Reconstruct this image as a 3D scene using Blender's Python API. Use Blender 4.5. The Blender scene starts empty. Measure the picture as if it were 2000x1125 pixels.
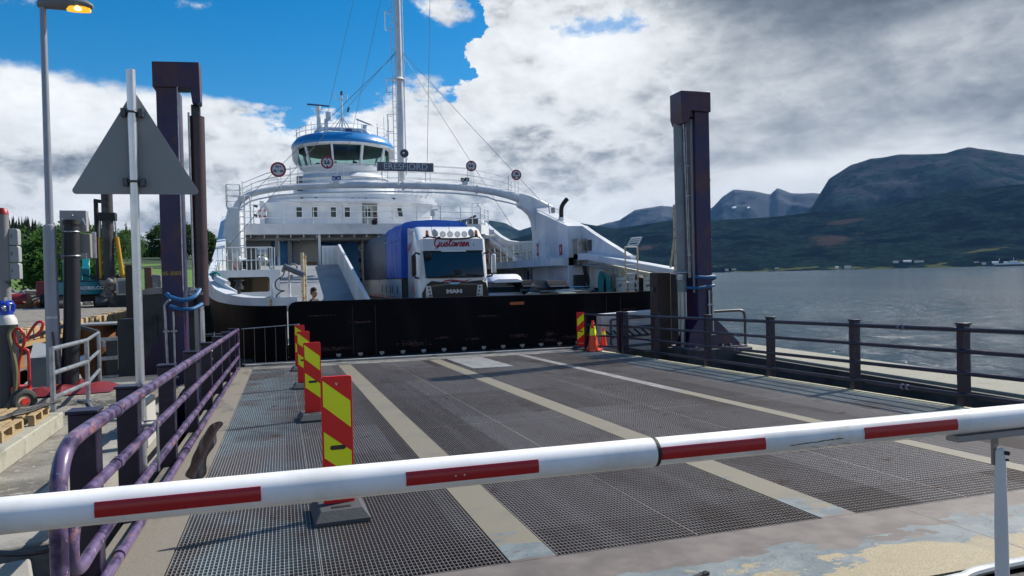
import bpy, math, random, bmesh
from mathutils import Vector, Matrix, Euler, noise
rnd = random.Random(7)
R = math.radians
sc = bpy.context.scene
col = sc.collection
# ------------------------------------------------------------------ camera
cd = bpy.data.cameras.new('camera'); cam = bpy.data.objects.new('camera', cd); col.objects.link(cam)
cd.sensor_width = 36; cd.lens = 26.1; cd.clip_start = .05; cd.clip_end = 40000
cam.matrix_world = Matrix.Translation((0, 0, 1.75)) @ Matrix.Rotation(R(-17.24), 4, 'Z') @ Matrix.Rotation(R(89.1), 4, 'X') @ Matrix.Rotation(R(-1.33), 4, 'Z')
sc.camera = cam
sc.view_settings.view_transform = 'Standard'; sc.view_settings.look = 'None'
sc.view_settings.exposure = EXPO = 0.55; sc.view_settings.gamma = 1
# ------------------------------------------------------------------ node helper
class V:
    def __init__(s, nt, sock): s.nt = nt; s.s = sock
    def _m(s, op, *a):
        n = s.nt.nodes.new('ShaderNodeMath'); n.operation = op
        for i, v in enumerate((s,) + a):
            if isinstance(v, V): s.nt.links.new(v.s, n.inputs[i])
            else: n.inputs[i].default_value = v
        return V(s.nt, n.outputs[0])
    def __add__(s, o): return s._m('ADD', o)
    __radd__ = __add__
    def __mul__(s, o): return s._m('MULTIPLY', o)
    __rmul__ = __mul__
    def __sub__(s, o): return s._m('SUBTRACT', o)
    def __rsub__(s, o): return (s * -1) + o
    def __truediv__(s, o): return s._m('DIVIDE', o)
    def mx(s, o): return s._m('MAXIMUM', o)
    def mn(s, o): return s._m('MINIMUM', o)
    def pw(s, o): return s._m('POWER', o)
    def f(s, op, *a): return s._m(op, *a)
    def ss(s, a, b):
        n = s.nt.nodes.new('ShaderNodeMapRange'); n.interpolation_type = 'SMOOTHSTEP'
        s.nt.links.new(s.s, n.inputs[0]); n.inputs[1].default_value = min(a, b); n.inputs[2].default_value = max(a, b)
        n.inputs[3].default_value = 0 if a < b else 1; n.inputs[4].default_value = 1 if a < b else 0
        return V(s.nt, n.outputs[0])
def mixc(nt, f, a, b):
    n = nt.nodes.new('ShaderNodeMix'); n.data_type = 'RGBA'
    for i, v in ((0, f), (6, a), (7, b)):
        if isinstance(v, V): nt.links.new(v.s, n.inputs[i])
        elif i == 0: n.inputs[0].default_value = v
        else: n.inputs[i].default_value = (*v[:3], 1)
    return V(nt, n.outputs[2])
def noisen(nt, vec, scale=5, detail=4, rough=.55, dim='3D', dist=0):
    n = nt.nodes.new('ShaderNodeTexNoise'); n.noise_dimensions = dim
    if vec is not None: nt.links.new(vec.s, n.inputs['Vector'])
    n.inputs['Scale'].default_value = scale; n.inputs['Detail'].default_value = detail
    n.inputs['Roughness'].default_value = rough; n.inputs['Distortion'].default_value = dist
    return V(nt, n.outputs[0])
def comb(nt, x, y, z):
    n = nt.nodes.new('ShaderNodeCombineXYZ')
    for i, v in enumerate((x, y, z)):
        if isinstance(v, V): nt.links.new(v.s, n.inputs[i])
        else: n.inputs[i].default_value = v
    return V(nt, n.outputs[0])
def sep(nt, v):
    n = nt.nodes.new('ShaderNodeSeparateXYZ'); nt.links.new(v.s, n.inputs[0])
    return [V(nt, n.outputs[i]) for i in range(3)]
def curve(nt, v, pts, lo, hi, vlo, vhi):
    """piecewise-linear function of v through pts"""
    n = nt.nodes.new('ShaderNodeFloatCurve'); c = n.mapping.curves[0]
    P = [((p - lo) / (hi - lo), (q - vlo) / (vhi - vlo)) for p, q in pts]
    while len(c.points) < len(P): c.points.new(.5, .5)
    for k, (p, q) in enumerate(P): c.points[k].location = (p, q); c.points[k].handle_type = 'VECTOR'
    n.mapping.update()
    nt.links.new(((v - lo) / (hi - lo)).f('MAXIMUM', 0.).f('MINIMUM', 1.).s, n.inputs['Value'])
    return V(nt, n.outputs[0]) * (vhi - vlo) + vlo
# ------------------------------------------------------------------ sky and sun
SUN_AZ, SUN_EL = 72, 42
w = bpy.data.worlds.new('World'); sc.world = w; w.use_nodes = True
nt = w.node_tree; nt.nodes.clear()
out = nt.nodes.new('ShaderNodeOutputWorld')
sky = nt.nodes.new('ShaderNodeTexSky'); sky.sky_type = 'NISHITA'; sky.sun_disc = False
sky.sun_elevation = R(SUN_EL); sky.sun_rotation = R(SUN_AZ); sky.altitude = 200; sky.air_density = 1; sky.dust_density = .3; sky.ozone_density = 2.5
tc = nt.nodes.new('ShaderNodeTexCoord'); D = V(nt, tc.outputs['Generated']); dx, dy, dz = sep(nt, D)
az = dx.f('ARCTAN2', dy) * (180 / math.pi)
el = dz.f('ARCSINE') * (180 / math.pi)
# cloud cover: everything below a wavy line of elevation, plus puffs, minus gaps
fl = comb(nt, az * .055, el * .085, 0)
azw = az + (noisen(nt, comb(nt, az * .11, el * .17, 9.4), 1.6, 7, .6) - .5) * 11
n1 = noisen(nt, fl, 2.6, 9, .6); n1b = noisen(nt, fl, 9, 6, .6)
top = curve(nt, azw, [(-60, 15), (-24, 13.8), (-17, 14.3), (-12.5, 13.3), (-8, 13.2), (-3, 12.9), (-1.2, 12.0), (.6, 10.6), (2.9, 11.6), (5.9, 12.8), (8.2, 13.2), (12.5, 13.2), (14.3, 15.5), (15.0, 19), (15.4, 25), (18, 42), (22, 70), (60, 80), (100, 60), (125, 15), (180, 13)], -60, 180, 0, 90)
lowleft = az.ss(-6, 4)
amp = lowleft * 2.6 + 1.2
d1 = top - el + (n1 - .5) * 2.2 * amp + (n1b - .5) * .7 * amp
cov = d1.ss(-.35, .55)
def blob(a, e, ra, re): return ((((az - a) / ra).pw(2) + ((el - e) / re).pw(2)) * -1).f('EXPONENT')
soft = noisen(nt, comb(nt, az * .09, el * .15, 3.1), 3, 8, .62)
puff = blob(12.2, 19.6, 2.4, 1.3) + blob(10.4, 14.6, 2.6, 1.1) + blob(-3, 12.6, 5, .5) * .8 + blob(-16, 18.8, 5, 1.6) * .85 + blob(-6, 19, 3, .8) * .5 + blob(9, 22, 12, 1.4) * .4
puffm = (puff * .9 + (soft - .5) * 2.0).ss(.42, .8) * puff.ss(.05, .35)
hole = (blob(24.6, 18.4, 4.2, 1.5) + blob(21, 21.2, 4, 1.2) * .8 + blob(-3.2, 12.0, 3.2, .45) * .9 + (soft - .5) * 2.6).ss(.60, 1.05) * az.ss(60, 40)
gap2 = (blob(1.2, 5.2, 3.5, .9) + (soft - .5) * 1.4).ss(.75, 1.1) * .35
band = (el.ss(1.2, 4.5) * .0 + 1)
covt = (cov.mx(puffm) * (hole * -.7 + 1) * (gap2 * -1 + 1))
# cloud brightness
bn = noisen(nt, comb(nt, az * .03 + el * .012, el * .085, 7.7), 2.4, 8, .6)
bn2 = noisen(nt, comb(nt, az * .05, el * .075, 1.3), 3.6, 9, .62, dist=.3)
bn3 = noisen(nt, comb(nt, az * .06, el * .10, 5.3), 9, 8, .66, dist=.6)
dens = (d1 / 9).ss(.0, 1.0)
L = .80 + (bn - .5) * (az.ss(34, 18) * .2 + .6) + (bn2 - .5) * (az.ss(34, 18) * .45 + .45) + (bn3 - .5) * (az.ss(34, 14) * .55 + .10)
bil = 1 - (noisen(nt, comb(nt, az * .06 + (bn2 - .5) * .25, el * .11 + (bn - .5) * .25, 2.2), 3.2, 5, .55) - .5).f('ABSOLUTE') * 5
L = L + (bil.mx(-.6) - .35) * (az.ss(38, 22) * .24 + .06)
L = L + blob(-14, 11.6, 12, 1.9) * .30 - blob(-13, 8.1, 10, 1.1) * .34 + blob(-10, 5.5, 9, 1.2) * .1 + blob(5, 11.0, 6, 1.8) * .32
L = L + blob(22, 15.5, 5, 3.5) * .28 + blob(27, 18, 5, 2.2) * .22 - blob(30, 10, 12, 2.6) * .05
L = L - blob(45, 19, 15, 4.4) * .40 - blob(48, 11.0, 13, 2.4) * .24 - blob(33, 21, 6, 2) * .15 + blob(40, 7.2, 8, .8) * .22 + blob(26, 5.6, 7, 1.0) * .12 - blob(33, 8.2, 7, .9) * .12 - blob(20, 8.5, 6, 1.3) * .12
L = L * (az.ss(60, 90) * .0 + 1)
L = (L - .06).mx(.2)
L = L - (L - .85).mx(0.) * .55
ccol = mixc(nt, L.ss(.3, .95), (.38, .46, .56), (.95, .98, 1.0))

vm = nt.nodes.new('ShaderNodeVectorMath'); vm.operation = 'SCALE'; nt.links.new(ccol.s, vm.inputs[0]); nt.links.new((L * .69).s, vm.inputs['Scale'])
bgc = nt.nodes.new('ShaderNodeBackground'); nt.links.new(vm.outputs[0], bgc.inputs[0]); bgc.inputs[1].default_value = 1.0
hs = nt.nodes.new('ShaderNodeHueSaturation'); hs.inputs['Saturation'].default_value = 1.42; hs.inputs['Hue'].default_value = .492
tn = nt.nodes.new('ShaderNodeVectorMath'); tn.operation = 'MULTIPLY'; tn.inputs[1].default_value = (.85, .90, .98); nt.links.new(sky.outputs[0], tn.inputs[0]); nt.links.new(tn.outputs[0], hs.inputs['Color'])
bgs = nt.nodes.new('ShaderNodeBackground'); nt.links.new(hs.outputs[0], bgs.inputs[0]); bgs.inputs[1].default_value = .088
mx = nt.nodes.new('ShaderNodeMixShader'); nt.links.new(covt.s, mx.inputs[0]); nt.links.new(bgs.outputs[0], mx.inputs[1]); nt.links.new(bgc.outputs[0], mx.inputs[2])
nt.links.new(mx.outputs[0], out.inputs[0])
ld = bpy.data.lights.new('sun', 'SUN'); ld.energy = 4.3; ld.angle = R(.6); ld.color = (1, .95, .88)
sun = bpy.data.objects.new('sun', ld); col.objects.link(sun)
sd = Vector((math.sin(R(SUN_AZ)) * math.cos(R(SUN_EL)), math.cos(R(SUN_AZ)) * math.cos(R(SUN_EL)), math.sin(R(SUN_EL))))
sun.rotation_euler = sd.to_track_quat('Z', 'Y').to_euler()
# ------------------------------------------------------------------ materials
def newmat(name):
    m = bpy.data.materials.new(name); m.use_nodes = True; nt = m.node_tree
    b = nt.nodes['Principled BSDF']; tc = nt.nodes.new('ShaderNodeTexCoord')
    return m, nt, b, V(nt, tc.outputs['Object'])
def scalev(nt, v, s):
    if s == (1, 1, 1): return v
    n = nt.nodes.new('ShaderNodeVectorMath'); n.operation = 'MULTIPLY'; nt.links.new(v.s, n.inputs[0]); n.inputs[1].default_value = s
    return V(nt, n.outputs[0])
def setbump(nt, b, h, strength, dist=.02):
    n = nt.nodes.new('ShaderNodeBump'); n.inputs['Strength'].default_value = strength; n.inputs['Distance'].default_value = dist
    nt.links.new(h.s, n.inputs['Height']); nt.links.new(n.outputs[0], b.inputs['Normal'])
MATS = {}
def mat(name, c, rough=.55, metal=0., var=(), bump=None, coat=0, rvar=.12):
    """var: (colour, scale, lo, hi, stretch) layers of patches over the base colour"""
    if name in MATS: return MATS[name]
    m, nt, b, P = newmat(name)
    cur = (*c, 1); first = noisen(nt, P, 2.3, 5)
    cv = mixc(nt, first, tuple(x * .86 for x in c), tuple(min(1, x * 1.12) for x in c))
    for v in var:
        c2, s, lo, hi = v[:4]; st = v[4] if len(v) > 4 else (1, 1, 1)
        cv = mixc(nt, noisen(nt, scalev(nt, P, st), s, 6, .62).ss(lo, hi), cv, c2)
    nt.links.new(cv.s, b.inputs['Base Color'])
    nt.links.new((noisen(nt, P, 6, 4) * (2 * rvar) + (rough - rvar)).s, b.inputs['Roughness'])
    b.inputs['Metallic'].default_value = metal
    if coat: b.inputs['Coat Weight'].default_value = coat; b.inputs['Coat Roughness'].default_value = .1
    if bump: setbump(nt, b, noisen(nt, P, bump[0], 6, .65), bump[1], bump[2] if len(bump) > 2 else .02)
    MATS[name] = m; return m
WHITE = mat('ferry white paint', (.72, .735, .745), .38, var=[((.40, .40, .36), 1.6, .60, .78, (1.6, 1.6, .22)), ((.56, .59, .63), .5, .45, .6), ((.38, .24, .13), 2.2, .73, .80, (2.5, 2.5, .3))], bump=(1.3, .3, .04))
WHITE2 = mat('clean white paint', (.78, .79, .80), .3)
RAILW = mat('white rail paint', (.70, .72, .72), .45, var=[((.45, .33, .20), 4, .66, .74)])
BLACKH = mat('black hull paint', (.0025, .0026, .005), .42, var=[((.008, .009, .013), .8, .5, .7, (1, 1, .3)), ((.022, .013, .012), 5, .74, .80, (.5, 1, 2))])
BLK = mat('black rubber', (.012, .012, .013), .6)
DKGREY = mat('dark grey steel', (.05, .055, .06), .5)
PURPLE = mat('worn purple paint', (.030, .016, .055), .34, var=[((.12, .085, .17), 5, .40, .56), ((.26, .12, .12), 9, .56, .68, (1, .35, 1)), ((.34, .30, .40), 26, .62, .70)], bump=(30, .15, .004))
PURP_SHADE = mat('purple paint in shade', (.012, .008, .026), .36, var=[((.03, .018, .05), 5, .5, .7), ((.07, .03, .035), 8, .68, .76)])  # same purple paint, darkened for posts and rails facing away from the sun
GANTRY = mat('rusted violet steel', (.020, .014, .072), .4, var=[((.075, .022, .036), 1.1, .46, .62, (1, 1, .7)), ((.075, .03, .022), 2.4, .58, .70), ((.014, .012, .060), .8, .5, .66, (1, 1, .5))])
GALV = mat('galvanised steel', (.42, .45, .48), .38, .75, var=[((.30, .33, .36), 8, .45, .6)])
ALU = mat('brushed aluminium', (.62, .65, .68), .3, .85)
INOX = mat('stainless steel sheet', (.42, .40, .36), .3, .9, var=[((.25, .22, .18), 3, .5, .7, (1, 1, .4))])
CONC = mat('weathered concrete', (.30, .285, .25), .85, var=[((.19, .18, .16), 1.3, .48, .66), ((.38, .35, .28), 3, .58, .7)], bump=(25, .35, .02))
CONCD = mat('dark wet concrete', (.06, .062, .062), .8, var=[((.032, .034, .035), 1.2, .45, .62), ((.12, .12, .11), 3, .62, .74, (1, 1, .25))], bump=(14, .4, .02))
RUST = mat('rusted steel', (.24, .10, .03), .75, var=[((.13, .05, .02), 2, .45, .62, (1, 1, .5)), ((.33, .17, .05), 3.4, .58, .7)])
TIMB = mat('sawn timber', (.38, .27, .14), .8, var=[((.24, .17, .09), 6, .5, .66, (.3, 3, 1)), ((.46, .37, .24), 3, .6, .7)])
TIMBG = mat('weathered timber', (.20, .18, .15), .85, var=[((.12, .11, .10), 2, .5, .65), ((.30, .27, .22), 4, .55, .66, (4, .4, 1))], bump=(8, .5, .03))
REDP = mat('red reflective', (.78, .012, .010), .38)
REDF = mat('faded red', (.30, .015, .02), .42)
YELF = mat('fluorescent yellow', (.96, .99, .01), .4)
ORNG = mat('orange cone plastic', (.82, .07, .015), .4)
GLASS = mat('dark window glass', (.015, .03, .035), .06, 0, rvar=.02)
BLUEP = mat('blue roof paint', (.012, .20, .52), .35)
TARP = mat('blue tarpaulin', (.006, .085, .45), .55, var=[((.015, .13, .55), 1.4, .5, .7, (2, 2, .4))], bump=(2.4, .6, .1))
TARPG = mat('grey blue tarpaulin', (.050, .072, .115), .6, var=[((.085, .105, .14), 2.2, .5, .66, (2, 3, .3))], bump=(3, .6, .1))
REDS = mat('signal red', (.42, .02, .035), .5)
LAMPG = mat('lamp glass', (.7, .72, .74), .12, .6)
YRUST = mat('rusty cream paint', (.62, .54, .36), .6, var=[((.36, .17, .05), 9, .52, .62)])
TEAL = mat('turquoise rope', (.02, .24, .22), .7, bump=(60, .6, .02))
BLACKH.node_tree.nodes['Principled BSDF'].inputs['Specular IOR Level'].default_value = .07
# ------------------------------------------------------------------ mesh builder
class MB:
    def __init__(s): s.v = []; s.f = []; s.m = []; s.cm = 0
    def add(s, vs, fs):
        o = len(s.v); s.v += [tuple(p) for p in vs]; s.f += [tuple(i + o for i in f) for f in fs]; s.m += [s.cm] * len(fs); return s
    def box(s, x0, x1, y0, y1, z0, z1):
        return s.add([(x0, y0, z0), (x1, y0, z0), (x1, y1, z0), (x0, y1, z0), (x0, y0, z1), (x1, y0, z1), (x1, y1, z1), (x0, y1, z1)],
                     [(0, 3, 2, 1), (4, 5, 6, 7), (0, 1, 5, 4), (1, 2, 6, 5), (2, 3, 7, 6), (3, 0, 4, 7)])
    def obox(s, c, size, rot=(0, 0, 0)):
        M = Euler([R(a) for a in rot]).to_matrix(); c = Vector(c); h = [k / 2 for k in size]
        vs = [c + M @ Vector((a * h[0], b * h[1], d * h[2])) for d in (-1, 1) for a, b in ((-1, -1), (1, -1), (1, 1), (-1, 1))]
        return s.add(vs, [(0, 3, 2, 1), (4, 5, 6, 7), (0, 1, 5, 4), (1, 2, 6, 5), (2, 3, 7, 6), (3, 0, 4, 7)])
    def beam(s, p, q, w, h, up=(0, 0, 1)):
        p = Vector(p); q = Vector(q); d = (q - p).normalized(); a = d.cross(Vector(up)).normalized(); b = a.cross(d)
        vs = [o + a * x * w / 2 + b * y * h / 2 for o in (p, q) for x, y in ((-1, -1), (1, -1), (1, 1), (-1, 1))]
        return s.add(vs, [(0, 3, 2, 1), (4, 5, 6, 7), (0, 1, 5, 4), (1, 2, 6, 5), (2, 3, 7, 6), (3, 0, 4, 7)])
    def tube(s, pts, r, seg=8, rad=None, caps=True, closed=False):
        P = [Vector(p) for p in pts]; n = len(P); rings = []; prev = None
        for i in range(n):
            if closed: d = (P[(i + 1) % n] - P[i - 1])
            else: d = P[min(i + 1, n - 1)] - P[max(i - 1, 0)]
            d.normalize()
            if prev is None:
                u = Vector((0, 0, 1)) if abs(d.z) < .9 else Vector((1, 0, 0)); a = d.cross(u).normalized()
            else: a = (prev - d * prev.dot(d)).normalized()
            prev = a; b = d.cross(a); rr = rad[i] if rad else r
            rings.append([P[i] + (a * math.cos(2 * math.pi * k / seg) + b * math.sin(2 * math.pi * k / seg)) * rr for k in range(seg)])
        vs = [p for rg in rings for p in rg]; fs = []
        for i in range(n if closed else n - 1):
            j = (i + 1) % n
            for k in range(seg): fs.append((i * seg + k, i * seg + (k + 1) % seg, j * seg + (k + 1) % seg, j * seg + k))
        if caps and not closed: fs += [tuple(range(seg))[::-1], tuple((n - 1) * seg + k for k in range(seg))]
        return s.add(vs, fs)
    def cyl(s, p, q, r, r2=None, seg=16): return s.tube([p, q], r, seg, [r, r if r2 is None else r2])
    def prism(s, poly, axis, a0, a1):
        """poly of 2-D points; axis 'x' -> (y,z), 'y' -> (x,z), 'z' -> (x,y)"""
        def mk(p, a): return {'x': (a, p[0], p[1]), 'y': (p[0], a, p[1]), 'z': (p[0], p[1], a)}[axis]
        n = len(poly); vs = [mk(p, a0) for p in poly] + [mk(p, a1) for p in poly]
        return s.add(vs, [tuple(range(n))[::-1], tuple(range(n, 2 * n))] + [(i, (i + 1) % n, (i + 1) % n + n, i + n) for i in range(n)])
    def loft(s, rings, cap=True, closed=True):
        n = len(rings[0]); vs = [p for r in rings for p in r]; fs = []
        for i in range(len(rings) - 1):
            for k in range(n if closed else n - 1): fs.append((i * n + k, i * n + (k + 1) % n, (i + 1) * n + (k + 1) % n, (i + 1) * n + k))
        if cap and closed: fs += [tuple(range(n))[::-1], tuple((len(rings) - 1) * n + k for k in range(n))]
        return s.add(vs, fs)
    def ball(s, c, r, seg=12, rings=8, sc3=(1, 1, 1)):
        R_ = []
        for i in range(rings + 1):
            t = math.pi * i / rings; R_.append([(c[0] + r * sc3[0] * max(math.sin(t), .001) * math.cos(2 * math.pi * k / seg), c[1] + r * sc3[1] * max(math.sin(t), .001) * math.sin(2 * math.pi * k / seg), c[2] - r * sc3[2] * math.cos(t)) for k in range(seg)])
        return s.loft(R_)
    def quad(s, *p): return s.add(p, [tuple(range(len(p)))])
    def obj(s, name, m, parent=None, bev=0, smooth=35, mats=None):
        me = bpy.data.meshes.new(name); o = bpy.data.objects.new(name, me)
        org = ORG.get(parent.name, Vector()) if parent else Vector()
        me.from_pydata([(p[0] - org.x, p[1] - org.y, p[2] - org.z) for p in s.v], [], s.f)
        for mm in (mats or [m]): me.materials.append(mm)
        if mats: me.polygons.foreach_set('material_index', s.m)
        bm = bmesh.new(); bm.from_mesh(me); bmesh.ops.recalc_face_normals(bm, faces=bm.faces); bm.to_mesh(me); bm.free()
        if smooth:
            me.shade_smooth(); me.set_sharp_from_angle(angle=R(smooth))
        if bev:
            md = o.modifiers.new('bevel', 'BEVEL'); md.width = bev; md.segments = 2; md.limit_method = 'ANGLE'; md.angle_limit = R(50)
        col.objects.link(o)
        if parent: o.parent = parent; ORG[o.name] = org
        return o
ORG = {}
def T(name, label, cat, loc=(0, 0, 0), rz=0, group=None, local=False):
    o = bpy.data.objects.new(name, None); col.objects.link(o); o.location = loc; o.rotation_euler = (0, 0, R(rz)); o.empty_display_size = .1
    o['label'] = label; o['category'] = cat
    if group: o['group'] = group
    ORG[o.name] = Vector() if local else Vector(loc)
    return o
def tag(o, label, cat, group=None):
    o['label'] = label; o['category'] = cat
    if group: o['group'] = group
    return o
def kind(o, k='structure'): o['kind'] = k; return o
def dup(o, loc=None, rz=None, label=None, parent=None, scale=None):
    c = o.copy(); col.objects.link(c)
    if parent: c.parent = parent
    if loc is not None: c.location = loc
    if rz is not None: c.rotation_euler = (0, 0, R(rz))
    if scale: c.scale = scale
    if label: c['label'] = label
    for ch in list(o.children): dup(ch, parent=c)
    return c
def text(body, size, origin, m, parent=None, name='lettering', ax=(1, 0, 0), up=(0, 0, 1), depth=.004, shear=0, bold=0, center=True, sx=1):
    cu = bpy.data.curves.new('t', 'FONT'); cu.body = body; cu.size = size; cu.extrude = depth; cu.shear = shear; cu.offset = bold
    if center: cu.align_x = 'CENTER'; cu.align_y = 'CENTER'
    t = bpy.data.objects.new('t', cu); col.objects.link(t)
    bpy.context.view_layer.update()
    me = bpy.data.meshes.new_from_object(t.evaluated_get(bpy.context.evaluated_depsgraph_get()))
    bpy.data.objects.remove(t)
    ax = Vector(ax).normalized(); up = Vector(up).normalized(); nz = ax.cross(up); o0 = Vector(origin)
    org = ORG.get(parent.name, Vector()) if parent else Vector()
    for v in me.vertices: v.co = o0 + ax * v.co.x * sx + up * v.co.y + nz * v.co.z - org
    me.materials.clear(); me.materials.append(m)
    o = bpy.data.objects.new(name, me); col.objects.link(o)
    if parent: o.parent = parent; ORG[o.name] = org
    return o
def crom(pts, n=6):
    P = [Vector(p) for p in pts]; o = []
    for i in range(len(P) - 1):
        a, b, c, d = P[max(i - 1, 0)], P[i], P[i + 1], P[min(i + 2, len(P) - 1)]
        for k in range(n):
            t = k / n; o.append(.5 * ((2 * b) + (c - a) * t + (2 * a - 5 * b + 4 * c - d) * t * t + (3 * b - a - 3 * c + d) * t ** 3))
    return o + [P[-1]]
def interp(x, pts):
    if x <= pts[0][0]: return pts[0][1]
    for (a, b), (c, d) in zip(pts, pts[1:]):
        if x <= c:
            t = (x - a) / (c - a); return b + (d - b) * t
    return pts[-1][1]
WZ = -2.6
def dz(y): return -.0247 * y        # surface of the sloping linkspan deck
# ================================================================== water, land, mountains
m, nt, b, P = newmat('fjord water')
px_, py_, pz_ = sep(nt, P)
cv = mixc(nt, noisen(nt, scalev(nt, P, (.02, .008, 1)), 1, 4).ss(.35, .65), (.040, .075, .105), (.052, .095, .125))
nt.links.new(cv.s, b.inputs['Base Color']); b.inputs['Roughness'].default_value = .14; b.inputs['Specular IOR Level'].default_value = .22; b.inputs['IOR'].default_value = 1.33
h = noisen(nt, scalev(nt, P, (1, .8, 1)), 1.1, 6, .62) * .8 + noisen(nt, scalev(nt, P, (.30, .20, 1)), 1, 4, .6) * 3.0 + noisen(nt, scalev(nt, P, (.03, .018, 1)), 1, 3, .5) * 5
setbump(nt, b, h, 1., .6); WATER = m
mb = MB(); n = 64
ring = [(16000 * math.cos(2 * math.pi * k / n), 16000 * math.sin(2 * math.pi * k / n), WZ) for k in range(n)]
mb.add([(0, 0, WZ)] + ring, [(0, k + 1, (k + 1) % n + 1) for k in range(n)])
kind(mb.obj('water', WATER, smooth=0))
def hillmat(name, c1, c2, c3, sc_, rock=None, field=None, patches=()):
    m, nt, b, P = newmat(name); x, y, z = sep(nt, P)
    a = noisen(nt, P, sc_, 8, .65).ss(.38, .62); cv = mixc(nt, a, c1, c2)
    cv = mixc(nt, noisen(nt, P, sc_ * .22, 6, .6).ss(.45, .62), cv, c3)
    if rock: cv = mixc(nt, (noisen(nt, P, sc_ * .35, 7, .68) + z / rock[1] * .25).ss(.68, .80), cv, rock[0])
    if field: cv = mixc(nt, (noisen(nt, P, sc_ * .35, 4, .55) - z * .006).ss(.50, .53), cv, field)
    aa = x.f('ARCTAN2', y) * 57.2958; ln = (noisen(nt, P, sc_ * .6, 5, .65) - .5)
    for (ca, ce, ra, re, cc) in patches:                 # clear-felled areas and snow fields lie on the slope itself
        ee = z / ((x * x + y * y).pw(.5)) * 57.2958
        md_ = (((aa - ca) / ra).pw(2) + ((ee - ce - (aa - ca) * .12) / re).pw(2)).pw(.5) + ln * 3.0
        cv = mixc(nt, md_.ss(1.1, .6), cv, cc)
    nt.links.new(cv.s, b.inputs['Base Color']); b.inputs['Roughness'].default_value = 1; b.inputs['Specular IOR Level'].default_value = 0
    setbump(nt, b, noisen(nt, P, sc_ * 1.5, 8, .7), 1., 14)
    return m
def ridge(name, m, prof, D0, D1, D2, a0, a1, foot=0, na=240, nr=44, amp=.10, seed=0, sh=1.15, gully=.0):
    mb = MB(); vs = []; fs = []
    for i in range(na + 1):
        a = a0 + (a1 - a0) * i / na; H = D1 * math.tan(R(interp(a, prof))) - WZ + 1.75
        for j in range(nr + 1):
            t = j / nr * 1.25; D = D0 + (D1 - D0) * t if t < 1 else D1 + (D2 - D1) * (t - 1) * 4
            x, y = D * math.sin(R(a)), D * math.cos(R(a))
            nz_ = noise.fractal(Vector((x / 900 + seed, y / 900, seed)), 1., 2.1, 6); nf = noise.fractal(Vector((x / 160 + seed, y / 160, seed)), 1., 2.1, 4)
            if t <= 1:
                s = t ** sh; env = 4 * t * (1 - t)
                h = H * (s + amp * nz_ * env + gully * abs(noise.noise(Vector((x / 420, y / 900, seed)))) * -env) + nf * H * .025 * env
            else: h = H * (1 - (t - 1) * 3.2) + nz_ * H * .05 * (t - 1) * 4
            h += nf * H * .008 * min(t * 4, 1)
            vs.append((x, y, WZ + foot * min(1, t * 8) + max(h, -4 if t == 0 else .3)))
    for i in range(na):
        for j in range(nr):
            k = i * (nr + 1) + j; fs.append((k, k + 1, k + nr + 2, k + nr + 1))
    mb.add(vs, fs); return kind(mb.obj(name, m, smooth=180))
FRONT = [(-12, 1.6), (0, 2.1), (9.5, 2.52), (16.8, 2.72), (18.6, 3.15), (19.75, 3.48), (21.3, 3.83), (22.7, 3.94), (25.2, 3.44), (29.4, 3.95), (32.75, 3.81), (36.35, 3.84), (39.5, 4.05), (43.1, 4.09), (47.7, 4.92), (51.9, 5.06), (55.7, 5.02), (70, 4), (85, 2.5)]
DOME = [(30, .5), (34, 1.8), (36.3, 2.91), (37.75, 3.77), (39.3, 4.42), (39.82, 5.3), (40.5, 6.45), (41.84, 7.25), (43.1, 7.57), (45, 7.69), (47.7, 7.53), (48.9, 7.78), (50.57, 7.35), (51.9, 6.9), (57, 5.6), (70, 3)]
FAR = [(18, 1.5), (22, 3), (24, 3.75), (25.6, 4.09), (26.8, 4.82), (28.7, 5.05), (29.8, 4.93), (32.4, 4.7), (33.15, 5.49), (33.96, 5.98), (35, 5.88), (36.56, 5.52), (37.02, 5.95), (37.95, 5.5), (39.5, 5.39), (41.5, 5.26), (50, 4)]
MID = [(0, 2.4), (6, 3.3), (10.7, 3.9), (12.2, 4.2), (13.8, 4.5), (15.8, 4.32), (16.84, 4.1), (17.9, 3.5), (18.93, 3.8), (19.76, 3.95), (21.3, 3.5), (25, 2.5), (30, 1.5)]
HM1 = hillmat('forested slope', (.004, .012, .013), (.014, .030, .030), (.002, .006, .011), .022, ((.030, .028, .026), 1e5), (.075, .085, .035), [(40.7, 2.05, 1.5, .45, (.045, .036, .032)), (41.5, 3.35, 1.2, .16, (.042, .034, .031)), (27.6, 2.0, .9, .2, (.055, .045, .04)), (49.6, 1.0, 1.6, .10, (.075, .075, .035))])  # forest colours darkened to stand in for cloud shadow on this ridge
HM2 = hillmat('mountain heath', (.014, .032, .034), (.036, .058, .056), (.008, .020, .026), .012, ((.055, .06, .07), 900))
HM3 = hillmat('bare far mountain', (.025, .042, .058), (.055, .072, .085), (.016, .028, .038), .008, ((.09, .10, .115), 900), None, [(34.0, 4.72, .16, .07, (.75, .78, .82)), (35.0, 4.66, .12, .05, (.75, .78, .82))])
ridge('mountain_far', HM3, FAR, 9000, 11500, 13500, 16, 52, nr=40, seed=3, amp=.16, gully=.25)
ridge('mountain_dome', HM2, DOME, 5400, 7200, 9500, 29, 72, nr=48, seed=9, amp=.10, sh=.95, gully=.12)
ridge('mountain_middle', HM2, MID, 6200, 7800, 9500, -2, 31, na=180, nr=30, seed=5)
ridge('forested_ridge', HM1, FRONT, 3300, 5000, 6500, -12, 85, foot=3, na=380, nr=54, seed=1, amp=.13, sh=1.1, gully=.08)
# bare patches of rock and a snow field, draped as thin sheets over the slopes
def patch(name, m, pts_ae, D, thick=.5):
    pass
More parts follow.
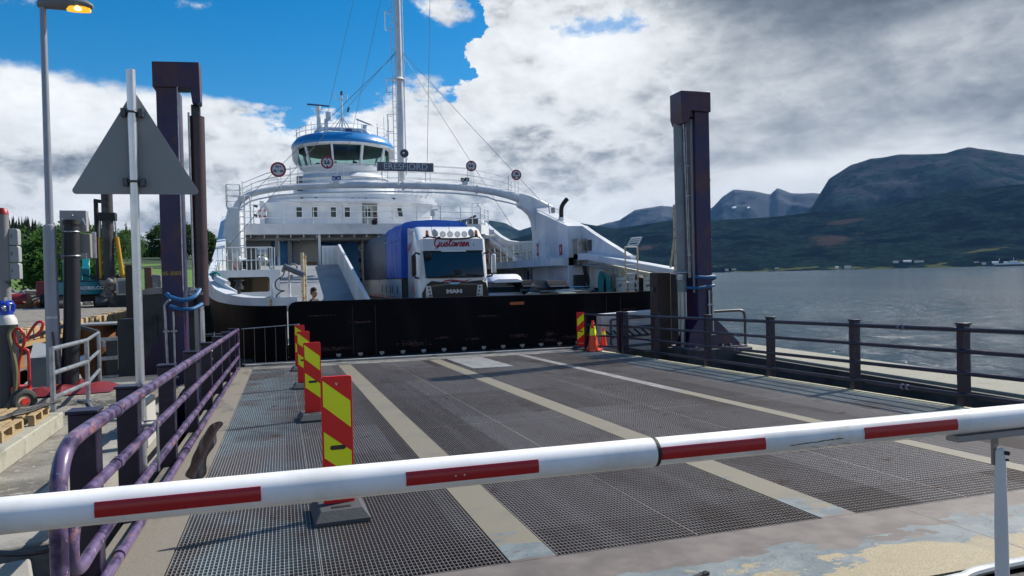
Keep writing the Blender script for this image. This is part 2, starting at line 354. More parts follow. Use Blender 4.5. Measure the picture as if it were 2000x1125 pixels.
# far settlement along the opposite shore
HW = mat('white far house wall', (.72, .72, .70), .7); HR = mat('dark far roof', (.10, .09, .09), .7); HRD = mat('red far house wall', (.30, .07, .05), .7)
FIELD = mat('far meadow', (.085, .10, .035), .95, var=[((.05, .07, .03), .01, .4, .6)])
hs_ = [(33.4, 12, 8, 5, 0), (33.9, 16, 8, 5, 0), (36.9, 14, 8, 5, 0), (40.9, 11, 7, 4, 0), (41.6, 22, 9, 5, 0), (44.6, 18, 10, 6, 0), (45.3, 26, 12, 6, 0), (46.0, 30, 10, 5, 0), (46.9, 18, 9, 5, 0), (47.6, 30, 10, 5, 1), (49.0, 12, 8, 5, 0), (49.3, 14, 9, 7, 0), (49.7, 12, 8, 5, 0), (50.3, 16, 9, 6, 0), (50.9, 12, 8, 5, 1)]
near = ['above the green shore right of the violet gantry', 'longer of two near the shore beside the gantry', 'alone on the shore between two tree belts', 'at the edge of the low shore fields', 'long and low at mid shore', 'first of the row on the far slope', 'wide, in the middle of the row on the far slope', 'longest of the row on the far slope', 'beside the longest house on the far slope', 'last in the row on the far slope', 'first of the cluster near the distant ferry', 'tall gabled one in the cluster near the distant ferry', 'small one in the cluster near the distant ferry', 'wider one in the cluster near the distant ferry', 'last of the cluster before the distant ferry']
for (a, W, Dp, H, red), lb in zip(hs_, near):
    D = 3330 + rnd.uniform(0, 60) + (110 if 44.5 < a < 48 else 0); x, y = D * math.sin(R(a)), D * math.cos(R(a)); z0 = WZ + (6 if D < 3400 else 20)
    t = T('far_house', ('red' if red else 'white') + ' far house, ' + lb, 'house', (x, y, z0), -a, 'houses on the far shore', local=True)
    W *= 1.15; H *= 1.5
    MB().box(-W / 2, W / 2, -Dp / 2, Dp / 2, -20, H).obj('wall', HRD if red else HW, t, smooth=0)
    MB().prism([(-Dp / 2 - .4, H), (Dp / 2 + .4, H), (0, H + Dp * .38)], 'x', -W / 2 - .4, W / 2 + .4).obj('roof', HR if rnd.random() < .5 else HW, t, smooth=0)
# distant ferry
D = 2600; a = 51.3; t = T('distant_ferry', 'small white ferry with a mast far out on the fjord at the right edge', 'ferry', (D * math.sin(R(a)), D * math.cos(R(a)), WZ), -a - 6, local=True)
MB().prism([(-46, 0), (44, 0), (50, 5), (46, 5.6), (-46, 5.6), (-52, 5)], 'y', -7, 7).obj('hull', DKGREY, t, smooth=0)
mb = MB(); mb.box(-47, 46, -7.2, 7.2, 5.6, 8.4); mb.prism([(-26, 8.4), (26, 8.4), (18, 12.5), (-18, 12.5)], 'y', -6.5, 6.5); mb.obj('superstructure', WHITE2, t, smooth=0)
MB().prism([(-7, 12.5), (7, 12.5), (9, 16), (-9, 16)], 'y', -4, 4).obj('wheelhouse', WHITE2, t, smooth=0)
MB().cyl((0, 0, 16), (0, 0, 26), .5, .3, 6).obj('mast', WHITE2, t)
MB().cyl((-38, 0, 8), (-34, 0, 24), .8, .4, 6).obj('mast', WHITE2, t)
# ---- land on the left: polar sheet rising from the work site to a wooded hill
LH = [(-75, 4.5), (-40, 5.2), (-22, 5.24), (-17.2, 4.9), (-15.6, 4.6), (-14.6, 3.8), (-13.9, 3.2), (-12.4, 2.7), (-10.6, 2.4), (-8.5, 1.9), (-4.5, 1.3), (-1.8, .3)]
m, nt, b, P = newmat('meadow and scrub')
x, y, z = sep(nt, P)
cv = mixc(nt, noisen(nt, P, .25, 8, .6).ss(.35, .65), (.075, .16, .022), (.11, .20, .03))
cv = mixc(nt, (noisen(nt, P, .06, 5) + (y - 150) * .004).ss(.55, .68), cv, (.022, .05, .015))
cv = mixc(nt, (noisen(nt, P, .5, 6) * 6 + y - 3).ss(66, 72), (.17, .16, .14), cv)
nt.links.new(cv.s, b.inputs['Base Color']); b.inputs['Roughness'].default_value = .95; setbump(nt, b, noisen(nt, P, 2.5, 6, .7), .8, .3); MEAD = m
def hillz(a, D):
    f = interp(a, LH) / 4.9
    prof = [(45, .2), (62, .35), (80, .6), (120, 2.6), (200, 7.5), (300, 13), (420, 23), (560, 36), (800, 20)]
    g = interp(a, [(-75, .95), (-6, .95), (-4.5, .7), (-2.5, .05)])
    z = interp(D, prof) * (g if D > 100 else 1) if D <= 300 else 13 * g + (interp(D, prof) - 13) * max(0, (interp(a, LH) - 2.3) / 2.6)
    return z - (6 * max(0, (a + 4) / 2.2) if a > -4 else 0)
vs = []; fs = []; na, nr = 120, 70
for i in range(na + 1):
    a = -75 + 73.5 * i / na
    for j in range(nr + 1):
        D = 55 * (800 / 55) ** (j / nr); x, y = D * math.sin(R(a)), D * math.cos(R(a))
        vs.append((x, y, hillz(a, D) + .25 * noise.noise(Vector((x / 9, y / 9, 0))) * min(1, D / 90)))
for i in range(na):
    for j in range(nr):
        k = i * (nr + 1) + j; fs.append((k, k + 1, k + nr + 2, k + nr + 1))
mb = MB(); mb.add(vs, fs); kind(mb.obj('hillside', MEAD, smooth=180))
# ------------------------------------------------------------------ vegetation
def leafmat(name, c1, c2, sc_=.8):
    m, nt, b, P = newmat(name); cv = mixc(nt, noisen(nt, P, sc_, 5, .6).ss(.35, .65), c1, c2)
    nt.links.new(cv.s, b.inputs['Base Color']); b.inputs['Roughness'].default_value = .7; b.inputs['Specular IOR Level'].default_value = .25
    tl = nt.nodes.new('ShaderNodeBsdfTranslucent'); nt.links.new(cv.s, tl.inputs[0]); xs = nt.nodes.new('ShaderNodeMixShader'); xs.inputs[0].default_value = .45
    nt.links.new(b.outputs[0], xs.inputs[1]); nt.links.new(tl.outputs[0], xs.inputs[2]); nt.links.new(xs.outputs[0], nt.nodes['Material Output'].inputs[0])
    return m
LEAF = leafmat('birch and ash leaves', (.045, .11, .022), (.09, .19, .04)); LEAFD = leafmat('dark leaves', (.028, .07, .020), (.06, .12, .03)); NEED = leafmat('spruce needles', (.008, .02, .010), (.016, .035, .014))
BARK = mat('grey bark', (.09, .075, .06), .9)
def crown_mesh(h, wd, nclump, nleaf, ls, rg, base=.22, rag=.3):
    mb = MB()
    for _ in range(nclump):
        while True:
            u, v, t = rg.uniform(-1, 1), rg.uniform(-1, 1), rg.random()
            prof = math.sin(math.pi * min(1, (t * .92 + .12))) ** .6
            if u * u + v * v < 1: break
        lob = 1 + rag * noise.noise(Vector((u * 1.7, v * 1.7, t * 4 + wd)))
        rr = math.sqrt(u * u + v * v); k = (rr ** .45) / max(rr, .01)
        cx, cy, cz = u * k * wd * prof * lob, v * k * wd * prof * lob, h * (base + (1 - base) * t)
        cr = wd * rg.uniform(.10, .24)
        for _ in range(nleaf):
            p = Vector((cx + rg.gauss(0, cr), cy + rg.gauss(0, cr), cz + rg.gauss(0, cr * .6)))
            n = Vector((rg.gauss(0, 1), rg.gauss(0, 1), rg.gauss(.5, 1))).normalized(); a = n.orthogonal().normalized(); a.rotate(Matrix.Rotation(rg.random() * 6.3, 3, n)); b_ = n.cross(a); s = ls * rg.uniform(.6, 1.3)
            mb.add([p - a * s, p - b_ * s * .6, p + a * s, p + b_ * s * .6], [(0, 1, 2, 3)])
    return mb
def trunk_mesh(h, wd, rg):
    mb = MB(); r = h * .022
    mb.tube([(0, 0, -.8), (0, 0, h * .3), (wd * .05, 0, h * .55), (0, wd * .05, h * .85)], r, 7, [r * 1.3, r, r * .7, r * .2])
    for k in range(7):
        a = k * 2.4; z0 = h * (.25 + .07 * k); L_ = wd * .75
        mb.tube([(0, 0, z0), (math.cos(a) * L_ * .5, math.sin(a) * L_ * .5, z0 + h * .08), (math.cos(a) * L_, math.sin(a) * L_, z0 + h * .2)], r, 5, [r * .5, r * .3, r * .1])
    return mb
def polar(a, D): return (D * math.sin(R(a)), D * math.cos(R(a)), hillz(a, D))
def tree(name, label, a, D, h, wd, m, seed, ncl=150, nl=60, ls=.3, group='trees on the left hillside', base=.16):
    rg = random.Random(seed); t = T(name, label, 'tree', polar(a, D), 0, group, local=True)
    trunk_mesh(h, wd, rg).obj('trunk', BARK, t); crown_mesh(h, wd, ncl, nl, ls, rg, base).obj('crown', m, t, smooth=0); return t
tree('ash_tree', 'big round leafy tree on the meadow behind the blue-green excavator', -13.7, 92, 6.3, 4.4, LEAF, 1, 230, 80, .22, base=.05)
tree('ash_tree', 'smaller dark leafy tree up the slope left of the big round tree', -18.6, 250, 7.5, 5.5, LEAFD, 2, 150, 60, .24, base=.05)
tree('birch_tree', 'leafy tree rising behind the black pipe pole and the drill rig', -11.6, 200, 7.6, 6.0, LEAFD, 3, 170, 60, .25)
tree('birch_tree', 'leafy tree right beside the rear of the drill rig mast', -10.0, 250, 8.0, 4.5, LEAF, 4, 120, 50, .25)
tree('birch_tree', 'tall ragged tree left of the violet gantry column', -8.0, 240, 9.5, 3.6, LEAFD, 5, 120, 60, .3)
tree('birch_tree', 'dark ragged tree showing between the gantry column and its cylinder', -6.35, 230, 9.5, 3.2, LEAFD, 6, 130, 60, .3)
tree('spruce_like_tree', 'dark tree with a pole beside it, between the gantry and the ferry bow', -4.9, 240, 9.5, 2.6, LEAFD, 8, 130, 60, .3)
tree('shrub', 'low broad shrub left of the gantry on the grassy slope', -9.2, 270, 3.2, 5, LEAFD, 9, 90, 60, .3, 'shrubs on the left slope', .02)
tree('shrub', 'low broad shrub right of the timber posts on the slope', -7.3, 270, 3, 5, LEAFD, 10, 90, 60, .3, 'shrubs on the left slope', .02)
# spruce wood that covers the hill: nobody could count it
mb = MB(); rg = random.Random(5)
for _ in range(1700):
    a = rg.uniform(-40, -9.9); D = rg.uniform(300, 600)
    x, y, z = polar(a, D); decid = D < 380 or a > -12.8
    if decid and rg.random() < .75:
        h = rg.uniform(5, 10); wd = h * .42
        for _ in range(70):
            n = Vector((rg.gauss(0, 1), rg.gauss(0, 1), rg.gauss(0, 1))).normalized(); p = Vector((x, y, z + h * .5)) + Vector((n.x * wd, n.y * wd, n.z * h * .5)) * rg.uniform(.75, 1.1)
            a_ = n.orthogonal().normalized(); a_.rotate(Matrix.Rotation(rg.random() * 6.3, 3, n)); b_ = n.cross(a_); s = rg.uniform(.5, 1.)
            mb.cm = 1; mb.add([p - a_ * s, p - b_ * s, p + a_ * s, p + b_ * s], [(0, 1, 2, 3)])
    else:
        h = rg.uniform(7, 13); wd = h * .2; mb.cm = 0
        for L_ in range(8):
            z0 = z + h * L_ / 8; r = wd * (1 - L_ / 8.3)
            k = 6; vs = [(x, y, z0 + h * .24)] + [(x + r * math.cos(6.283 * q / k + L_) * rg.uniform(.7, 1.2), y + r * math.sin(6.283 * q / k + L_) * rg.uniform(.7, 1.2), z0 - h * .02 * rg.random()) for q in range(k)]
            mb.add(vs, [(0, q + 1, (q + 1) % k + 1) for q in range(k)])
o = mb.obj('forest', None, mats=[NEED, LEAFD], smooth=0); kind(o, 'stuff'); tag(o, 'dark spruce and birch wood covering the hill on the left', 'forest')
# poles on the slope
for a, D, h, lb in ((-7.95, 150, 6.2, 'thin wooden utility pole with a crossarm on the slope'), (-5.0, 74, 4.4, 'slim grey lamp post in front of the dark tree near the ferry bow'), (-15.45, 110, 5.0, 'thin grey post in the meadow beside the rock armour')):
    t = T('utility_pole' if 'utility' in lb else 'post', lb, 'pole', polar(a, D), -a, local=True)
    MB().cyl((0, 0, -1), (0, 0, h), .09, .06, 6).obj('pole', GALV, t)
    if 'crossarm' in lb: MB().box(-1.1, 1.1, -.06, .06, h - .5, h - .35).obj('crossarm', GALV, t, smooth=0)
    else: MB().box(-.35, .12, -.09, .09, h, h + .1).obj('cap', GALV, t, smooth=0)
# ================================================================== quay, linkspan, barrier
m, nt, b, P = newmat('road asphalt')
cv = mixc(nt, noisen(nt, P, 40, 5, .7).ss(.35, .65), (.045, .042, .038), (.10, .09, .075)); nt.links.new(cv.s, b.inputs['Base Color']); b.inputs['Roughness'].default_value = .9
setbump(nt, b, noisen(nt, P, 60, 4), .5, .01); ASPH = m
m, nt, b, P = newmat('quay ground')
cv = mixc(nt, noisen(nt, P, 1.1, 7, .65).ss(.38, .62), (.13, .12, .10), (.25, .235, .20)); cv = mixc(nt, noisen(nt, P, .45, 6, .6).ss(.54, .60), cv, (.06, .058, .052))
cv = mixc(nt, noisen(nt, P, 9, 6, .7).ss(.56, .62), cv, (.34, .32, .28))
nt.links.new(cv.s, b.inputs['Base Color']); b.inputs['Roughness'].default_value = .85; setbump(nt, b, noisen(nt, P, 14, 7, .7), .6, .03); QG = m
# the ground: one sheet, cut where the dock lies; quay on the left, road at the near end, seabed slope below
mb = MB()
def sheet(x0, x1, y0, y1, z, zb=-5): mb.box(x0, x1, y0, y1, zb, z)
kind(MB().box(-16, 13, -12, 3.38, -5, -.12).obj('road', ASPH, smooth=0))
kind(MB().box(-16, -2.0, 3.384, 14.9, -5, 0).obj('quay_ground', QG, smooth=0))
# rubble slope and work area further left
def rubz(x, y):
    e = max(0, min(1, (x + 8) / 4)); z = -.5 - .95 * max(0, min(1, (y - 18) / 8)) * (1 - max(0, min(1, (y - 44) / 10))) - 3.5 * e * max(0, min(1, (y - 19) / 4))
    return z + (y - 50) * .045 if y > 50 else z
mb = MB(); N = 60
vs = []; fs = []
for i in range(N + 1):
    for j in range(N + 1):
        x = -60 + 58 * i / N; y = 14.9 + 47.3 * j / N
        e = max(0, min(1, (x + 8) / 4)); z = -.5 - .95 * max(0, min(1, (y - 18) / 8)) * (1 - max(0, min(1, (y - 44) / 10))) - 3.5 * e * max(0, min(1, (y - 19) / 4)) + .25 * noise.noise(Vector((x, y, 0)) * .7)
        if y > 50: z += (y - 50) * .045
        vs.append((x, y, z))
for i in range(N):
    for j in range(N):
        k = i * (N + 1) + j; fs.append((k, k + N + 1, k + N + 2, k + 1))
mb.add(vs, fs); kind(mb.obj('rubble_slope', QG, smooth=180))
# loose rocks
ROCK = mat('broken grey rock', (.20, .195, .185), .85, var=[((.32, .31, .29), 2, .5, .6), ((.10, .10, .10), 4, .6, .7)], bump=(9, .6, .05))
def rocks(name, label, n, fx, smin, smax, seed, mm=ROCK):
    rg = random.Random(seed); mb = MB()
    for _ in range(n):
        x, y, z = fx(rg); s = rg.uniform(smin, smax)
        pts = []; E_ = Euler((rg.random() * 6, rg.random() * 6, rg.random() * 6)).to_matrix()
        for c in ((-1, -1, -1), (1, -1, -1), (1, 1, -1), (-1, 1, -1), (-1, -1, 1), (1, -1, 1), (1, 1, 1), (-1, 1, 1)):
            v = E_ @ Vector([q * rg.uniform(.35, 1) for q in c]); pts.append((x + v.x * s, y + v.y * s, z + v.z * s * .7))
        mb.add(pts, [(0, 3, 2, 1), (4, 5, 6, 7), (0, 1, 5, 4), (1, 2, 6, 5), (2, 3, 7, 6), (3, 0, 4, 7)])
    o = mb.obj(name, mm, smooth=0); kind(o, 'stuff'); tag(o, label, 'rocks'); return o
def rubp(g): x, y = g.uniform(-12, -3.8), g.uniform(15.2, 23.5); return (x, y, rubz(x, y) + g.uniform(-.05, .2))
rocks('rubble', 'broken concrete rubble between the quay edge and the timber work bridge', 420, rubp, .10, .34, 3)
rocks('rock_armour', 'pale grey heap of broken rocks at the foot of the meadow', 900, lambda g: (g.uniform(-32, -14), g.uniform(56, 64), .2 + g.random() * g.uniform(.2, 1.5)), .22, .6, 4)
# ---------------------------------------------------------------- linkspan
LS = T('ferry_ramp', 'wide sloping steel ramp bridge with open grating between worn beige strips', 'ramp bridge', (0, 0, 0))
m, nt, b, P = newmat('open steel grating'); x, y, z = sep(nt, P)
pan = noisen(nt, comb(nt, (x / 1.2).f('FLOOR') * 3.1, (y / 2.6).f('FLOOR') * 1.7, 0), 1.3, 1)
base = mixc(nt, pan.ss(.4, .62), (.19, .165, .152), (.33, .305, .295))
lf = ((noisen(nt, P, .8, 4) - .5) * 1.6 + x).ss(.75, -.5)
base = mixc(nt, (lf * .8 * (noisen(nt, P, 1.3, 4).ss(.35, .6))).mn(.8), base, (.34, .41, .43))
rf = ((noisen(nt, P, .8, 4) - .5) * 1.0 + x).ss(7.6, 8.3); base = mixc(nt, (rf * .8), base, (.27, .33, .36))
base = mixc(nt, noisen(nt, scalev(nt, P, (1.5, .07, 1)), 1.6, 4, .6).ss(.50, .68) * .3, base, (.36, .345, .335))
base = mixc(nt, noisen(nt, scalev(nt, P, (1, .6, 1)), 1.1, 5, .62).ss(.52, .66) * .4, base, (.12, .09, .075))
base = mixc(nt, noisen(nt, P, 3.5, 5, .6).ss(.62, .74), base, (.14, .08, .055))
base = mixc(nt, noisen(nt, P, 26, 3, .6).ss(.73, .76), base, (.75, .74, .70))
nt.links.new(base.s, b.inputs['Base Color']); b.inputs['Roughness'].default_value = .5; b.inputs['Metallic'].default_value = .35; GRAT = m
def grating(x0, x1, y0, y1, name='grating_panel'):
    mb = MB(); P_ = .028; th = .0045; dp = .026
    nx = round((x1 - x0) / P_); ny = round((y1 - y0) / .058)
    for i in range(nx + 1):
        x = x0 + (x1 - x0) * i / nx; w_ = th if 0 < i < nx else .006
        mb.add([(x - w_ / 2, y0, dz(y0) - dp), (x + w_ / 2, y0, dz(y0) - dp), (x + w_ / 2, y1, dz(y1) - dp), (x - w_ / 2, y1, dz(y1) - dp), (x - w_ / 2, y0, dz(y0) - .004), (x + w_ / 2, y0, dz(y0) - .004), (x + w_ / 2, y1, dz(y1) - .004), (x - w_ / 2, y1, dz(y1) - .004)],
               [(4, 5, 6, 7), (0, 1, 5, 4), (1, 2, 6, 5), (3, 0, 4, 7)])
    for j in range(ny + 1):
        y = y0 + (y1 - y0) * j / ny; z = dz(y) - .006; w_ = .007 if 0 < j < ny else .008; hh = .012 if 0 < j < ny else dp
        mb.add([(x0, y - w_ / 2, z - hh), (x1, y - w_ / 2, z - hh), (x1, y + w_ / 2, z - hh), (x0, y + w_ / 2, z - hh), (x0, y - w_ / 2, z), (x1, y - w_ / 2, z), (x1, y + w_ / 2, z), (x0, y + w_ / 2, z)],
               [(4, 5, 6, 7), (0, 1, 5, 4), (2, 3, 7, 6)])
    return mb.obj(name, GRAT, LS, smooth=0)
Y0, Y1 = 4.62, 20.2
lanes = [(-.77, .2), (.2, 1.37), (1.71, 2.78), (2.78, 3.81), (4.14, 5.25), (5.25, 6.36), (6.60, 7.7), (7.7, 8.80)]
for (a_, b_) in lanes:
    k = 0; y = Y0
    while y < Y1 - .1:
        y2 = min(y + 2.6, Y1)
        if a_ == 5.25 and y > 14.5: pass
        grating(a_ + .006, b_ - .006, y + .008, y2 - .008); y = y2
# solid parts of the deck
m, nt, b, P = newmat('peeling beige anti-slip paint'); x, y, z = sep(nt, P)
nz1 = noisen(nt, scalev(nt, P, (.9, 1.5, 1)), 1.5, 6, .6); grit = noisen(nt, P, 130, 4, .75)
sand = mixc(nt, grit.ss(.38, .62), (.20, .16, .09), (.40, .34, .215)); sand = mixc(nt, noisen(nt, P, 2.2, 5).ss(.5, .7), sand, (.20, .17, .12)); sand = mixc(nt, y.ss(4.6, 4.66) * .75, sand, (.15, .142, .118))
prim = mixc(nt, noisen(nt, P, 5, 6, .6).ss(.4, .65), (.11, .14, .155), (.17, .20, .21))
steel = mixc(nt, noisen(nt, scalev(nt, P, (1, 1, 1)), 3.5, 6).ss(.35, .65), (.105, .088, .08), (.165, .142, .13))
nearf = y.ss(4.60, 3.45)                                # paint survives away from the grating edge
q = nz1 * 1.5 + nearf * .72 - .15
strip = y.ss(4.60, 4.66)
q = q + strip * .74 - (y.ss(4.6, 5.6) * -1 + 1) * strip * .38
q = q + x.ss(-.9, -1.0) * .35
cv = mixc(nt, q.ss(.90, .915), steel, prim); cv = mixc(nt, q.ss(1.08, 1.09), cv, sand)
nt.links.new(cv.s, b.inputs['Base Color']); b.inputs['Roughness'].default_value = .62
setbump(nt, b, q.ss(1.03, 1.04) * 1. + grit * .35, .5, .006); BEIGE = m
m2, nt, b, P = newmat('sun bleached beige deck paint'); x, y, z = sep(nt, P)
cv = mixc(nt, noisen(nt, P, 90, 5, .7).ss(.35, .65), (.16, .142, .115), (.235, .212, .172)); cv = mixc(nt, noisen(nt, scalev(nt, P, (2, .5, 1)), 1.6, 6, .65).ss(.52, .62), cv, (.13, .12, .105))
nt.links.new(cv.s, b.inputs['Base Color']); b.inputs['Roughness'].default_value = .7; setbump(nt, b, noisen(nt, P, 90, 4), .4, .004); BEIGE2 = m2
def slab(x0, x1, y0, y1, name, m_, th=.05, up=0, bev=0):
    mb = MB(); mb.add([(x0, y0, dz(y0) - th), (x1, y0, dz(y0) - th), (x1, y1, dz(y1) - th), (x0, y1, dz(y1) - th), (x0, y0, dz(y0) + up), (x1, y0, dz(y0) + up), (x1, y1, dz(y1) + up), (x0, y1, dz(y1) + up)],
                      [(0, 3, 2, 1), (4, 5, 6, 7), (0, 1, 5, 4), (1, 2, 6, 5), (2, 3, 7, 6), (3, 0, 4, 7)]); return mb.obj(name, m_, LS, smooth=0, bev=bev)
slab(-1.26, 9.12, 3.46, 4.60, 'end_plate', BEIGE)
slab(-1.26, -.78, 4.604, 21.1, 'edge_strip', BEIGE2)
slab(8.81, 8.98, 4.604, 20.2, 'edge_strip', mat('pale yellow edge paint', (.45, .42, .28), .7))
for a_, b_, mm in ((1.38, 1.70, BEIGE), (3.82, 4.13, BEIGE)): slab(a_, b_, 4.604, 20.6, 'wheel_track_strip', mm)
slab(6.37, 6.59, 4.604, 11.3, 'wheel_track_strip', BEIGE)
slab(6.37, 6.59, 11.304, 20.2, 'wheel_track_strip', mat('worn bare steel strip', (.22, .215, .21), .5, .2, var=[((.32, .32, .31), 5, .5, .62)]))
slab(6.0, 8.98, 20.2, 21.1, 'tip_plate', mat('worn grey steel plate', (.20, .20, .20), .5, .3, var=[((.34, .33, .30), 3, .5, .6)]))
slab(-.77, 6.0, 20.204, 21.1, 'tip_plate', MATS['worn grey steel plate'])
slab(4.3, 5.3, 17.1, 20.1, 'cover_plate', mat('pale chequer plate', (.34, .345, .35), .45, .3, var=[((.22, .22, .23), 6, .5, .6)], bump=(60, .6, .01)), up=.008)
MB().add([(4.545, 3.47, dz(3.47) + .0015), (4.557, 3.47, dz(3.47) + .0015), (4.557, 4.60, dz(4.6) + .0015), (4.545, 4.60, dz(4.6) + .0015)], [(0, 1, 2, 3)]).obj('plate_seam', mat('pale seam', (.22, .20, .19), .6), LS, smooth=0)
# raised pale sill strips where ramp and ferry meet
mb = MB()
for y_, w_, h_ in ((21.25, .10, .05), (21.55, .16, .03)):
    mb.box(-1.0, 8.9, y_, y_ + w_, -.56, dz(21.3) + h_)
mb.obj('sill_strip', mat('pale worn steel', (.50, .47, .42), .5, var=[((.25, .23, .2), 4, .5, .62, (.4, 1, 1))]), LS, smooth=0)
MB().box(-1.0, 9, 21.1, 22, -.7, -.585).obj('flap', DKGREY, LS, smooth=0)
# girders and cross members underneath, seen through the open grating
mb = MB()
for x_ in (-1.12, 1.54, 3.97, 6.48, 8.92): mb.add([(x_ - .09, Y0, dz(Y0) - .85), (x_ + .09, Y0, dz(Y0) - .85), (x_ + .09, 21, dz(21) - .85), (x_ - .09, 21, dz(21) - .85), (x_ - .09, Y0, dz(Y0) - .055), (x_ + .09, Y0, dz(Y0) - .055), (x_ + .09, 21, dz(21) - .055), (x_ - .09, 21, dz(21) - .055)], [(0, 3, 2, 1), (4, 5, 6, 7), (0, 1, 5, 4), (1, 2, 6, 5), (2, 3, 7, 6), (3, 0, 4, 7)])
y = Y0 + .3
while y < 21: mb.box(-1.03, 8.83, y - .03, y + .03, dz(y) - .5, dz(y) - .055); y += 1.3
mb.obj('girders', mat('girder and void black', (.010, .009, .012), .7), LS, smooth=0)
MB().add([(-1.02, 4.6, dz(4.6) - .6), (8.84, 4.6, dz(4.6) - .6), (8.84, 21, dz(21) - .6), (-1.02, 21, dz(21) - .6)], [(0, 1, 2, 3)]).obj('dark_void_sheet', MATS['girder and void black'], LS, smooth=0)  # added near-black sheet stands in for the dark void under the grating
MB().box(-1.26, 9.12, 3.385, 4.6, -.9, -.16).obj('hinge_beam', MATS['girder and void black'], LS, smooth=0)
# polished curved nose bar at the near end
MB().tube(crom([(9.3, 3.42, -.08), (6, 3.42, -.08), (4.4, 3.42, -.08), (3.9, 3.40, -.08), (3.5, 3.36, -.085), (1, 3.36, -.09), (-1.3, 3.38, -.09)], 3), .03, 10).obj('nose_bar', ALU, LS)
# little things lying on the deck plate: a broken bracket
pd_ = [(-.86, 7.9), (-.98, 8.2), (-1.0, 8.8), (-1.03, 9.6), (-1.04, 10.4), (-1.03, 11.3), (-.95, 11.7), (-.86, 11.5), (-.88, 10.7), (-.83, 9.8), (-.86, 9.0), (-.80, 8.4), (-.80, 8.0)]
pd_ = [(a + .005 * math.sin(i * .9), b_) for i, (a, b_) in enumerate([(v.x, v.y) for v in crom([(a, b_, 0) for a, b_ in pd_ + pd_[:1]], 5)[:-1]])]
wm = mat('wet dark water film', (.02, .016, .012), .08, rvar=.04)
kind(tag(MB().add([(a, b_, dz(b_) + .004) for a, b_ in pd_], [tuple(range(len(pd_)))]).obj('puddle', wm, smooth=0), 'long dark puddle on the beige strip beside the left railing', 'puddle'), 'stuff')
tag(MB().obox((2.36, 3.93, dz(3.93) + .012), (.16, .03, .02), (0, 0, 20)).add([(2.35, 3.9, -.08), (2.41, 3.93, -.06), (2.39, 3.98, -.085)], [(0, 1, 2)]).obj('metal_scrap', BLK), 'small black scrap of metal lying on the peeling end plate', 'scrap')
# ---------------------------------------------------------------- railings of the ramp
def rail_posts(parent, X, ys, side, h=1.08, mm=PURPLE, wx=.16, wy=.15):
    for y in ys:
        z = dz(y); mb = MB(); mb.box(X - wx / 2, X + wx / 2, y - wy / 2, y + wy / 2, z - .75, z + h)
        p = mb.obj('post', mm, parent, bev=.008)
        c = MB().box(X - wx / 2 - .012, X + wx / 2 + .012, y - wy / 2 - .012, y + wy / 2 + .012, z + h, z + h + .022).obj('cap', mm, p, bev=.005)
LR = T('railing', 'worn purple pipe railing with a bent near end, on the left side of the ramp', 'railing', (-1.12, 4, -.1))
rail_posts(LR, -1.215, [5.3, 6.7, 8.8, 11.0, 13.2, 15.4, 17.6, 19.8], -1, mm=PURP_SHADE)
XL = -1.10
hts = (1.04, .68, .35, .06)
mbs = []
# top rail bends down at the near end; second and third end in a U bend
def rl(h, y): return (XL, y, dz(y) + h)
top_ = crom([(XL, 4.22, -.75), (XL, 4.22, .1), (XL, 4.22, .62), (XL, 4.27, .80), (XL, 4.42, .90), rl(1.04, 4.75), rl(1.04, 6)], 6) + [rl(1.04, 20.3)]
MB().tube(top_, .042, 14).obj('top_rail', PURPLE, LR)
ub = crom([rl(.68, 6), rl(.68, 4.95), rl(.675, 4.75), (XL, 4.56, .50), (XL, 4.47, .42), (XL, 4.45, .34), (XL, 4.48, .25), (XL, 4.60, .20), (XL, 4.85, .205), rl(.345, 5.3), rl(.35, 6)], 6)
MB().tube([rl(.68, 20.3)] + ub + [rl(.35, 20.3)], .036, 12).obj('middle_rail', PURPLE, LR)
MB().tube([rl(.05, 3.9), rl(.06, 20.3)], .036, 12).obj('bottom_rail', PURPLE, LR)
mb = MB()
for h in hts:
    for y in (5.62, 9.3, 13.1, 16.9):
        MB().tube([rl(h, y - .05), rl(h, y + .05)], .048 if h > 1 else .042, 12).obj('pipe_coupling', PURPLE, LR)
MB().tube([rl(1.0, 20.3), rl(.0, 20.35)], .03, 8).obj('end_post', PURPLE, LR)
# cover gate of thin bars at the ferry end, left
t = T('wire_gate', 'low dark wire gate between the left railing and the black bow gate', 'gate', (-1.0, 21, -.5))
mb = MB(); mb.tube([(-1.05, 20.95, .52), (.42, 21.0, .58)], .012, 6); mb.tube([(-1.05, 20.95, -.42), (.42, 21.0, -.42)], .012, 6); mb.obj('frame', GALV, t)
mb = MB()
for k in range(6): mb.tube([(-1.0 + k * .27, 20.97, -.42), (-1.0 + k * .27, 20.97, .53)], .006, 5)
mb.obj('bars', mat('dull grey bar', (.12, .12, .13), .5, .5), t)
MB().tube([(.42, 21, -.5), (.42, 21, .6)], .02, 6).obj('gate_post', GALV, t)
RR = T('railing', 'shaded purple four-pipe railing along the right side of the ramp by the fjord', 'railing', (9.05, 4, -.1))
rail_posts(RR, 9.10, [6.0, 8.05, 10.12, 12.35, 14.6, 17.0], 1, 1.13, PURP_SHADE, .13, .12)
for h, nm in ((1.06, 'top_rail'), (.76, 'middle_rail'), (.45, 'middle_rail'), (.15, 'bottom_rail')):
    MB().tube([(9.03, 1.8, dz(1.8) + h), (9.03, 18.75, dz(18.75) + h)], .034 if h > 1 else .03, 10).obj(nm, PURP_SHADE, RR)
mb = MB()
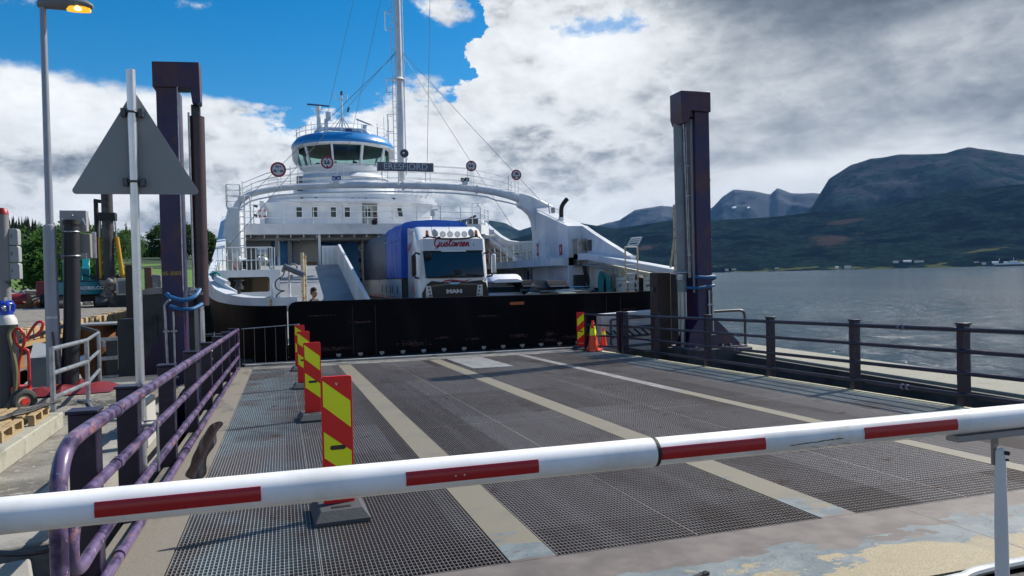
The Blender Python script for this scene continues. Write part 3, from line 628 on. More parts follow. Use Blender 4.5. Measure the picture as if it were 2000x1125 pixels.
for h, y in ((1.06, 9.1), (1.06, 9.0), (.76, 13.35), (.76, 13.25), (.45, 13.3), (.15, 8.95), (.15, 9.05), (.45, 13.4)): MB().tube([(9.03, y - .02, dz(y) + h), (9.03, y + .02, dz(y) + h)], .043, 12).obj('pipe_coupling', mat('scuffed coupling', (.16, .14, .20), .4), RR)
RG = T('railing_gate', 'short shaded purple gate section at the far end of the right railing', 'gate', (9.03, 19, -.5))
for y in (18.7, 19.02):
    MB().box(8.97, 9.13, y - .07, y + .07, dz(y) - .1, dz(y) + 1.16).obj('post', PURP_SHADE, RG, bev=.008)
MB().box(8.63, 8.69, 20.55, 20.61, dz(20.5), dz(20.5) + 1.1).obj('end_post', PURP_SHADE, RG)
for h in (1.06, .76, .45, .15): MB().tube([(9.03, 19.02, dz(19) + h), (8.66, 20.58, dz(20.6) + h)], .03, 8).obj('rail', PURP_SHADE, RG)
# ---------------------------------------------------------------- barrier arm
BA = T('barrier_arm', 'white tubular barrier pole with red reflective strips closing the ramp', 'barrier', (1.3, 2.85, .98))
def armz(x): return .995 - (x + 1) * .004
ar = .061
MB().tube([(-2.6, 2.85, armz(-2.6)), (1.50, 2.85, armz(1.5))], ar, 32).obj('arm_tube', mat('barrier white paint', (.90, .90, .89), .33, var=[((.60, .55, .42), 2.2, .62, .72, (.6, 1, 1)), ((.70, .70, .68), 1, .45, .6)], bump=(3, .05, .01)), BA)
MB().tube([(1.506, 2.85, armz(1.5)), (5.2, 2.85, armz(5.2))], ar * .97, 32).obj('arm_tube', MATS['barrier white paint'], BA)
MB().tube([(1.492, 2.85, armz(1.5)), (1.508, 2.85, armz(1.5))], ar * 1.012, 32).obj('joint_ring', BLK, BA)
def strip_(x0, x1):
    a0, a1 = R(28), R(-20); rings = []
    for x in (x0, x1):
        rr = []
        for k in range(6):
            a = a0 + (a1 - a0) * k / 5; rr.append((x, 2.85 - math.cos(a) * (ar + .004), armz(x) + math.sin(a) * (ar + .004)))
        for k in range(6):
            a = a1 + (a0 - a1) * k / 5; rr.append((x, 2.85 - math.cos(a) * (ar - .004), armz(x) + math.sin(a) * (ar - .004)))
        rings.append(rr)
    MB().loft(rings).obj('reflective_strip', mat('barrier red strip', (.42, .008, .012), .3), BA)
for a_, b_ in ((-.62, -.09), (.43, .96), (1.51, 2.02), (2.56, 3.11), (3.65, 4.2)): strip_(a_, b_)
SCR = mat('dark scuff', (.10, .085, .05), .8)
mb = MB()
for k in range(16):
    x = 2.16 + k * .018; mb.obox((x, 2.85 - (ar + .0005) * math.cos(R(-16)), armz(x) + (ar + .0005) * math.sin(R(-16)) + rnd.uniform(-.0015, .002) + .0006 * k), (.022, .0015, rnd.uniform(.0015, .005)), (0, rnd.uniform(-6, 2), 0))
mb.obj('scuff_mark', SCR, BA)
for x, a in ((2.36, -30), (2.27, -34), (2.44, -28)): MB().tube([(x + .05 * t, 2.85 - (ar + .0005) * math.cos(R(a - 14 * t)), armz(x) + (ar + .0005) * math.sin(R(a - 14 * t))) for t in (0, .3, .6, 1)], .0012, 4).obj('scuff_mark', mat('faint brown scuff', (.38, .33, .24), .8), BA)
for x in (.62, .655): MB().cyl((x, 2.85 - ar - .006, armz(x)), (x, 2.85 - ar + .002, armz(x)), .004, seg=8).obj('strip_screw', ALU, BA)
mb = MB(); mb.box(3.14, 5.2, 2.815, 2.885, .885, .915)
mb.obj('slide_channel', mat('dull aluminium channel', (.30, .31, .32), .45, .5), BA)
ST = mat('white strut paint', (.72, .72, .70), .35, var=[((.35, .35, .33), 8, .68, .74)])
s_ = MB().tube([(3.465, 2.86, .80), (3.465, 2.86, .45), (3.47, 2.86, -.12)], .03, 20, [.024, .030, .034]).obj('support_leg', ST, BA)
mb = MB(); mb.ball((3.465, 2.86, .80), .024, 14, 8); mb.obj('knuckle', ST, BA)
MB().box(3.435, 3.475, 2.875, 2.89, .73, .895).obj('hinge_plate', mat('dull bracket', (.25, .25, .24), .5, .5), BA, bev=.004)
mb = MB(); mb.cyl((3.472, 2.82, .80), (3.472, 2.84, .80), .011, seg=8); mb.cyl((3.475, 2.825, .765), (3.475, 2.84, .765), .006, seg=8); mb.obj('bolt', BLK, BA)
# ---------------------------------------------------------------- delineators
def delineator(label, loc, rz, mirror=1, name='traffic_delineator', group='red and yellow marker panels on the ramp'):
    t = T(name, label, 'traffic marker', loc, rz, group, local=True)
    W, H, z0, th = .245, 1.03, .10, .014
    mb = MB(); outl = []
    for cx, cz, a0 in ((W / 2 - .02, z0 + H - .02, 0), (-W / 2 + .02, z0 + H - .02, 90), (-W / 2 + .005, z0 + .005, 180), (W / 2 - .005, z0 + .005, 270)):
        rr = .02 if cz > .5 else .005
        for k in range(4): a = R(a0 + 30 * k); outl.append((cx + rr * math.cos(a), cz + rr * math.sin(a)))
    mb.prism(outl, 'y', -th, th); mb.obj('panel', REDP, t, smooth=0, bev=.003)
    def fld(u, v): return ((u - .5) * W * mirror, -th - .0015, z0 + H * (1 - v))
    for c in ([(.06, .03), (.94, .20), (.94, .41), (.06, .23)], [(.06, .43), (.94, .595), (.94, .80), (.06, .635)]):
        vs = [fld(u, v) for u, v in c]; vb = [(p[0], -th + .001, p[2]) for p in vs]
        MB().add(vs + vb, [(0, 1, 2, 3), (0, 4, 5, 1), (1, 5, 6, 2), (2, 6, 7, 3), (3, 7, 4, 0)]).obj('chevron', YELF, t, smooth=0)
        vs = [(p[0], th + .0015, p[2]) for p in vs]; vb = [(p[0], th - .001, p[2]) for p in vs]
        MB().add(vs + vb, [(0, 1, 2, 3), (0, 4, 5, 1), (1, 5, 6, 2), (2, 6, 7, 3), (3, 7, 4, 0)]).obj('chevron', YELF, t, smooth=0)
    zz = z0 + H * .44
    ov = [(.048 * (1 if abs(a) < 90 else -1) * 1 + .019 * math.cos(R(a)), zz + .019 * math.sin(R(a))) for a in (-89, -45, 0, 45, 89, 91, 135, 180, 225, 269)]
    ov = [(.045 + .018 * math.cos(R(a)), zz + .018 * math.sin(R(a))) for a in (-90, -45, 0, 45, 90)] + [(-.045 + .018 * math.cos(R(a)), zz + .018 * math.sin(R(a))) for a in (90, 135, 180, 225, 270)]
    MB().prism(ov, 'y', -th - .004, th + .004).obj('handle_slot', mat('slot dark', (.05, .035, .03), .7), t, smooth=0)
    b0, b1, q0, q1 = .215, .165, .27, .21
    mb = MB(); mb.loft([[(-b0, -q0, 0), (b0, -q0, 0), (b0, q0, 0), (-b0, q0, 0)], [(-b0, -q0, .035), (b0, -q0, .035), (b0, q0, .035), (-b0, q0, .035)], [(-b1, -q1, .105), (b1, -q1, .105), (b1, q1, .105), (-b1, q1, .105)]])
    mb.obj('foot', mat('recycled rubber', (.055, .062, .068), .75, bump=(40, .4, .01)), t, bev=.008, smooth=30)
    MB().box(-.075, .075, -.16, -.11, .105, .108).obj('lifting_slot', BLK, t, smooth=0)
    return t
d1_ = delineator('nearest striped marker panel, standing on the grating right behind the barrier arm', (.40, 6.15, dz(6.15)), 2)
text('v', .05, (.0, -.018, 1.07), mat('pale mark', (.8, .75, .6), .5), d1_, 'mark')
delineator('second striped marker panel from the barrier arm, standing on the grating', (.40, 11.25, dz(11.25)), 3)
delineator('third striped marker panel from the barrier arm, mostly behind the second', (.385, 15.4, dz(15.4)), -1)
delineator('farthest striped marker panel of the left row, next to the wire gate', (.40, 19.3, dz(19.3)), 1)
d5 = delineator('lone striped marker panel by the orange cones at the far right of the ramp', (8.62, 20.85, dz(20.85)), -8, -1)
text('LINNE', .05, (.0, -.018, .19), mat('pale mark', (.8, .75, .6), .5), d5, 'mark')
# ---------------------------------------------------------------- cones
def cone(label, loc, s=1):
    t = T('traffic_cone', label, 'traffic cone', loc, rnd.uniform(0, 90), 'orange cones at the right end of the ramp', local=True)
    MB().obox((0, 0, .02 * s), (.40 * s, .40 * s, .04 * s)).obj('base', ORNG if s < 1 else mat('dark orange base', (.45, .04, .02), .5), t, bev=.01)
    MB().cyl((0, 0, .04 * s), (0, 0, .80 * s), .155 * s, .032 * s, 24).obj('body', ORNG, t)
    MB().cyl((0, 0, .46 * s), (0, 0, .66 * s), .094 * s + .004, .059 * s + .004, 24).obj('reflective_band', YELF, t)
    return t
cone('left one of two tall orange cones with a yellow band standing together', (8.66, 20.05, dz(20.05)), 1.02)
cone('right, slightly taller one of two orange cones with a yellow band', (8.80, 20.35, dz(20.35)), 1.10)
cone('small orange cone outside the gate bars, partly hidden', (9.25, 20.6, -.45), .72)
# ================================================================== the car ferry
DK = -.45                                             # car deck height
F = T('car_ferry', 'white and black car ferry with a blue wheelhouse roof, moored bow-on at the ramp', 'ferry', (5, 30, WZ))
# ---- black bow gate
mb = MB(); outl = [(.16, -.62), (.16, .95)] + [(.16 + .22 * (1 - math.cos(R(a))), .95 + .22 * math.sin(R(a))) for a in (30, 60, 90)] + [(12.15, 1.16), (12.3, .95), (12.3, -.62)]
mb.prism(outl, 'y', 22.0, 22.35)
gate = mb.obj('bow_gate', BLACKH, F, bev=.02)
for x in [.9 + .62 * k for k in range(17)]: MB().obox((x, 21.96, -.40), (.13, .1, .07)).obox((x, 21.97, -.455), (.05, .08, .11)).obj('hinge_lug', mat('pale scraped lug', (.34, .33, .31), .5, .3), gate, smooth=0)
MB().tube([(.2, 21.96, -.53), (12.2, 21.96, -.53)], .07, 10).obj('hinge_roller', mat('oily black', (.01, .01, .01), .3), gate)
MB().box(.3, 12.2, 21.75, 21.98, -.75, -.56).obj('lower_lip', mat('pale worn steel', (.50, .47, .42)), gate)
MB().obox((6.97, 21.985, .91), (.46, .05, .09)).obj('orange_bracket', mat('faded orange steel', (.40, .10, .03), .6), gate, bev=.01)
SCRR = mat('scraped pinkish paint', (.13, .065, .06), .7, var=[((.05, .03, .03), 9, .48, .56, (1, 1, 3))])
def scrape(cx, cz, w_, h_, seed, m=SCRR):
    rg = random.Random(seed); mb = MB()
    for _ in range(int(40 + w_ * 110)):
        x = cx + rg.gauss(0, w_ * .28); z = cz + rg.gauss(0, h_ * .28); a = rg.uniform(.004, .022); b_ = rg.uniform(.004, .016)
        mb.add([(x - a, 21.9965, z), (x, 21.9965, z - b_), (x + a, 21.9965, z + b_ * .3), (x + a * .2, 21.9965, z + b_)], [(0, 1, 2, 3)])
    mb.obj('scrape_mark', m, gate, smooth=0)
for i, a in enumerate([(3.7, -.18, .8, .14), (1.35, -.22, 1.1, .10), (5.6, -.13, .3, .07), (7.0, -.1, .45, .1), (8.05, -.28, .55, .10), (8.05, -.1, .3, .12), (2.2, .52, .5, .05), (8.75, -.22, .5, .1), (.45, .1, .2, .12), (4.6, -.05, .3, .04), (9.6, .0, .5, .06), (1.0, .75, .5, .03), (6.0, .55, .6, .03), (10.8, .6, .5, .04)]): scrape(*a, i)
for x in (1.95, 2.6, 10.0, 10.5): MB().box(x, x + .012, 21.992, 22, -.45, 1.0).obj('weld_seam', mat('dull seam', (.02, .018, .02), .5), gate, smooth=0)
# ---- port bow hull: plan curve, white band over black
plan = crom([(.13, 22.02, 0), (-.45, 22.12, 0), (-1.05, 22.6, 0), (-1.55, 23.4, 0), (-1.95, 24.4, 0), (-2.2, 25.5, 0), (-2.34, 27, 0), (-2.42, 29, 0), (-2.45, 32, 0), (-2.5, 36, 0), (-2.5, 100, 0)], 6)
def ztop(y): return interp(y, [(22, 1.30), (22.6, 1.33), (23.4, 1.42), (24.4, 1.58), (25.5, 1.88), (26.5, 2.08), (28, 2.32), (30, 2.62), (31.5, 2.95), (33, 3.55), (34.6, 4.25), (36, 4.78), (37.5, 4.85), (60, 4.6), (100, 4.6)])
def zbot(y): return interp(y, [(22, 1.07), (23, 1.11), (24, 1.18), (25, 1.28), (26, 1.36), (28, 1.5), (32, 1.6), (100, 1.6)])
fl_ = lambda z, y: .22 * max(0, (1.2 - z)) * min(1, max(0, (y - 22) / 3)) * .6
def strip_wall(zf0, zf1, n, m_, name, off=0, inner=False):
    rings = []
    for k in range(n + 1):
        rr = []
        for p in plan:
            z = zf0(p.y) + (zf1(p.y) - zf0(p.y)) * k / n; rr.append((p.x + off + fl_(z, p.y), p.y + (.12 if off else 0), z))
        rings.append(rr)
    return MB().loft(rings, cap=False, closed=False)
h1 = strip_wall(lambda y: WZ - 1, zbot, 8, None, '').obj('hull', BLACKH, F, smooth=40)
mb = strip_wall(zbot, ztop, 3, None, '')
# bulwark cap and inner face
tw = .34
inn = []
for i, p in enumerate(plan):
    q = plan[min(i + 1, len(plan) - 1)]; o_ = plan[max(i - 1, 0)]; d = (q - o_).normalized(); nrm = Vector((d.y, -d.x, 0)); 
    inn.append(p + nrm * (1 if nrm.x > 0 or i > 2 else 1) * tw * (1 if nrm.x > -.5 else 1))
inn = [p if p.x > plan[i].x - .01 else plan[i] + Vector((.05, tw, 0)) for i, p in enumerate(inn)]
inn[0] = Vector((.13, 22.42, 0))
mb.loft([[(p.x, p.y, ztop(p.y)) for p in plan], [(inn[i].x, inn[i].y, ztop(plan[i].y) + .015) for i in range(len(plan))], [(inn[i].x, inn[i].y, .2) for i in range(len(plan))]], cap=False, closed=False)
mb.box(-.05, .42, 22.06, 22.5, .9, 1.315)
mb.obj('bulwark', WHITE, F, smooth=40)
mb = MB(); mb.obox((-.3, 22.03, 1.18), (.07, .006, .2)); mb.obox((-.33, 22.2, 1.322), (.2, .2, .006)); mb.obj('rust_stain', mat('rust stain', (.42, .24, .07), .8, var=[((.62, .55, .4), 9, .45, .6)]), F, smooth=0)
# bow fittings
def post(x, y, z0, z1, r, nm, m_, par=F): return MB().cyl((x, y, z0), (x, y, z1), r, seg=10).obj(nm, m_, par)
ff = T('x', '', '') if False else F
mb = MB(); mb.cyl((-1.2, 23.4, 1.3), (-1.2, 23.4, 1.55), .05); mb.cyl((-1.2, 23.4, 1.55), (-1.2, 23.4, 1.66), .12); mb.cyl((-1.2, 23.4, 1.66), (-1.2, 23.4, 1.80), .075); mb.cyl((-1.2, 23.4, 1.80), (-1.2, 23.4, 1.83), .14)
mb.obj('bow_lamp', DKGREY, F)
p_ = post(-1.2, 23.4, 1.2, 1.5, .045, 'lamp_post', RAILW)
mb = MB(); mb.tube(crom([(-2.15, 25.3, 2.0), (-1.98, 25.3, 2.08), (-1.85, 25.2, 2.0), (-1.83, 25.2, 1.85)], 4), .045, 8); mb.tube([(-1.95 + .13 * math.cos(a * .5), 25.2, 1.95 + .11 * math.sin(a * .5)) for a in range(13)], .03, 6, closed=True); mb.obj('rope_coil', TEAL, F)
mb = MB(); mb.cyl((-1.95, 25.1, 1.83), (-1.3, 23.9, 1.45), .055); mb.cyl((-2.0, 25.3, 1.92), (-1.6, 24.6, 1.72), .10); mb.obj('fairlead_roller', RAILW, F)
mb = MB()
for (x, y) in ((-2.0, 26.3), (-2.05, 27), (-2.08, 27.7), (-2.1, 28.4)): mb.tube([(x, y, 1.3), (x - .05, y, ztop(y) + .3)], .02, 6)
mb.tube([(-2.05, 25.9, 2.2), (-2.15, 28.4, 2.7)], .02, 6); mb.tube([(-2.0, 25.9, 1.9), (-2.1, 28.4, 2.4)], .02, 6); mb.tube([(-1.9, 25.8, 2.4), (-2.05, 27.4, 2.1), (-1.8, 27.9, 2.8)], .018, 6); mb.obj('bulwark_rails', RAILW, F)
# camera-like lamp on post, with cable
mb = MB(); mb.tube([(.22, 22.2, 1.3), (.22, 22.2, 2.05)], .035, 8); mb.obj('spotlight_post', RAILW, F)
mb = MB(); mb.cyl((.12, 22.05, 2.16), (.62, 21.9, 1.93), .082, .09, seg=16); mb.obj('spotlight', mat('shaded grey tube', (.17, .18, .21), .4, .4), F)
mb = MB(); mb.obox((.10, 22.1, 2.14), (.12, .12, .26), (0, 24, 0)); mb.obox((.25, 22.25, 1.86), (.14, .14, .16)); mb.tube(crom([(.16, 22.3, 2.1), (.30, 22.4, 2.26), (.44, 22.4, 2.2), (.42, 22.4, 2.05)], 4), .03, 7); mb.obj('spotlight_bracket', mat('grey bracket', (.33, .33, .32), .5), F, smooth=30)
mb = MB(); mb.tube(crom([(.08, 22.15, 2.06), (.05, 22.1, 1.92), (-.14, 22.1, 1.78), (-.16, 22.1, 1.6), (-.05, 22.1, 1.5), (.08, 22.1, 1.49), (-.02, 22.1, 1.46), (-.14, 22.1, 1.36), (-.15, 22.1, 1.28)], 5), .016, 7); mb.obj('cable', BLK, F)
mb = MB(); mb.tube([(-.25, 22.15, 1.3), (-.25, 22.15, 1.7)], .028, 8); mb.cyl((-.3, 22.15, 1.31), (-.3, 22.15, 1.36), .08); mb.cyl((-.1, 22.15, 1.31), (-.1, 22.15, 1.35), .07); mb.obj('mooring_pin', RAILW, F)
mb = MB(); mb.tube([(.60, 22.5, 1.0), (.60, 22.5, 2.58)], .05, 8); mb.tube([(.68, 22.55, 1.0), (.68, 22.55, 2.5)], .03, 8); mb.obj('rusty_ladder_post', YRUST, F)
# ---- forecastle plate with opening, deck on top and its railing
def plate_hole(x0, x1, z0, z1, hx0, hx1, hz0, hz1, y, th, r=.08):
    mb = MB(); o_ = [(x0, z0), (x1, z0), (x1, z1), (x0, z1)]
    h_ = []
    for cx, cz, a0 in ((hx1 - r, hz1 - r, 0), (hx0 + r, hz1 - r, 90), (hx0 + r, hz0 + r, 180), (hx1 - r, hz0 + r, 270)):
        for k in range(4): h_.append((cx + r * math.cos(R(a0 + 30 * k)), cz + r * math.sin(R(a0 + 30 * k))))
    # top, left, bottom, right bands butted
    mb.box(x0, x1, y, y + th, hz1, z1); mb.box(x0, hx0, y, y + th, z0, hz1); mb.box(hx1, x1, y, y + th, z0, hz1); mb.box(hx0, hx1, y, y + th, z0, hz0)
    for cx, cz, sx, sz in ((hx0, hz1, 1, -1), (hx1, hz1, -1, -1), (hx1, hz0, -1, 1)):
        pl = [(cx, cz)] + [(cx + sx * r * (1 - math.cos(R(a))) , cz + sz * r * (1 - math.sin(R(a)))) for a in (0, 30, 60, 90)]
        mb.prism(pl, 'y', y + .002, y + th - .002)
    return mb
plate_hole(-2.2, -.05, .5, 2.17, -1.72, -.38, 1.42, 1.93, 26.5, .12).obj('forecastle_front', WHITE, F, smooth=0)
MB().box(-2.2, -.05, 26.62, 33, 2.08, 2.16).obj('forecastle_deck', mat('dull green deck paint', (.13, .17, .13), .6), F, smooth=0)
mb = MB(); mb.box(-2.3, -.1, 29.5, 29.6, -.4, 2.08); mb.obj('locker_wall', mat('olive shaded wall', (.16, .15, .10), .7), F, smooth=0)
mb = MB()
for k in range(4): mb.box(-1.6 + k * .36, -1.56 + k * .36, 28.9, 28.95, .9, 2.08)
mb.box(-1.0, -.45, 28.4, 28.8, .9, 1.9); mb.obj('locker', mat('brown cabinet', (.14, .10, .055), .6), F, smooth=0)
def fence_rail(pts, h, nrail, spacing, parent, name='deck_railing', r=.018, m_=RAILW, pick=0, bars=None):
    mb = MB(); P = [Vector(p) for p in pts]
    for k in range(nrail): mb.tube([p + Vector((0, 0, h * (k + 1) / nrail)) for p in P], r, 6)
    for a_, b_ in zip(P, P[1:]):
        L_ = (b_ - a_).length; n = max(1, round(L_ / spacing))
        for k in range(n + 1):
            p = a_.lerp(b_, k / n); mb.tube([p, p + Vector((0, 0, h))], r * 1.15, 6)
    return mb.obj(name, m_, parent)
mb = MB()
for k in range(13): mb.tube([(-2.0 + k * .15, 26.55, 2.17), (-2.0 + k * .15, 26.55, 2.93)], .016, 6)
mb.tube([(-2.05, 26.55, 2.93), (-.28, 26.55, 2.93)], .022, 6); mb.tube([(-2.05, 26.55, 2.5), (-.28, 26.55, 2.5)], .016, 6); mb.tube([(-.28, 26.55, 2.17), (-.28, 26.55, 2.93)], .03, 6); mb.obj('forecastle_railing', RAILW, F)
mb = MB(); mb.cyl((-1.35, 28.0, 2.42), (-.75, 28.0, 2.42), .20, seg=20); mb.cyl((-1.40, 28.0, 2.42), (-1.35, 28.0, 2.42), .27, seg=20); mb.cyl((-.75, 28.0, 2.42), (-.70, 28.0, 2.42), .27, seg=20); mb.obj('winch_drum', RAILW, F)
mb = MB(); mb.box(-1.15, -.78, 27.65, 27.9, 2.17, 2.62); mb.ball((-1.22, 27.75, 2.42), .14, 12, 8); mb.obj('winch_motor', mat('dark green machinery', (.03, .045, .045), .4), F, bev=.02)
mb = MB(); mb.ball((-.62, 27.9, 2.50), .17, 12, 8, (1.2, 1, 1)); mb.cyl((-.8, 28.2, 2.8), (-.45, 28.2, 2.8), .2); mb.obj('winch_cover', mat('silver machinery', (.45, .46, .46), .35, .6), F)
mb = MB()
for a in range(0, 360, 45): mb.tube([(-.30 + .10 * math.cos(R(a)), 27.6, 2.32 + .12 * math.sin(R(a))), (-.30 + .10 * math.cos(R(a + 50)), 27.62, 2.32 + .12 * math.sin(R(a + 50)))], .028, 6)
mb.obj('rope_coil', TEAL, F)
mb = MB(); mb.tube(crom([(-1.6, 27.3, 2.6), (-1.55, 27.3, 2.3), (-1.45, 27.3, 2.2), (-1.4, 27.3, 2.45)], 4), .03, 6); mb.obj('red_hose', mat('pinkish hose', (.45, .12, .10), .6), F)
# ---- port tower carrying the arch
mb = MB()
mb.prism([(-2.44, .5), (-2.42, 2.6), (-2.32, 3.6), (-2.16, 4.45), (-2.05, 4.9), (-1.62, 4.9), (-1.62, .5)], 'y', 33.2, 37); mb.obj('tower', WHITE, F, smooth=0, bev=.03)
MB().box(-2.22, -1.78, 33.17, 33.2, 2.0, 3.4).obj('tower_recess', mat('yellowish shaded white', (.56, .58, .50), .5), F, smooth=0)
mb = MB(); mb.box(-1.95, -1.75, 33.0, 33.17, 2.72, 3.0); mb.obj('tower_lamp', RAILW, F, bev=.03)
mb = MB(); mb.box(-2.12, -1.58, 33.4, 34.4, 4.88, 4.95)
mb.obj('lookout_platform', WHITE, F, smooth=0)
fence_rail([(-2.12, 34.3, 4.95), (-2.12, 33.4, 4.95), (-1.58, 33.4, 4.95), (-1.58, 34.3, 4.95)], .93, 4, .6, F, 'platform_railing', .02)
mb = MB()
for x in (-1.62, -1.40): mb.tube([(x, 33.05, 1.3), (x, 33.05, 5.4)], .035, 6)
z = 1.5
while z < 5.3: mb.tube([(-1.62, 33.05, z), (-1.40, 33.05, z)], .02, 5); z += .3
mb.obj('tower_ladder', RAILW, F)
mb = MB(); mb.tube([(-1.18, 33.5, 4.1), (-1.18, 33.5, 5.42), (-1.9, 33.5, 5.42)], .035, 8); mb.tube([(-1.18, 33.5, 4.1), (-1.18, 33.9, 5.1)], .03, 6); mb.obj('ladder_brace', RAILW, F)
# ---- arch
AP = [(-1.85, 34, 4.75), (-1.72, 34, 5.1), (-1.5, 34, 5.33), (-1.1, 34, 5.58), (-.1, 34, 5.80), (1.2, 34, 5.93), (3.43, 34, 6.02), (5.7, 34, 6.04), (8.15, 34, 5.98), (10.15, 34, 5.72), (11.3, 34, 5.42), (12.1, 34, 5.10)]
Ap = crom(AP, 5)
arch = MB().tube(Ap, .17, 16, [.13 + .04 * min(1, max(0, (p.x - 2) / 4)) + (.13 * max(0, (p.x - 9.8) / 2.3)) for p in Ap]).obj('arch_beam', WHITE, F)
MB().tube([Vector((p.x, 33.95, p.z - .31 - .08 * (p.x > 9.5))) for p in Ap[8:-3]], .035, 8).obj('conduit', RAILW, arch)
mb = MB()
for x in (5.4, 8.9): mb.cyl((x, 34, 6.02 if x < 7 else 5.9), (x + .07, 34, 6.02 if x < 7 else 5.89), .215, seg=16)
mb.obj('arch_flange', WHITE, arch)
def archz(x): return interp(x, [(p[0], p[2]) for p in AP])
# catwalk railing on the arch: rises to a flat middle
mb = MB(); xs = [-1.5 + i * .5 for i in range(27)]
def topz(x): return interp(x, [(-2, 5.95), (-1.5, 6.12), (-.4, 6.62), (1.2, 6.95), (3.5, 7.08), (6, 7.1), (8.6, 7.0), (10.2, 6.68), (11.1, 6.35), (11.8, 6.1)])
for k in range(6):
    mb.tube([(x, 34.0 if k % 2 else 34.7, archz(x) + .14 + (topz(x) - archz(x) - .14) * (1 - k / 6)) for x in xs], .013, 5)
for i, x in enumerate(xs[::4]): mb.tube([(x, 34, archz(x)), (x, 34, topz(x))], .02, 6); mb.tube([(x + .35, 34.7, archz(x)), (x + .35, 34.7, topz(x + .35) - .1)], .016, 6)
mb.obj('catwalk_railing', RAILW, arch)
# name board
nb = MB().box(4.24, 6.80, 33.60, 33.66, 6.62, 7.02).obj('name_board', mat('grey name board', (.12, .12, .14), .6, var=[((.17, .17, .19), 2, .5, .6)]), arch, bev=.01)
text('ERESFJORD', .40, (5.52, 33.594, 6.82), mat('board lettering', (.55, .58, .62), .5), nb, 'lettering', depth=.003, sx=1.02)
MB().tube([(5.2, 33.68, 6.0), (5.2, 33.68, 6.7)], .03, 6).obj('board_bracket', RAILW, arch)
def rsign(x, z, r, kind_, nm='round_sign'):
    y = 33.55; s = MB().cyl((x, y, z), (x, y + .03, z), r, seg=32).obj(nm, mat('sign red ring', (.38, .02, .04), .45), arch)
    MB().cyl((x, y - .004, z), (x, y, z), r * 1.05, seg=32).obj('rim', RAILW, s) if False else None
    MB().cyl((x, y - .006, z), (x, y - .001, z), r * .74, seg=32).obj('sign_face', mat('sign face', (.62, .64, .66), .5), s)
    INK = mat('sign ink', (.012, .015, .02), .5); yy = y - .009
    def tri(cz, up): h = r * .17 * up; return MB().add([(x - r * .16, yy, cz + h), (x + r * .16, yy, cz + h), (x, yy, cz - h)], [(0, 1, 2)]).obj('arrow', INK, s, smooth=0)
    def axle(cz, n=1):
        m_ = MB(); m_.box(x - r * .4, x + r * .4, yy - .002, yy, cz - r * .03, cz + r * .03)
        for sx in (-1, 1):
            for k in range(2): m_.box(x + sx * r * (.34 + .17 * k) - r * .065, x + sx * r * (.34 + .17 * k) + r * .065, yy - .003, yy, cz - r * .17, cz + r * .17)
        m_.obj('axle_symbol', INK, s, smooth=0)
    if kind_ == 'h':   text('2,5', r * .72, (x - r * .08, yy, z), INK, s, 'number', bold=.012); text('m', r * .4, (x + r * .5, yy, z - r * .08), INK, s, 'number'); tri(z + r * .56, 1); tri(z - r * .56, -1)
    if kind_ == 'w':   text('5,0', r * .62, (x - r * .1, yy, z), INK, s, 'number', bold=.01); text('m', r * .36, (x + r * .5, yy, z - r * .06), INK, s, 'number'); tri(z + r * .56, 1); tri(z - r * .56, -1)
    if kind_ == 'a':   text('8,0 t', r * .36, (x, yy, z + r * .38), INK, s, 'number', bold=.006); axle(z - r * .2); m_ = MB(); m_.add([(x - r * .1, yy, z + r * .02), (x + r * .1, yy, z + r * .02), (x, yy, z + r * .16)], [(0, 1, 2)]); m_.obj('arrow', INK, s, smooth=0)
    if kind_ == 'b':   text('15t', r * .6, (x, yy, z + r * .2), INK, s, 'number', bold=.01); axle(z - r * .38)
    m_ = MB(); m_.tube([(x - .06, y + .08, archz(x) - .05), (x - .06, y + .08, z)], .014, 6); m_.tube([(x + .1, y + .08, archz(x) - .05), (x + .1, y + .08, z)], .014, 6); m_.obj('sign_post', RAILW, s)
rsign(0, 6.58, .325, 'a'); rsign(2.06, 6.93, .275, 'h'); rsign(8.57, 6.92, .25, 'w'); rsign(10.76, 6.55, .25, 'b')
for x, z in ((2.45, 6.27), (8.3, 6.30)):
    mb = MB()
    for k in range(2): mb.obox((x - .10 + .2 * k, 33.75, z + .02 * k), (.17, .16, .17), (15, 0, 12))
    fl = mb.obj('floodlight', BLK, arch, bev=.02)
    mb = MB()
    for k in range(2): mb.obox((x - .10 + .2 * k - .015, 33.665, z - .02 + .02 * k), (.12, .01, .10), (15, 0, 12))
    mb.obj('floodlight_glass', LAMPG, fl, smooth=0)
    MB().box(x - .14, x + .1, 33.7, 33.8, z - .24, z - .08).obj('bracket', RAILW, fl)
mb = MB(); mb.cyl((5.46, 33.55, 7.42), (5.46, 33.85, 7.42), .20, .17, seg=20); sl = mb.obj('searchlight', WHITE, arch)
mb = MB(); mb.cyl((5.46, 33.535, 7.42), (5.46, 33.55, 7.42), .185, seg=20); mb.obj('searchlight_glass', mat('lens', (.02, .03, .06), .1), sl)
mb = MB(); mb.ball((5.43, 33.53, 7.43), .05, 8, 6); mb.obj('bulb', RAILW, sl)
mb = MB(); mb.tube([(5.36, 33.7, 7.05), (5.30, 33.7, 7.25)], .02, 6); mb.tube([(5.56, 33.7, 7.05), (5.62, 33.7, 7.25)], .02, 6); mb.obj('yoke', RAILW, sl)
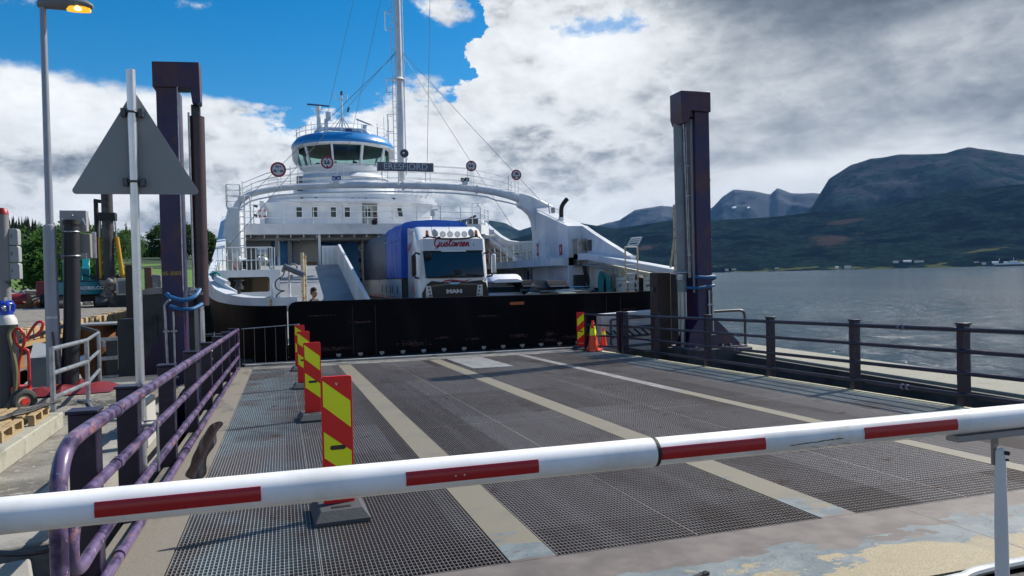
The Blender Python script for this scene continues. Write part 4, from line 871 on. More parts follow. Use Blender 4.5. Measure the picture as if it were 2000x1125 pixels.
# ---- mast with ladder and stays
mast = MB().tube([(5.50, 34.6, 6.0), (5.50, 34.6, 8.9), (5.50, 34.6, 11.6), (5.50, 34.6, 19)], .16, 16, [.16, .155, .135, .12]).obj('mast', WHITE, F)
mb = MB()
for x in (5.16, 5.32): mb.tube([(x, 34.6, 6.9), (x, 34.6, 19)], .018, 5)
z = 7.0
while z < 19: mb.tube([(5.16, 34.6, z), (5.32, 34.6, z)], .012, 4); z += .3
mb.tube([(5.70, 34.6, 6.6), (5.70, 34.6, 19)], .03, 6)
z = 7.4
while z < 18: mb.tube([(5.32, 34.6, z), (5.70, 34.6, z + .02)], .018, 5); z += 1.8
mb.obj('mast_ladder', RAILW, mast)
for z0, z1 in ((8.55, 9.35), (10.35, 11.0), (13.3, 14.1), (15.6, 16.4)):
    mb = MB()
    for z in (z0, z1): mb.tube([(5.06 + .19 * math.cos(R(a)), 34.6 + .2 * math.sin(R(a)), z) for a in range(60, 301, 30)], .016, 5)
    for a in (150, 210): mb.tube([(5.06 + .19 * math.cos(R(a)), 34.6 + .2 * math.sin(R(a)), z0), (5.06 + .19 * math.cos(R(a)), 34.6 + .2 * math.sin(R(a)), z1)], .012, 4)
    mb.obj('safety_cage', RAILW, mast)
mb = MB(); mb.cyl((5.45, 34.6, 11.0), (5.45, 34.6, 11.1), .30, .2, seg=16); mb.obj('mast_collar', WHITE, mast)
WIRE = mat('thin grey wire', (.10, .11, .12), .5, .3)
for a_, b_ in (((5.35, 34.6, 12.3), (-1.8, 28.2, 3.0)), ((5.35, 34.6, 12.2), (-2.0, 33.4, 4.6)), ((5.65, 34.6, 12.3), (11.9, 33.4, 5.3)), ((5.65, 34.6, 12.2), (11.3, 36, 4.2)), ((4.6, 34.6, 19), (3.0, 49.5, 12.0)), ((7.2, 34.6, 19), (6.55, 33.8, 7.1)), ((5.4, 34.5, 17.5), (4.15, 49.5, 9.2))):
    MB().tube([a_, b_], .011, 5).obj('stay_wire', WIRE, mast)
# ---- upper deck in front of the deckhouse
mb = MB(); f0 = [(-2.3, 38.6), (-1.9, 38.15), (-1.2, 37.98), (3, 37.9), (8, 37.98), (10.3, 38.5), (11.2, 40.2), (11.6, 43)]
rg_ = [[(x, y, z) for x, y in f0] for z in (4.02, 4.02, 4.56, 4.56)]
outl = f0 + [(12.3, 43), (12.3, 60), (-2.45, 60), (-2.45, 38.6)]
mb.prism(outl, 'z', 4.06, 4.58); ud = mb.obj('upper_deck', WHITE, F, smooth=25)
fr = [(x, y + .1, 4.58) for x, y in f0[1:]]
fence_rail(fr, .92, 3, 1.25, ud, 'deck_railing', .018)
mb = MB()
for k in range(22): x = -2 + .62 * k; mb.box(x, x + .05, 38.3, 56, 3.92, 4.06)
for y in (39.5, 42, 45): mb.box(-2, 11, y, y + .1, 3.86, 4.04)
mb.obj('deck_beams', RAILW, ud, smooth=0)
mb = MB()
for k in range(5): mb.tube([(-1.8, 38.6 + .5 * k, 3.85), (4, 38.6 + .5 * k, 3.85)], .05, 6)
for x in (.1, .9, 5): mb.tube([(x, 38.4, 3.78), (x, 50, 3.78)], .04, 6)
mb.obj('ceiling_pipes', mat('shaded pipe', (.25, .26, .25), .5), ud)
for x, y in ((1.8, 38.1), (-.15, 39), (4.2, 41)): MB().box(x, x + .12, y, y + .12, DK, 4.06).obj('pillar', WHITE, ud, smooth=0)
mb = MB(); mb.box(.62, 1.95, 40.0, 46, DK, 4.04); mb.obj('stair_casing', mat('greyish beige wall', (.42, .42, .38), .6), F, smooth=0)
MB().box(1.05, 1.8, 39.97, 40.0, 2.3, 2.75).obj('wooden_panel', mat('brown board', (.28, .18, .10), .7), F, smooth=0)
MB().box(-.46, .60, 39.9, 40.0, 1.8, 3.86).obj('blue_canvas', mat('blue canvas', (.05, .22, .52), .7, var=[((.07, .27, .58), 1.2, .5, .6)]), F, smooth=0); MB().box(1.96, 4.1, 41.5, 41.6, 1.8, 3.84).obj('blue_canvas', mat('blue canvas', (.05, .22, .52)), F, smooth=0)
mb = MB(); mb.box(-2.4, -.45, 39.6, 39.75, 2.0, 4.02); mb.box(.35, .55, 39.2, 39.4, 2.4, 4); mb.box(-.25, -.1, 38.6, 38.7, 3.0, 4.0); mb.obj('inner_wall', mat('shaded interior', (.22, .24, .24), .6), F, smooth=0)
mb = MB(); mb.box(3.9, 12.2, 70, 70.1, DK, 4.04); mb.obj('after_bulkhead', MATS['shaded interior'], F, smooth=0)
# side ramp going up inside, with its white parapet
RG_ = mat('grey ramp paint', (.24, .255, .275), .6, var=[((.19, .205, .225), .8, .46, .6, (1, .6, 1)), ((.30, .31, .32), 2.5, .6, .7)])
def rz_(y): return interp(y, [(22.6, -.1), (36, 2.5), (46, 2.55)])
MB().add([(-.05, 22.6, rz_(22.6)), (2.62, 22.6, rz_(22.6)), (2.62, 36, 2.5), (-.05, 36, 2.5), (-.05, 46, 2.55), (2.62, 46, 2.55), (-.05, 22.6, -.4), (2.62, 22.6, -.4), (2.62, 36, 2.2), (-.05, 36, 2.2)], [(0, 1, 2, 3), (3, 2, 5, 4), (0, 6, 7, 1), (6, 9, 8, 7), (1, 7, 8, 2), (0, 3, 9, 6)]).obj('inner_ramp', RG_, F, smooth=0)
MB().add([(-1.1, 27.2, rz_(27.2)), (-.05, 27.2, rz_(27.2)), (-.05, 36, 2.495), (-1.1, 36, 2.495)], [(0, 1, 2, 3)]).obj('ramp_landing', RG_, F, smooth=0)
mb = MB(); pf = [(23.4, rz_(23.4)), (36.2, 2.5), (36.2, 3.40), (35.7, 3.40), (23.4, .97 + rz_(23.4) - .05)]
mb.prism(pf, 'x', 2.62, 2.68)
for k in range(26): y = 23.6 + k * .49; mb.box(2.575, 2.62, y, y + .04, rz_(y) + .02, rz_(y) + .88)
mb.beam((2.65, 23.4, rz_(23.4) + .93), (2.65, 35.9, 3.42), .1, .06); mb.obj('ramp_parapet', WHITE, F, smooth=0)
mb = MB(); mb.box(1.86, 2.66, 36.16, 36.22, 2.5, 3.40)
for k in range(4): mb.box(1.95 + .2 * k, 1.98 + .2 * k, 36.1, 36.16, 2.5, 3.38)
mb.obj('ramp_end_wall', WHITE, F, smooth=0)
# ---- deckhouse
mb = MB(); dh = [(-1.05, 46.6), (-.3, 46.1), (1.5, 45.9), (6, 45.9), (7.9, 46.1), (9.2, 46.9), (9.6, 48), (9.6, 60), (-1.05, 60)]
mb.prism(dh, 'z', 4.58, 6.45); dk = mb.obj('deckhouse', WHITE, F, smooth=30)
for x in (.97 + .15, 1.86 + .15, 2.93 + .17, 3.75 + .17):
    y = 45.9 if x > 1.4 else 45.94
    f_ = MB().box(x - .21, x + .21, y - .03, y, 5.50, 6.22).obj('window', WHITE2, dk, bev=.02)
    MB().box(x - .155, x + .155, y - .035, y - .03, 5.57, 6.15).obj('pane', GLASS, f_, smooth=0)
    MB().box(x - .15, x + .15, y - .038, y - .036, 5.57 + .42 * (x > 2), 6.15 - .14 * (x > 2)).obj('painted_reflection', mat('pane reflection grey', (.30, .33, .36), .5), f_, smooth=0) if x > 2.5 else None  # thin pale strip paints a reflection onto the pane
f_ = MB().add([(6.95, 46.0, 5.52), (7.35, 46.1, 5.52), (7.25, 46.08, 6.2), (6.85, 46.0, 6.2), (6.95, 45.85, 5.52), (7.35, 45.9, 5.52), (7.25, 45.9, 6.2), (6.85, 45.85, 6.2)], [(4, 5, 6, 7), (0, 4, 7, 3), (1, 2, 6, 5), (3, 7, 6, 2), (0, 1, 5, 4)]).obj('window', WHITE2, dk, smooth=0)
MB().add([(7.02, 45.84, 5.6), (7.29, 45.87, 5.6), (7.2, 45.87, 6.12), (6.93, 45.84, 6.12)], [(0, 1, 2, 3)]).obj('pane', GLASS, f_, smooth=0)
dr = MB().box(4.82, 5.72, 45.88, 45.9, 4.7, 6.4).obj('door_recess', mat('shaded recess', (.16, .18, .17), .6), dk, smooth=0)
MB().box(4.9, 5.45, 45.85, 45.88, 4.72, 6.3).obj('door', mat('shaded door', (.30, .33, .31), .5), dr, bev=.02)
MB().box(5.0, 5.3, 45.84, 45.85, 5.6, 6.05).obj('pane', GLASS, dr, smooth=0)
mb = MB(); mb.box(5.48, 5.70, 45.8, 45.87, 4.75, 5.6); mb.ball((5.58, 45.83, 5.78), .1, 8, 6); mb.obj('dark_coverall', mat('dark red canvas', (.10, .015, .02), .7), dr, bev=.03)
# overhanging bridge deck above the deckhouse
mb = MB(); bd = [(-.7, 47.0), (-.1, 46.2), (.9, 45.6), (2.2, 45.2), (6.2, 45.2), (7.9, 45.7), (9.0, 46.3), (9.7, 47.2), (9.7, 60), (-.7, 60)]
mb.prism(bd, 'z', 6.45, 6.62); mb.prism([(x * .98 + .08, y + .12) for x, y in bd], 'z', 6.62, 6.95); b2 = mb.obj('bridge_deck', WHITE, F, smooth=30)
fence_rail([(7.0, 45.6, 6.95), (7.9, 45.85, 6.95), (9.0, 46.45, 6.95), (9.6, 47.2, 6.95)], .9, 4, .45, b2, 'bridge_railing', .018)
fence_rail([(-.6, 47, 6.95), (.0, 46.35, 6.95), (1.0, 45.8, 6.95), (2.2, 45.4, 6.95), (6.2, 45.4, 6.95)], .9, 3, 1.2, b2, 'bridge_railing', .014)
mb = MB()
for x in (1.2, 2.0, 4.1, 4.9, 6.6): mb.box(x, x + .16, 45.3, 45.38, 6.60, 6.68)
mb.obj('deck_lamp', DKGREY, b2, smooth=0)
# ---- wheelhouse tiers
WC = (4.22, 51.2)
def ringp(rx, ry, z, n=40, a0=0): return [(WC[0] + rx * math.cos(2 * math.pi * k / n + a0), WC[1] + ry * math.sin(2 * math.pi * k / n + a0), z) for k in range(n)]
mb = MB(); mb.loft([ringp(3.3, 3.3, 6.95), ringp(3.3, 3.3, 7.9), ringp(3.2, 3.2, 8.1)]); mb.loft([ringp(3.05, 3.1, 8.1), ringp(3.0, 3.05, 8.35)]); mb.loft([ringp(3.1, 3.15, 8.36), ringp(2.85, 2.9, 8.62), ringp(2.8, 2.85, 8.64)]); wb = mb.obj('wheelhouse_base', WHITE, F, smooth=30)
mb = MB(); mb.loft([ringp(2.62, 2.65, 8.62), ringp(2.70, 2.75, 9.12)]); wh = mb.obj('wheelhouse', WHITE, F, smooth=30)
MB().loft([ringp(3.1, 3.15, 8.40, 12), ringp(3.1, 3.15, 8.46, 12)]).obj('x', WHITE, wh) if False else None
WGL = bpy.data.materials.new('wheelhouse glass'); WGL.use_nodes = True; n_ = WGL.node_tree; n_.nodes.clear()
o_ = n_.nodes.new('ShaderNodeOutputMaterial'); t_ = n_.nodes.new('ShaderNodeBsdfTransparent'); t_.inputs[0].default_value = (.55, .72, .70, 1); g_ = n_.nodes.new('ShaderNodeBsdfGlossy'); g_.inputs['Roughness'].default_value = .05; x_ = n_.nodes.new('ShaderNodeMixShader'); x_.inputs[0].default_value = .06
n_.links.new(t_.outputs[0], x_.inputs[1]); n_.links.new(g_.outputs[0], x_.inputs[2]); n_.links.new(x_.outputs[0], o_.inputs[0])
DTC = mat('dark teal interior', (.012, .035, .035), .7)
MB().loft([ringp(2.9, 2.95, 10.28), ringp(2.95, 3.0, 10.40)]).obj('interior_headlining', DTC, wh)
mb = MB()
for x_c, w_, h_ in ((2.5, .5, .28), (3.6, .55, .40), (4.1, .35, .22), (4.9, .5, .42), (5.6, .4, .3)): mb.box(x_c - w_ / 2, x_c + w_ / 2, 50.2, 50.7, 9.1, 9.1 + h_); mb.box(x_c - .12, x_c + .12, 50.4, 50.6, 9.1 + h_, 9.22 + h_)
mb.obj('consoles', BLK, wh, smooth=0)
NS = 10; a0 = math.pi / 2 + math.pi / NS
def pol(r, z, k): a = -math.pi / 2 + (k - NS / 2) * 2 * math.pi / NS * 1.0; return Vector((WC[0] + r * math.cos(a), WC[1] + r * math.sin(a), z))
for k in range(NS):
    # frames lean outward
    lo0, lo1 = pol(2.74, 9.12, k + .5), pol(2.74, 9.12, k + 1.5); hi0, hi1 = pol(3.12, 10.5, k + .5), pol(3.12, 10.5, k + 1.5)
    f_ = MB(); f_.beam(lo0, hi0, .16, .12, up=(lo1 - lo0)); f_.beam(lo0 + Vector((0, 0, .04)), lo1 + Vector((0, 0, .04)), .12, .14); f_.beam(hi0 - Vector((0, 0, .04)), hi1 - Vector((0, 0, .04)), .12, .16)
    f_ = f_.obj('window_frame', WHITE, wh, smooth=0)
    MB().add([lo0, lo1, hi1, hi0], [(0, 1, 2, 3)]).obj('pane', WGL, f_, smooth=0)
mb = MB(); mb.loft([ringp(3.12, 3.15, 10.46), ringp(3.32, 3.35, 10.52), ringp(3.30, 3.33, 10.2), ringp(3.05, 3.1, 9.95)], cap=False) if False else mb.loft([ringp(3.0, 3.05, 10.42), ringp(3.34, 3.38, 10.44), ringp(3.36, 3.40, 10.5)]); mb.obj('soffit', WHITE, wh, smooth=30)
for s_ in (-1, 1): MB().loft([[(WC[0] + s_ * 3.1, 50.9, 9.5), (WC[0] + s_ * 3.1, 51.5, 9.5), (WC[0] + s_ * 3.0, 51.5, 9.4), (WC[0] + s_ * 3.0, 50.9, 9.4)], [(WC[0] + s_ * 3.3, 50.4, 9.85), (WC[0] + s_ * 3.3, 52, 9.85), (WC[0] + s_ * 2.95, 52, 9.8), (WC[0] + s_ * 2.95, 50.4, 9.8)], [(WC[0] + s_ * 3.32, 50.3, 10.44), (WC[0] + s_ * 3.32, 52, 10.44), (WC[0] + s_ * 2.9, 52, 10.44), (WC[0] + s_ * 2.9, 50.3, 10.44)]]).obj('wing_fairing', WHITE, wh, smooth=40)
mb = MB(); mb.loft([ringp(3.36, 3.40, 10.50), ringp(3.38, 3.42, 10.60), ringp(3.34, 3.38, 10.74), ringp(3.05, 3.1, 11.10), ringp(2.9, 2.95, 11.18), ringp(2.0, 2.0, 11.2)]); rf = mb.obj('wheelhouse_roof', BLUEP, F, smooth=50)
mb = MB(); nn = 36
for zz in (11.1, 11.4, 11.7): mb.tube([(WC[0] + 3.05 * math.cos(R(a)), WC[1] + 3.05 * math.sin(R(a)), zz) for a in range(0, 360, 12)], .02, 5, closed=True)
for a in range(0, 360, 24): mb.tube([(WC[0] + 3.05 * math.cos(R(a)), WC[1] + 3.05 * math.sin(R(a)), 10.7), (WC[0] + 3.05 * math.cos(R(a)), WC[1] + 3.05 * math.sin(R(a)), 11.7)], .025, 5)
mb.obj('roof_railing', RAILW, rf)
mb = MB(); mb.tube(crom([(2.35, 50, 10.9), (2.4, 50, 11.35), (2.7, 50, 11.6), (3.3, 50, 11.68), (5.0, 50, 11.62), (5.55, 50, 11.52), (5.85, 50, 11.3), (5.95, 50, 10.9)], 5), .13, 10); mb.obj('pipe_frame', WHITE, rf)
mb = MB(); mb.box(2.9, 5.5, 49.9, 50.1, 11.3, 11.5); mb.obj('antenna_bench', mat('beige shaded', (.42, .40, .35), .6), rf, smooth=0)
mb = MB(); mb.cyl((2.6, 50, 11.5), (2.6, 50, 12.75), .14, .12); mb.cyl((2.6, 50, 12.75), (2.6, 50, 13.1), .18, .16); rd = mb.obj('radar_post', WHITE, rf)
MB().obox((2.6, 50, 13.18), (1.42, .12, .09), (0, 1.5, 6)).obj('radar_scanner', mat('dark blue scanner', (.03, .06, .14), .4), rd, bev=.02)
mb = MB(); mb.box(2.95, 3.2, 49.9, 50.1, 11.6, 12.3); mb.box(3.05, 3.38, 49.85, 50.15, 12.2, 12.78); mb.obj('antenna_box', WHITE, rf, bev=.03)
mb = MB(); mb.tube([(4.1, 50, 11.5), (4.1, 50, 14.0)], .05, 8); mb.tube([(3.72, 50, 14.0), (3.72, 50, 13.65), (4.48, 50, 13.65), (4.48, 50, 14.0)], .03, 6)
for x in (3.5, 3.8, 4.4, 4.75): mb.tube([(x, 50 + (x - 4.1) * .4, 11.55), (4.1, 50, 12.5)], .03, 5)
mb.tube([(4.1, 50, 12.6), (4.55, 50, 12.9)], .02, 5); mb.obj('signal_mast', WHITE, rf)
mb = MB(); mb.obox((4.5, 49.9, 12.95), (.12, .1, .3), (0, 20, 0)); mb.cyl((4.1, 50, 13.9), (4.1, 50, 14.15), .08); mb.obj('navigation_light', DKGREY, rf)
mb = MB(); mb.cyl((5.55, 50, 11.55), (5.55, 50, 12.0), .17, .15); r2 = mb.obj('radar_post', WHITE, rf)
MB().obox((5.55, 50, 12.18), (1.25, .3, .10), (0, 24, -40)).obj('radar_scanner', mat('pale scanner', (.45, .48, .50), .4), r2, bev=.02)
MB().box(4.25, 4.65, 49.2, 49.5, 10.95, 11.65).obj('blue_cabinet', mat('deep blue panel', (.02, .06, .16), .3), rf, bev=.03)
mb = MB()
for x in (1.35, 2.1, 3.5, 5.05, 6.3, 6.75, 7.05): mb.tube([(x, 49.5, 10.8), (x, 49.5, 12.0 + .5 * math.sin(x * 3))], .012, 4)
mb.obj('whip_aerials', WIRE, rf)
MB().box(2.6, 3.0, 49, 49.2, 11.0, 11.2).obj('horn', BLK, rf)
mb = MB(); mb.tube([(7.25, 50.2, 9.3), (7.25, 50.2, 9.55)], .08, 8); mb.obj('bell', BLK, wh)
# consoles seen through wheelhouse glass handled by the dark panes; side flag locker left
mb = MB(); mb.box(1.1, 1.45, 48.9, 49.2, 7.5, 8.4); mb.obj('vent_louvre', DKGREY, wb, smooth=0)
mb = MB(); mb.box(-1.1, -.85, 45.8, 46.4, 4.6, 6.5); mb.obj('stair_pipes', RAILW, F, smooth=0)
for k in range(3): MB().obox((-1.35 + .02 * k, 45.9, 5.1 + .55 * k), (.22, .15, .14), (0, 20, 0)).obj('work_lamp', DKGREY, F, bev=.02)
mb = MB(); mb.tube([(-.80 + .16 * math.cos(a * .5236), 38.2, 5.08 + .2 * math.sin(a * .5236)) for a in range(12)], .055, 8, closed=True); mb.obj('life_ring', mat('white life ring', (.72, .70, .68), .5), F)
for a in (0, 90, 180, 270): MB().obox((-.80 + .16 * math.cos(R(a + 45)), 38.2, 5.08 + .2 * math.sin(R(a + 45))), (.09, .13, .13), (0, -a, 0)).obj('life_ring_band', REDS, F)
mb = MB()
for a in (45, 135): mb.obox((4.55, 37.85, 4.64), (.30, .04, .07), (0, a, 0))
mb.cyl((4.55, 37.86, 4.64), (4.55, 37.9, 4.64), .13); mb.obj('deck_fan', BLK, F)
mb = MB(); mb.cyl((7.55, 37.9, 4.6), (7.55, 37.9, 5.0), .03); mb.box(7.45, 7.65, 37.8, 38, 4.95, 5.25); mb.box(7.5, 7.85, 37.85, 37.95, 5.25, 5.33); mb.obj('deck_camera', RAILW, F, bev=.01)
mb = MB(); mb.tube(crom([(9.9, 38.8, 4.6), (9.9, 38.8, 5.65), (10.0, 38.8, 5.72), (10.35, 38.8, 5.72)], 3), .02, 6); mb.ball((10.25, 38.8, 5.6), .09, 8, 6); mb.obj('gooseneck_lamp', RAILW, F)
mb = MB(); mb.box(9.9, 10.4, 39.5, 40, 4.6, 5.0); mb.obox((10.0, 39.3, 5.0), (.5, .1, .12), (0, -25, 0)); mb.obj('davit', DKGREY, F)
# ---- starboard side: fin, leg, bulwark
mb = MB(); mb.prism([(29.6, DK), (29.6, 3.85), (33.4, 4.78), (33.8, 5.15), (34.3, 5.2), (34.3, DK)], 'x', 11.72, 12.62); leg = mb.obj('arch_leg', WHITE, F, smooth=0, bev=.03)
MB().prism([(11.70, 3.9), (11.66, 4.35), (11.52, 4.68), (11.25, 4.93), (10.95, 5.10), (10.98, 5.72), (11.5, 5.62), (12.05, 5.38), (12.6, 5.12), (12.6, 3.9)], 'y', 33.70, 34.34).obj('arch_foot', WHITE, F, bev=.06)
mb = MB(); mb.prism([(25.0, 2.2), (25.0, 2.36), (27, 2.98), (28.6, 3.5), (29.6, 3.86), (29.6, 2.2)], 'x', 12.40, 12.62); mb.obj('fin', WHITE, F, smooth=0)
mb = MB(); mb.prism([(21.2, 1.86), (24.5, 2.22), (28.1, 2.62), (29.55, 2.66), (29.55, 2.38), (28.1, 2.34), (24.5, 1.98), (21.2, 1.66)], 'x', 11.95, 12.45); mb.obj('bulwark_cap', WHITE, F, smooth=0, bev=.03)
mb = MB(); mb.box(11.98, 12.2, 26.9, 28.9, 2.635, 2.66); mb.obj('cap_plate', DKGREY, F, smooth=0) if False else None
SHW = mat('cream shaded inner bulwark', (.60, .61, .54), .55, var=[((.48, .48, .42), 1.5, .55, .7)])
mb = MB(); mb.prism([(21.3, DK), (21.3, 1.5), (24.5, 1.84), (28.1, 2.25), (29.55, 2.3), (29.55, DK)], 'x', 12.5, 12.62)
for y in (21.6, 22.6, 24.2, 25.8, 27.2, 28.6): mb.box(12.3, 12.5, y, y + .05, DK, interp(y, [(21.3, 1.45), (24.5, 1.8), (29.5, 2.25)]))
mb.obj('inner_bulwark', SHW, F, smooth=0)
for y0, y1 in ((25.1, 26.1), (22.9, 23.8)):
    d = MB().box(12.27, 12.3, y0, y1, .6, 1.62).obj('locker_door', SHW, F, bev=.01)
    MB().box(12.26, 12.27, y0 + .1, y1 - .1, 1.48, 1.50).obj('door_groove', mat('shadow groove', (.25, .25, .22), .7), d, smooth=0)
    MB().tube([(12.24, y0 + .4, 1.33), (12.24, y0 + .6, 1.33), (12.24, y0 + .6, 1.26)], .02, 6).obj('handle', DKGREY, d)
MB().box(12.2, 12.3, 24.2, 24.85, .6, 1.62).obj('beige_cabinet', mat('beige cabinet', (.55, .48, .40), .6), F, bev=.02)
MB().prism([(23.85, 1.0), (23.85, 1.6), (24.1, 1.72), (24.2, 1.3), (24.15, 1.0)], 'x', 12.1, 12.4).obj('tyre_fender', BLK, F, bev=.04)
mb = MB()
for k in range(6): mb.tube(crom([(12.05 - .02 * k, 26.7 - .11 * k + .45, 1.0), (12.02, 27.0 - .1 * k + .1, 1.7 - .05 * abs(k - 3)), (12.0, 26.8 - .1 * k, 1.85 - .03 * k), (12.05 - .02 * k, 26.45 - .09 * k, 1.6), (12.05, 26.4 - .08 * k, .9)], 4), .035, 7)
mb.obj('hose_bundle', TEAL, F)
MB().box(12.06, 12.2, 26.75, 27.15, .9, 1.65).obj('navy_cover', mat('navy cloth', (.02, .03, .08), .8), F, bev=.02)
mb = MB(); mb.cyl((12.2, 26.2, 1.0), (12.2, 26.2, 2.0), .07); mb.tube([(12.1, 28.9, 2.18), (12.1, 26.5, 1.98), (12.15, 26.0, 1.9)], .05, 8); mb.obj('pipework', mat('shaded pipe', (.25, .26, .25)), F)
mb = MB(); mb.box(11.95, 12.72, 29.05, 29.58, 2.12, 3.28)
cb = mb.obj('control_cabinet', INOX, F, bev=.015)
mb = MB(); mb.box(12.05, 12.10, 29.03, 29.05, 2.8, 2.86); mb.box(12.2, 12.4, 29.035, 29.05, 2.55, 2.62); mb.box(12.25, 12.4, 29.035, 29.05, 2.25, 2.36); mb.obj('cabinet_labels', mat('pale label', (.6, .6, .58), .5), cb, smooth=0)
mb = MB(); mb.tube(crom([(12.3, 29.2, 2.12), (12.35, 29.2, 1.8), (12.5, 29.15, 1.3), (12.6, 29.1, .8)], 4), .09, 8); mb.tube(crom([(12.72, 29.1, 2.7), (12.95, 29.0, 2.65), (13.0, 29, 2.35)], 4), .05, 8); mb.obj('cable_bundle', BLK, cb)
MB().box(11.9, 12.4, 29.3, 29.5, 1.15, 1.75).obj('dark_vent', mat('dark vent', (.05, .05, .05), .6), F, smooth=0)
MB().box(12.34, 12.40, 28.6, 28.9, 2.75, 3.2).obj('side_vent', DKGREY, F, smooth=0)
def plaque(y, z0, z1, X, s, par=F, w=.30):
    q = MB().box(X - .012, X, y, y + w, z0, z1).obj('number_plaque', REDS, par, smooth=0)
    text(s, (z1 - z0) * .55, (X - .014, y + w / 2, (z0 + z1) / 2), WHITE2, q, 'number', ax=(0, -1, 0), depth=.002, bold=.01)
plaque(30.25, 2.62, 3.10, 11.72, '1', leg, .34)
# exhaust pipe and small gear on the leg top
mb = MB(); mb.tube(crom([(12.0, 31.0, 4.1), (12.0, 31.0, 4.45), (12.02, 31.0, 4.75), (12.12, 31.0, 4.95), (12.3, 31.0, 5.15)], 5), .1, 12); mb.obj('exhaust_pipe', mat('sooty steel', (.04, .035, .03), .6, .5), F)
MB().cyl((12.0, 31, 4.15), (12.0, 31, 4.32), .14).obj('exhaust_collar', RAILW, F)
mb = MB(); mb.obox((11.95, 31.9, 4.72), (.12, .2, .25)); mb.tube([(11.9, 32.2, 4.6), (12.0, 32.6, 5.1)], .03, 6); mb.obj('deck_fitting', mat('grey bracket', (.33, .33, .32)), F)
mb = MB(); mb.tube([(11.75, 33.6, 5.35), (12.1, 31.6, 4.72)], .02, 6); mb.tube([(11.7, 33.4, 4.9), (11.75, 30, 4.0)], .018, 6); mb.obj('hand_line', RAILW, F)
# far starboard side wall and mezzanine walkway
mb = MB(); mb.prism([(34.3, 2.5), (34.3, 3.5), (38.5, 3.62), (40.4, 3.80), (42.0, 4.15), (43.6, 4.62), (45.2, 5.1), (46.6, 5.5), (50, 5.6), (50, 2.5)], 'x', 12.3, 12.55); mb.obj('side_bulwark', WHITE, F, smooth=0)
mb = MB(); mb.beam((12.1, 46.6, 5.0), (12.1, 42.4, 3.75), .3, .25); mb.beam((12.1, 42.4, 3.75), (12.1, 37.5, 2.6), .3, .22); mb.obj('sloping_brace', WHITE, F, smooth=0)
mb = MB()
for k in range(20): y = 34.6 + .62 * k; mb.box(12.16, 12.3, y, y + .05, 2.5, min(3.5, interp(y, [(34, 3.4), (40, 3.6), (46, 5)])))
mb.box(12.1, 12.3, 34.3, 50, 3.0, 3.05); mb.obj('bulwark_stiffeners', SHW, F, smooth=0)
mb = MB(); mb.box(10.95, 12.5, 29.6, 60, 2.16, 2.50); mk = mb.obj('mezzanine_deck', WHITE, F, smooth=0)
fence_rail([(10.98, 30.5, 2.5), (10.98, 44, 2.5)], .80, 3, 1.1, mk, 'mezzanine_railing', .02)
for y, s in ((31.1, '2'), (39.5, '3')): plaque(y, 2.62 if s == '2' else 2.6, 3.18, 10.93, s, mk, .22)
mb = MB(); mb.ball((10.95, 31.2, 3.28), .1, 10, 6); mb.obj('alarm_lamp', RAILW, mk)
mb = MB(); mb.box(12.3, 12.55, 34.3, 70, DK, 2.16)
for k in range(14): y = 34.8 + 1.1 * k; mb.box(12.1, 12.3, y, y + .08, DK, 2.16)
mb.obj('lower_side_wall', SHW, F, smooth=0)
mb = MB(); mb.tube([(12.05, 36.0 + .3 * math.cos(a * .5236), 1.55 + .3 * math.sin(a * .5236)) for a in range(12)], .04, 6, closed=True); mb.obj('green_hose_ring', mat('green hose', (.03, .35, .18), .6), F)
mb = MB()
for y in (33.5, 33.95): mb.tube([(11.8, y + 1, DK), (11.8, y + 1, 2.15)], .03, 6)
for k in range(7): mb.tube([(11.8, 34.5, .2 + .28 * k), (11.8, 34.95, .2 + .28 * k)], .02, 6)
mb.obj('side_ladder', RAILW, F)
MB().box(11.9, 12.1, 35.7, 36.3, .8, 2.0).obj('blue_notice', mat('blue notice', (.03, .10, .22), .5), F, smooth=0)
# car deck and rest of the hull
MB().box(-2.3, 12.5, 22.4, 100, -1.2, DK).obj('car_deck', mat('dark green car deck', (.05, .07, .06), .6), F, smooth=0)
MB().box(-2.45, 12.6, 22.3, 100, WZ - 1, -1.21).obj('lower_hull', BLACKH, F, smooth=0)
MB().box(12.45, 12.63, 21.8, 100, -1.2, 1.2).obj('starboard_hull', BLACKH, F, smooth=0)
# rusty ladder with a folded seat-like top on the bow gate
mb = MB()
for x in (11.2, 11.66): mb.tube([(x, 23.0, DK), (x, 23.0, 2.66)], .028, 8)
mb.obj('bow_ladder', YRUST, F)
for z in (2.66, 2.35, 2.05, 1.75, 1.45, 1.25): MB().tube([(11.2, 23, z), (11.66, 23, z)], .03 if z > 2.6 else .022, 6).obj('ladder_rung', RAILW, F)
MB().tube([(11.22, 23.1, 1.45), (11.75, 23.3, 1.5), (11.85, 23.4, 1.2)], .03, 6).obj('grab_bar', RAILW, F)
mb = MB()
for a_, b_ in (((11.28, 2.70), (11.66, 2.74)), ((11.66, 2.74), (11.80, 2.98)), ((11.80, 2.98), (11.42, 2.95)), ((11.42, 2.95), (11.28, 2.70)), ((11.34, 2.80), (11.72, 2.84)), ((11.38, 2.88), (11.76, 2.91))): mb.tube([(a_[0], 22.95, a_[1]), (b_[0], 22.95, b_[1])], .028, 6)
mb.obj('ladder_top_frame', RAILW, F)
# ================================================================== vehicles on the ferry
TW = mat('truck white paint', (.76, .77, .78), .22, coat=.4, rvar=.04)
TK = T('lorry', 'white lorry with lamp bar and blue tarpaulin-covered trailer, red script above its windscreen', 'lorry', (5.5, 24.3, DK), local=False)
cx = 5.51
def cabring(y, hw, zt, crn=.12): return None
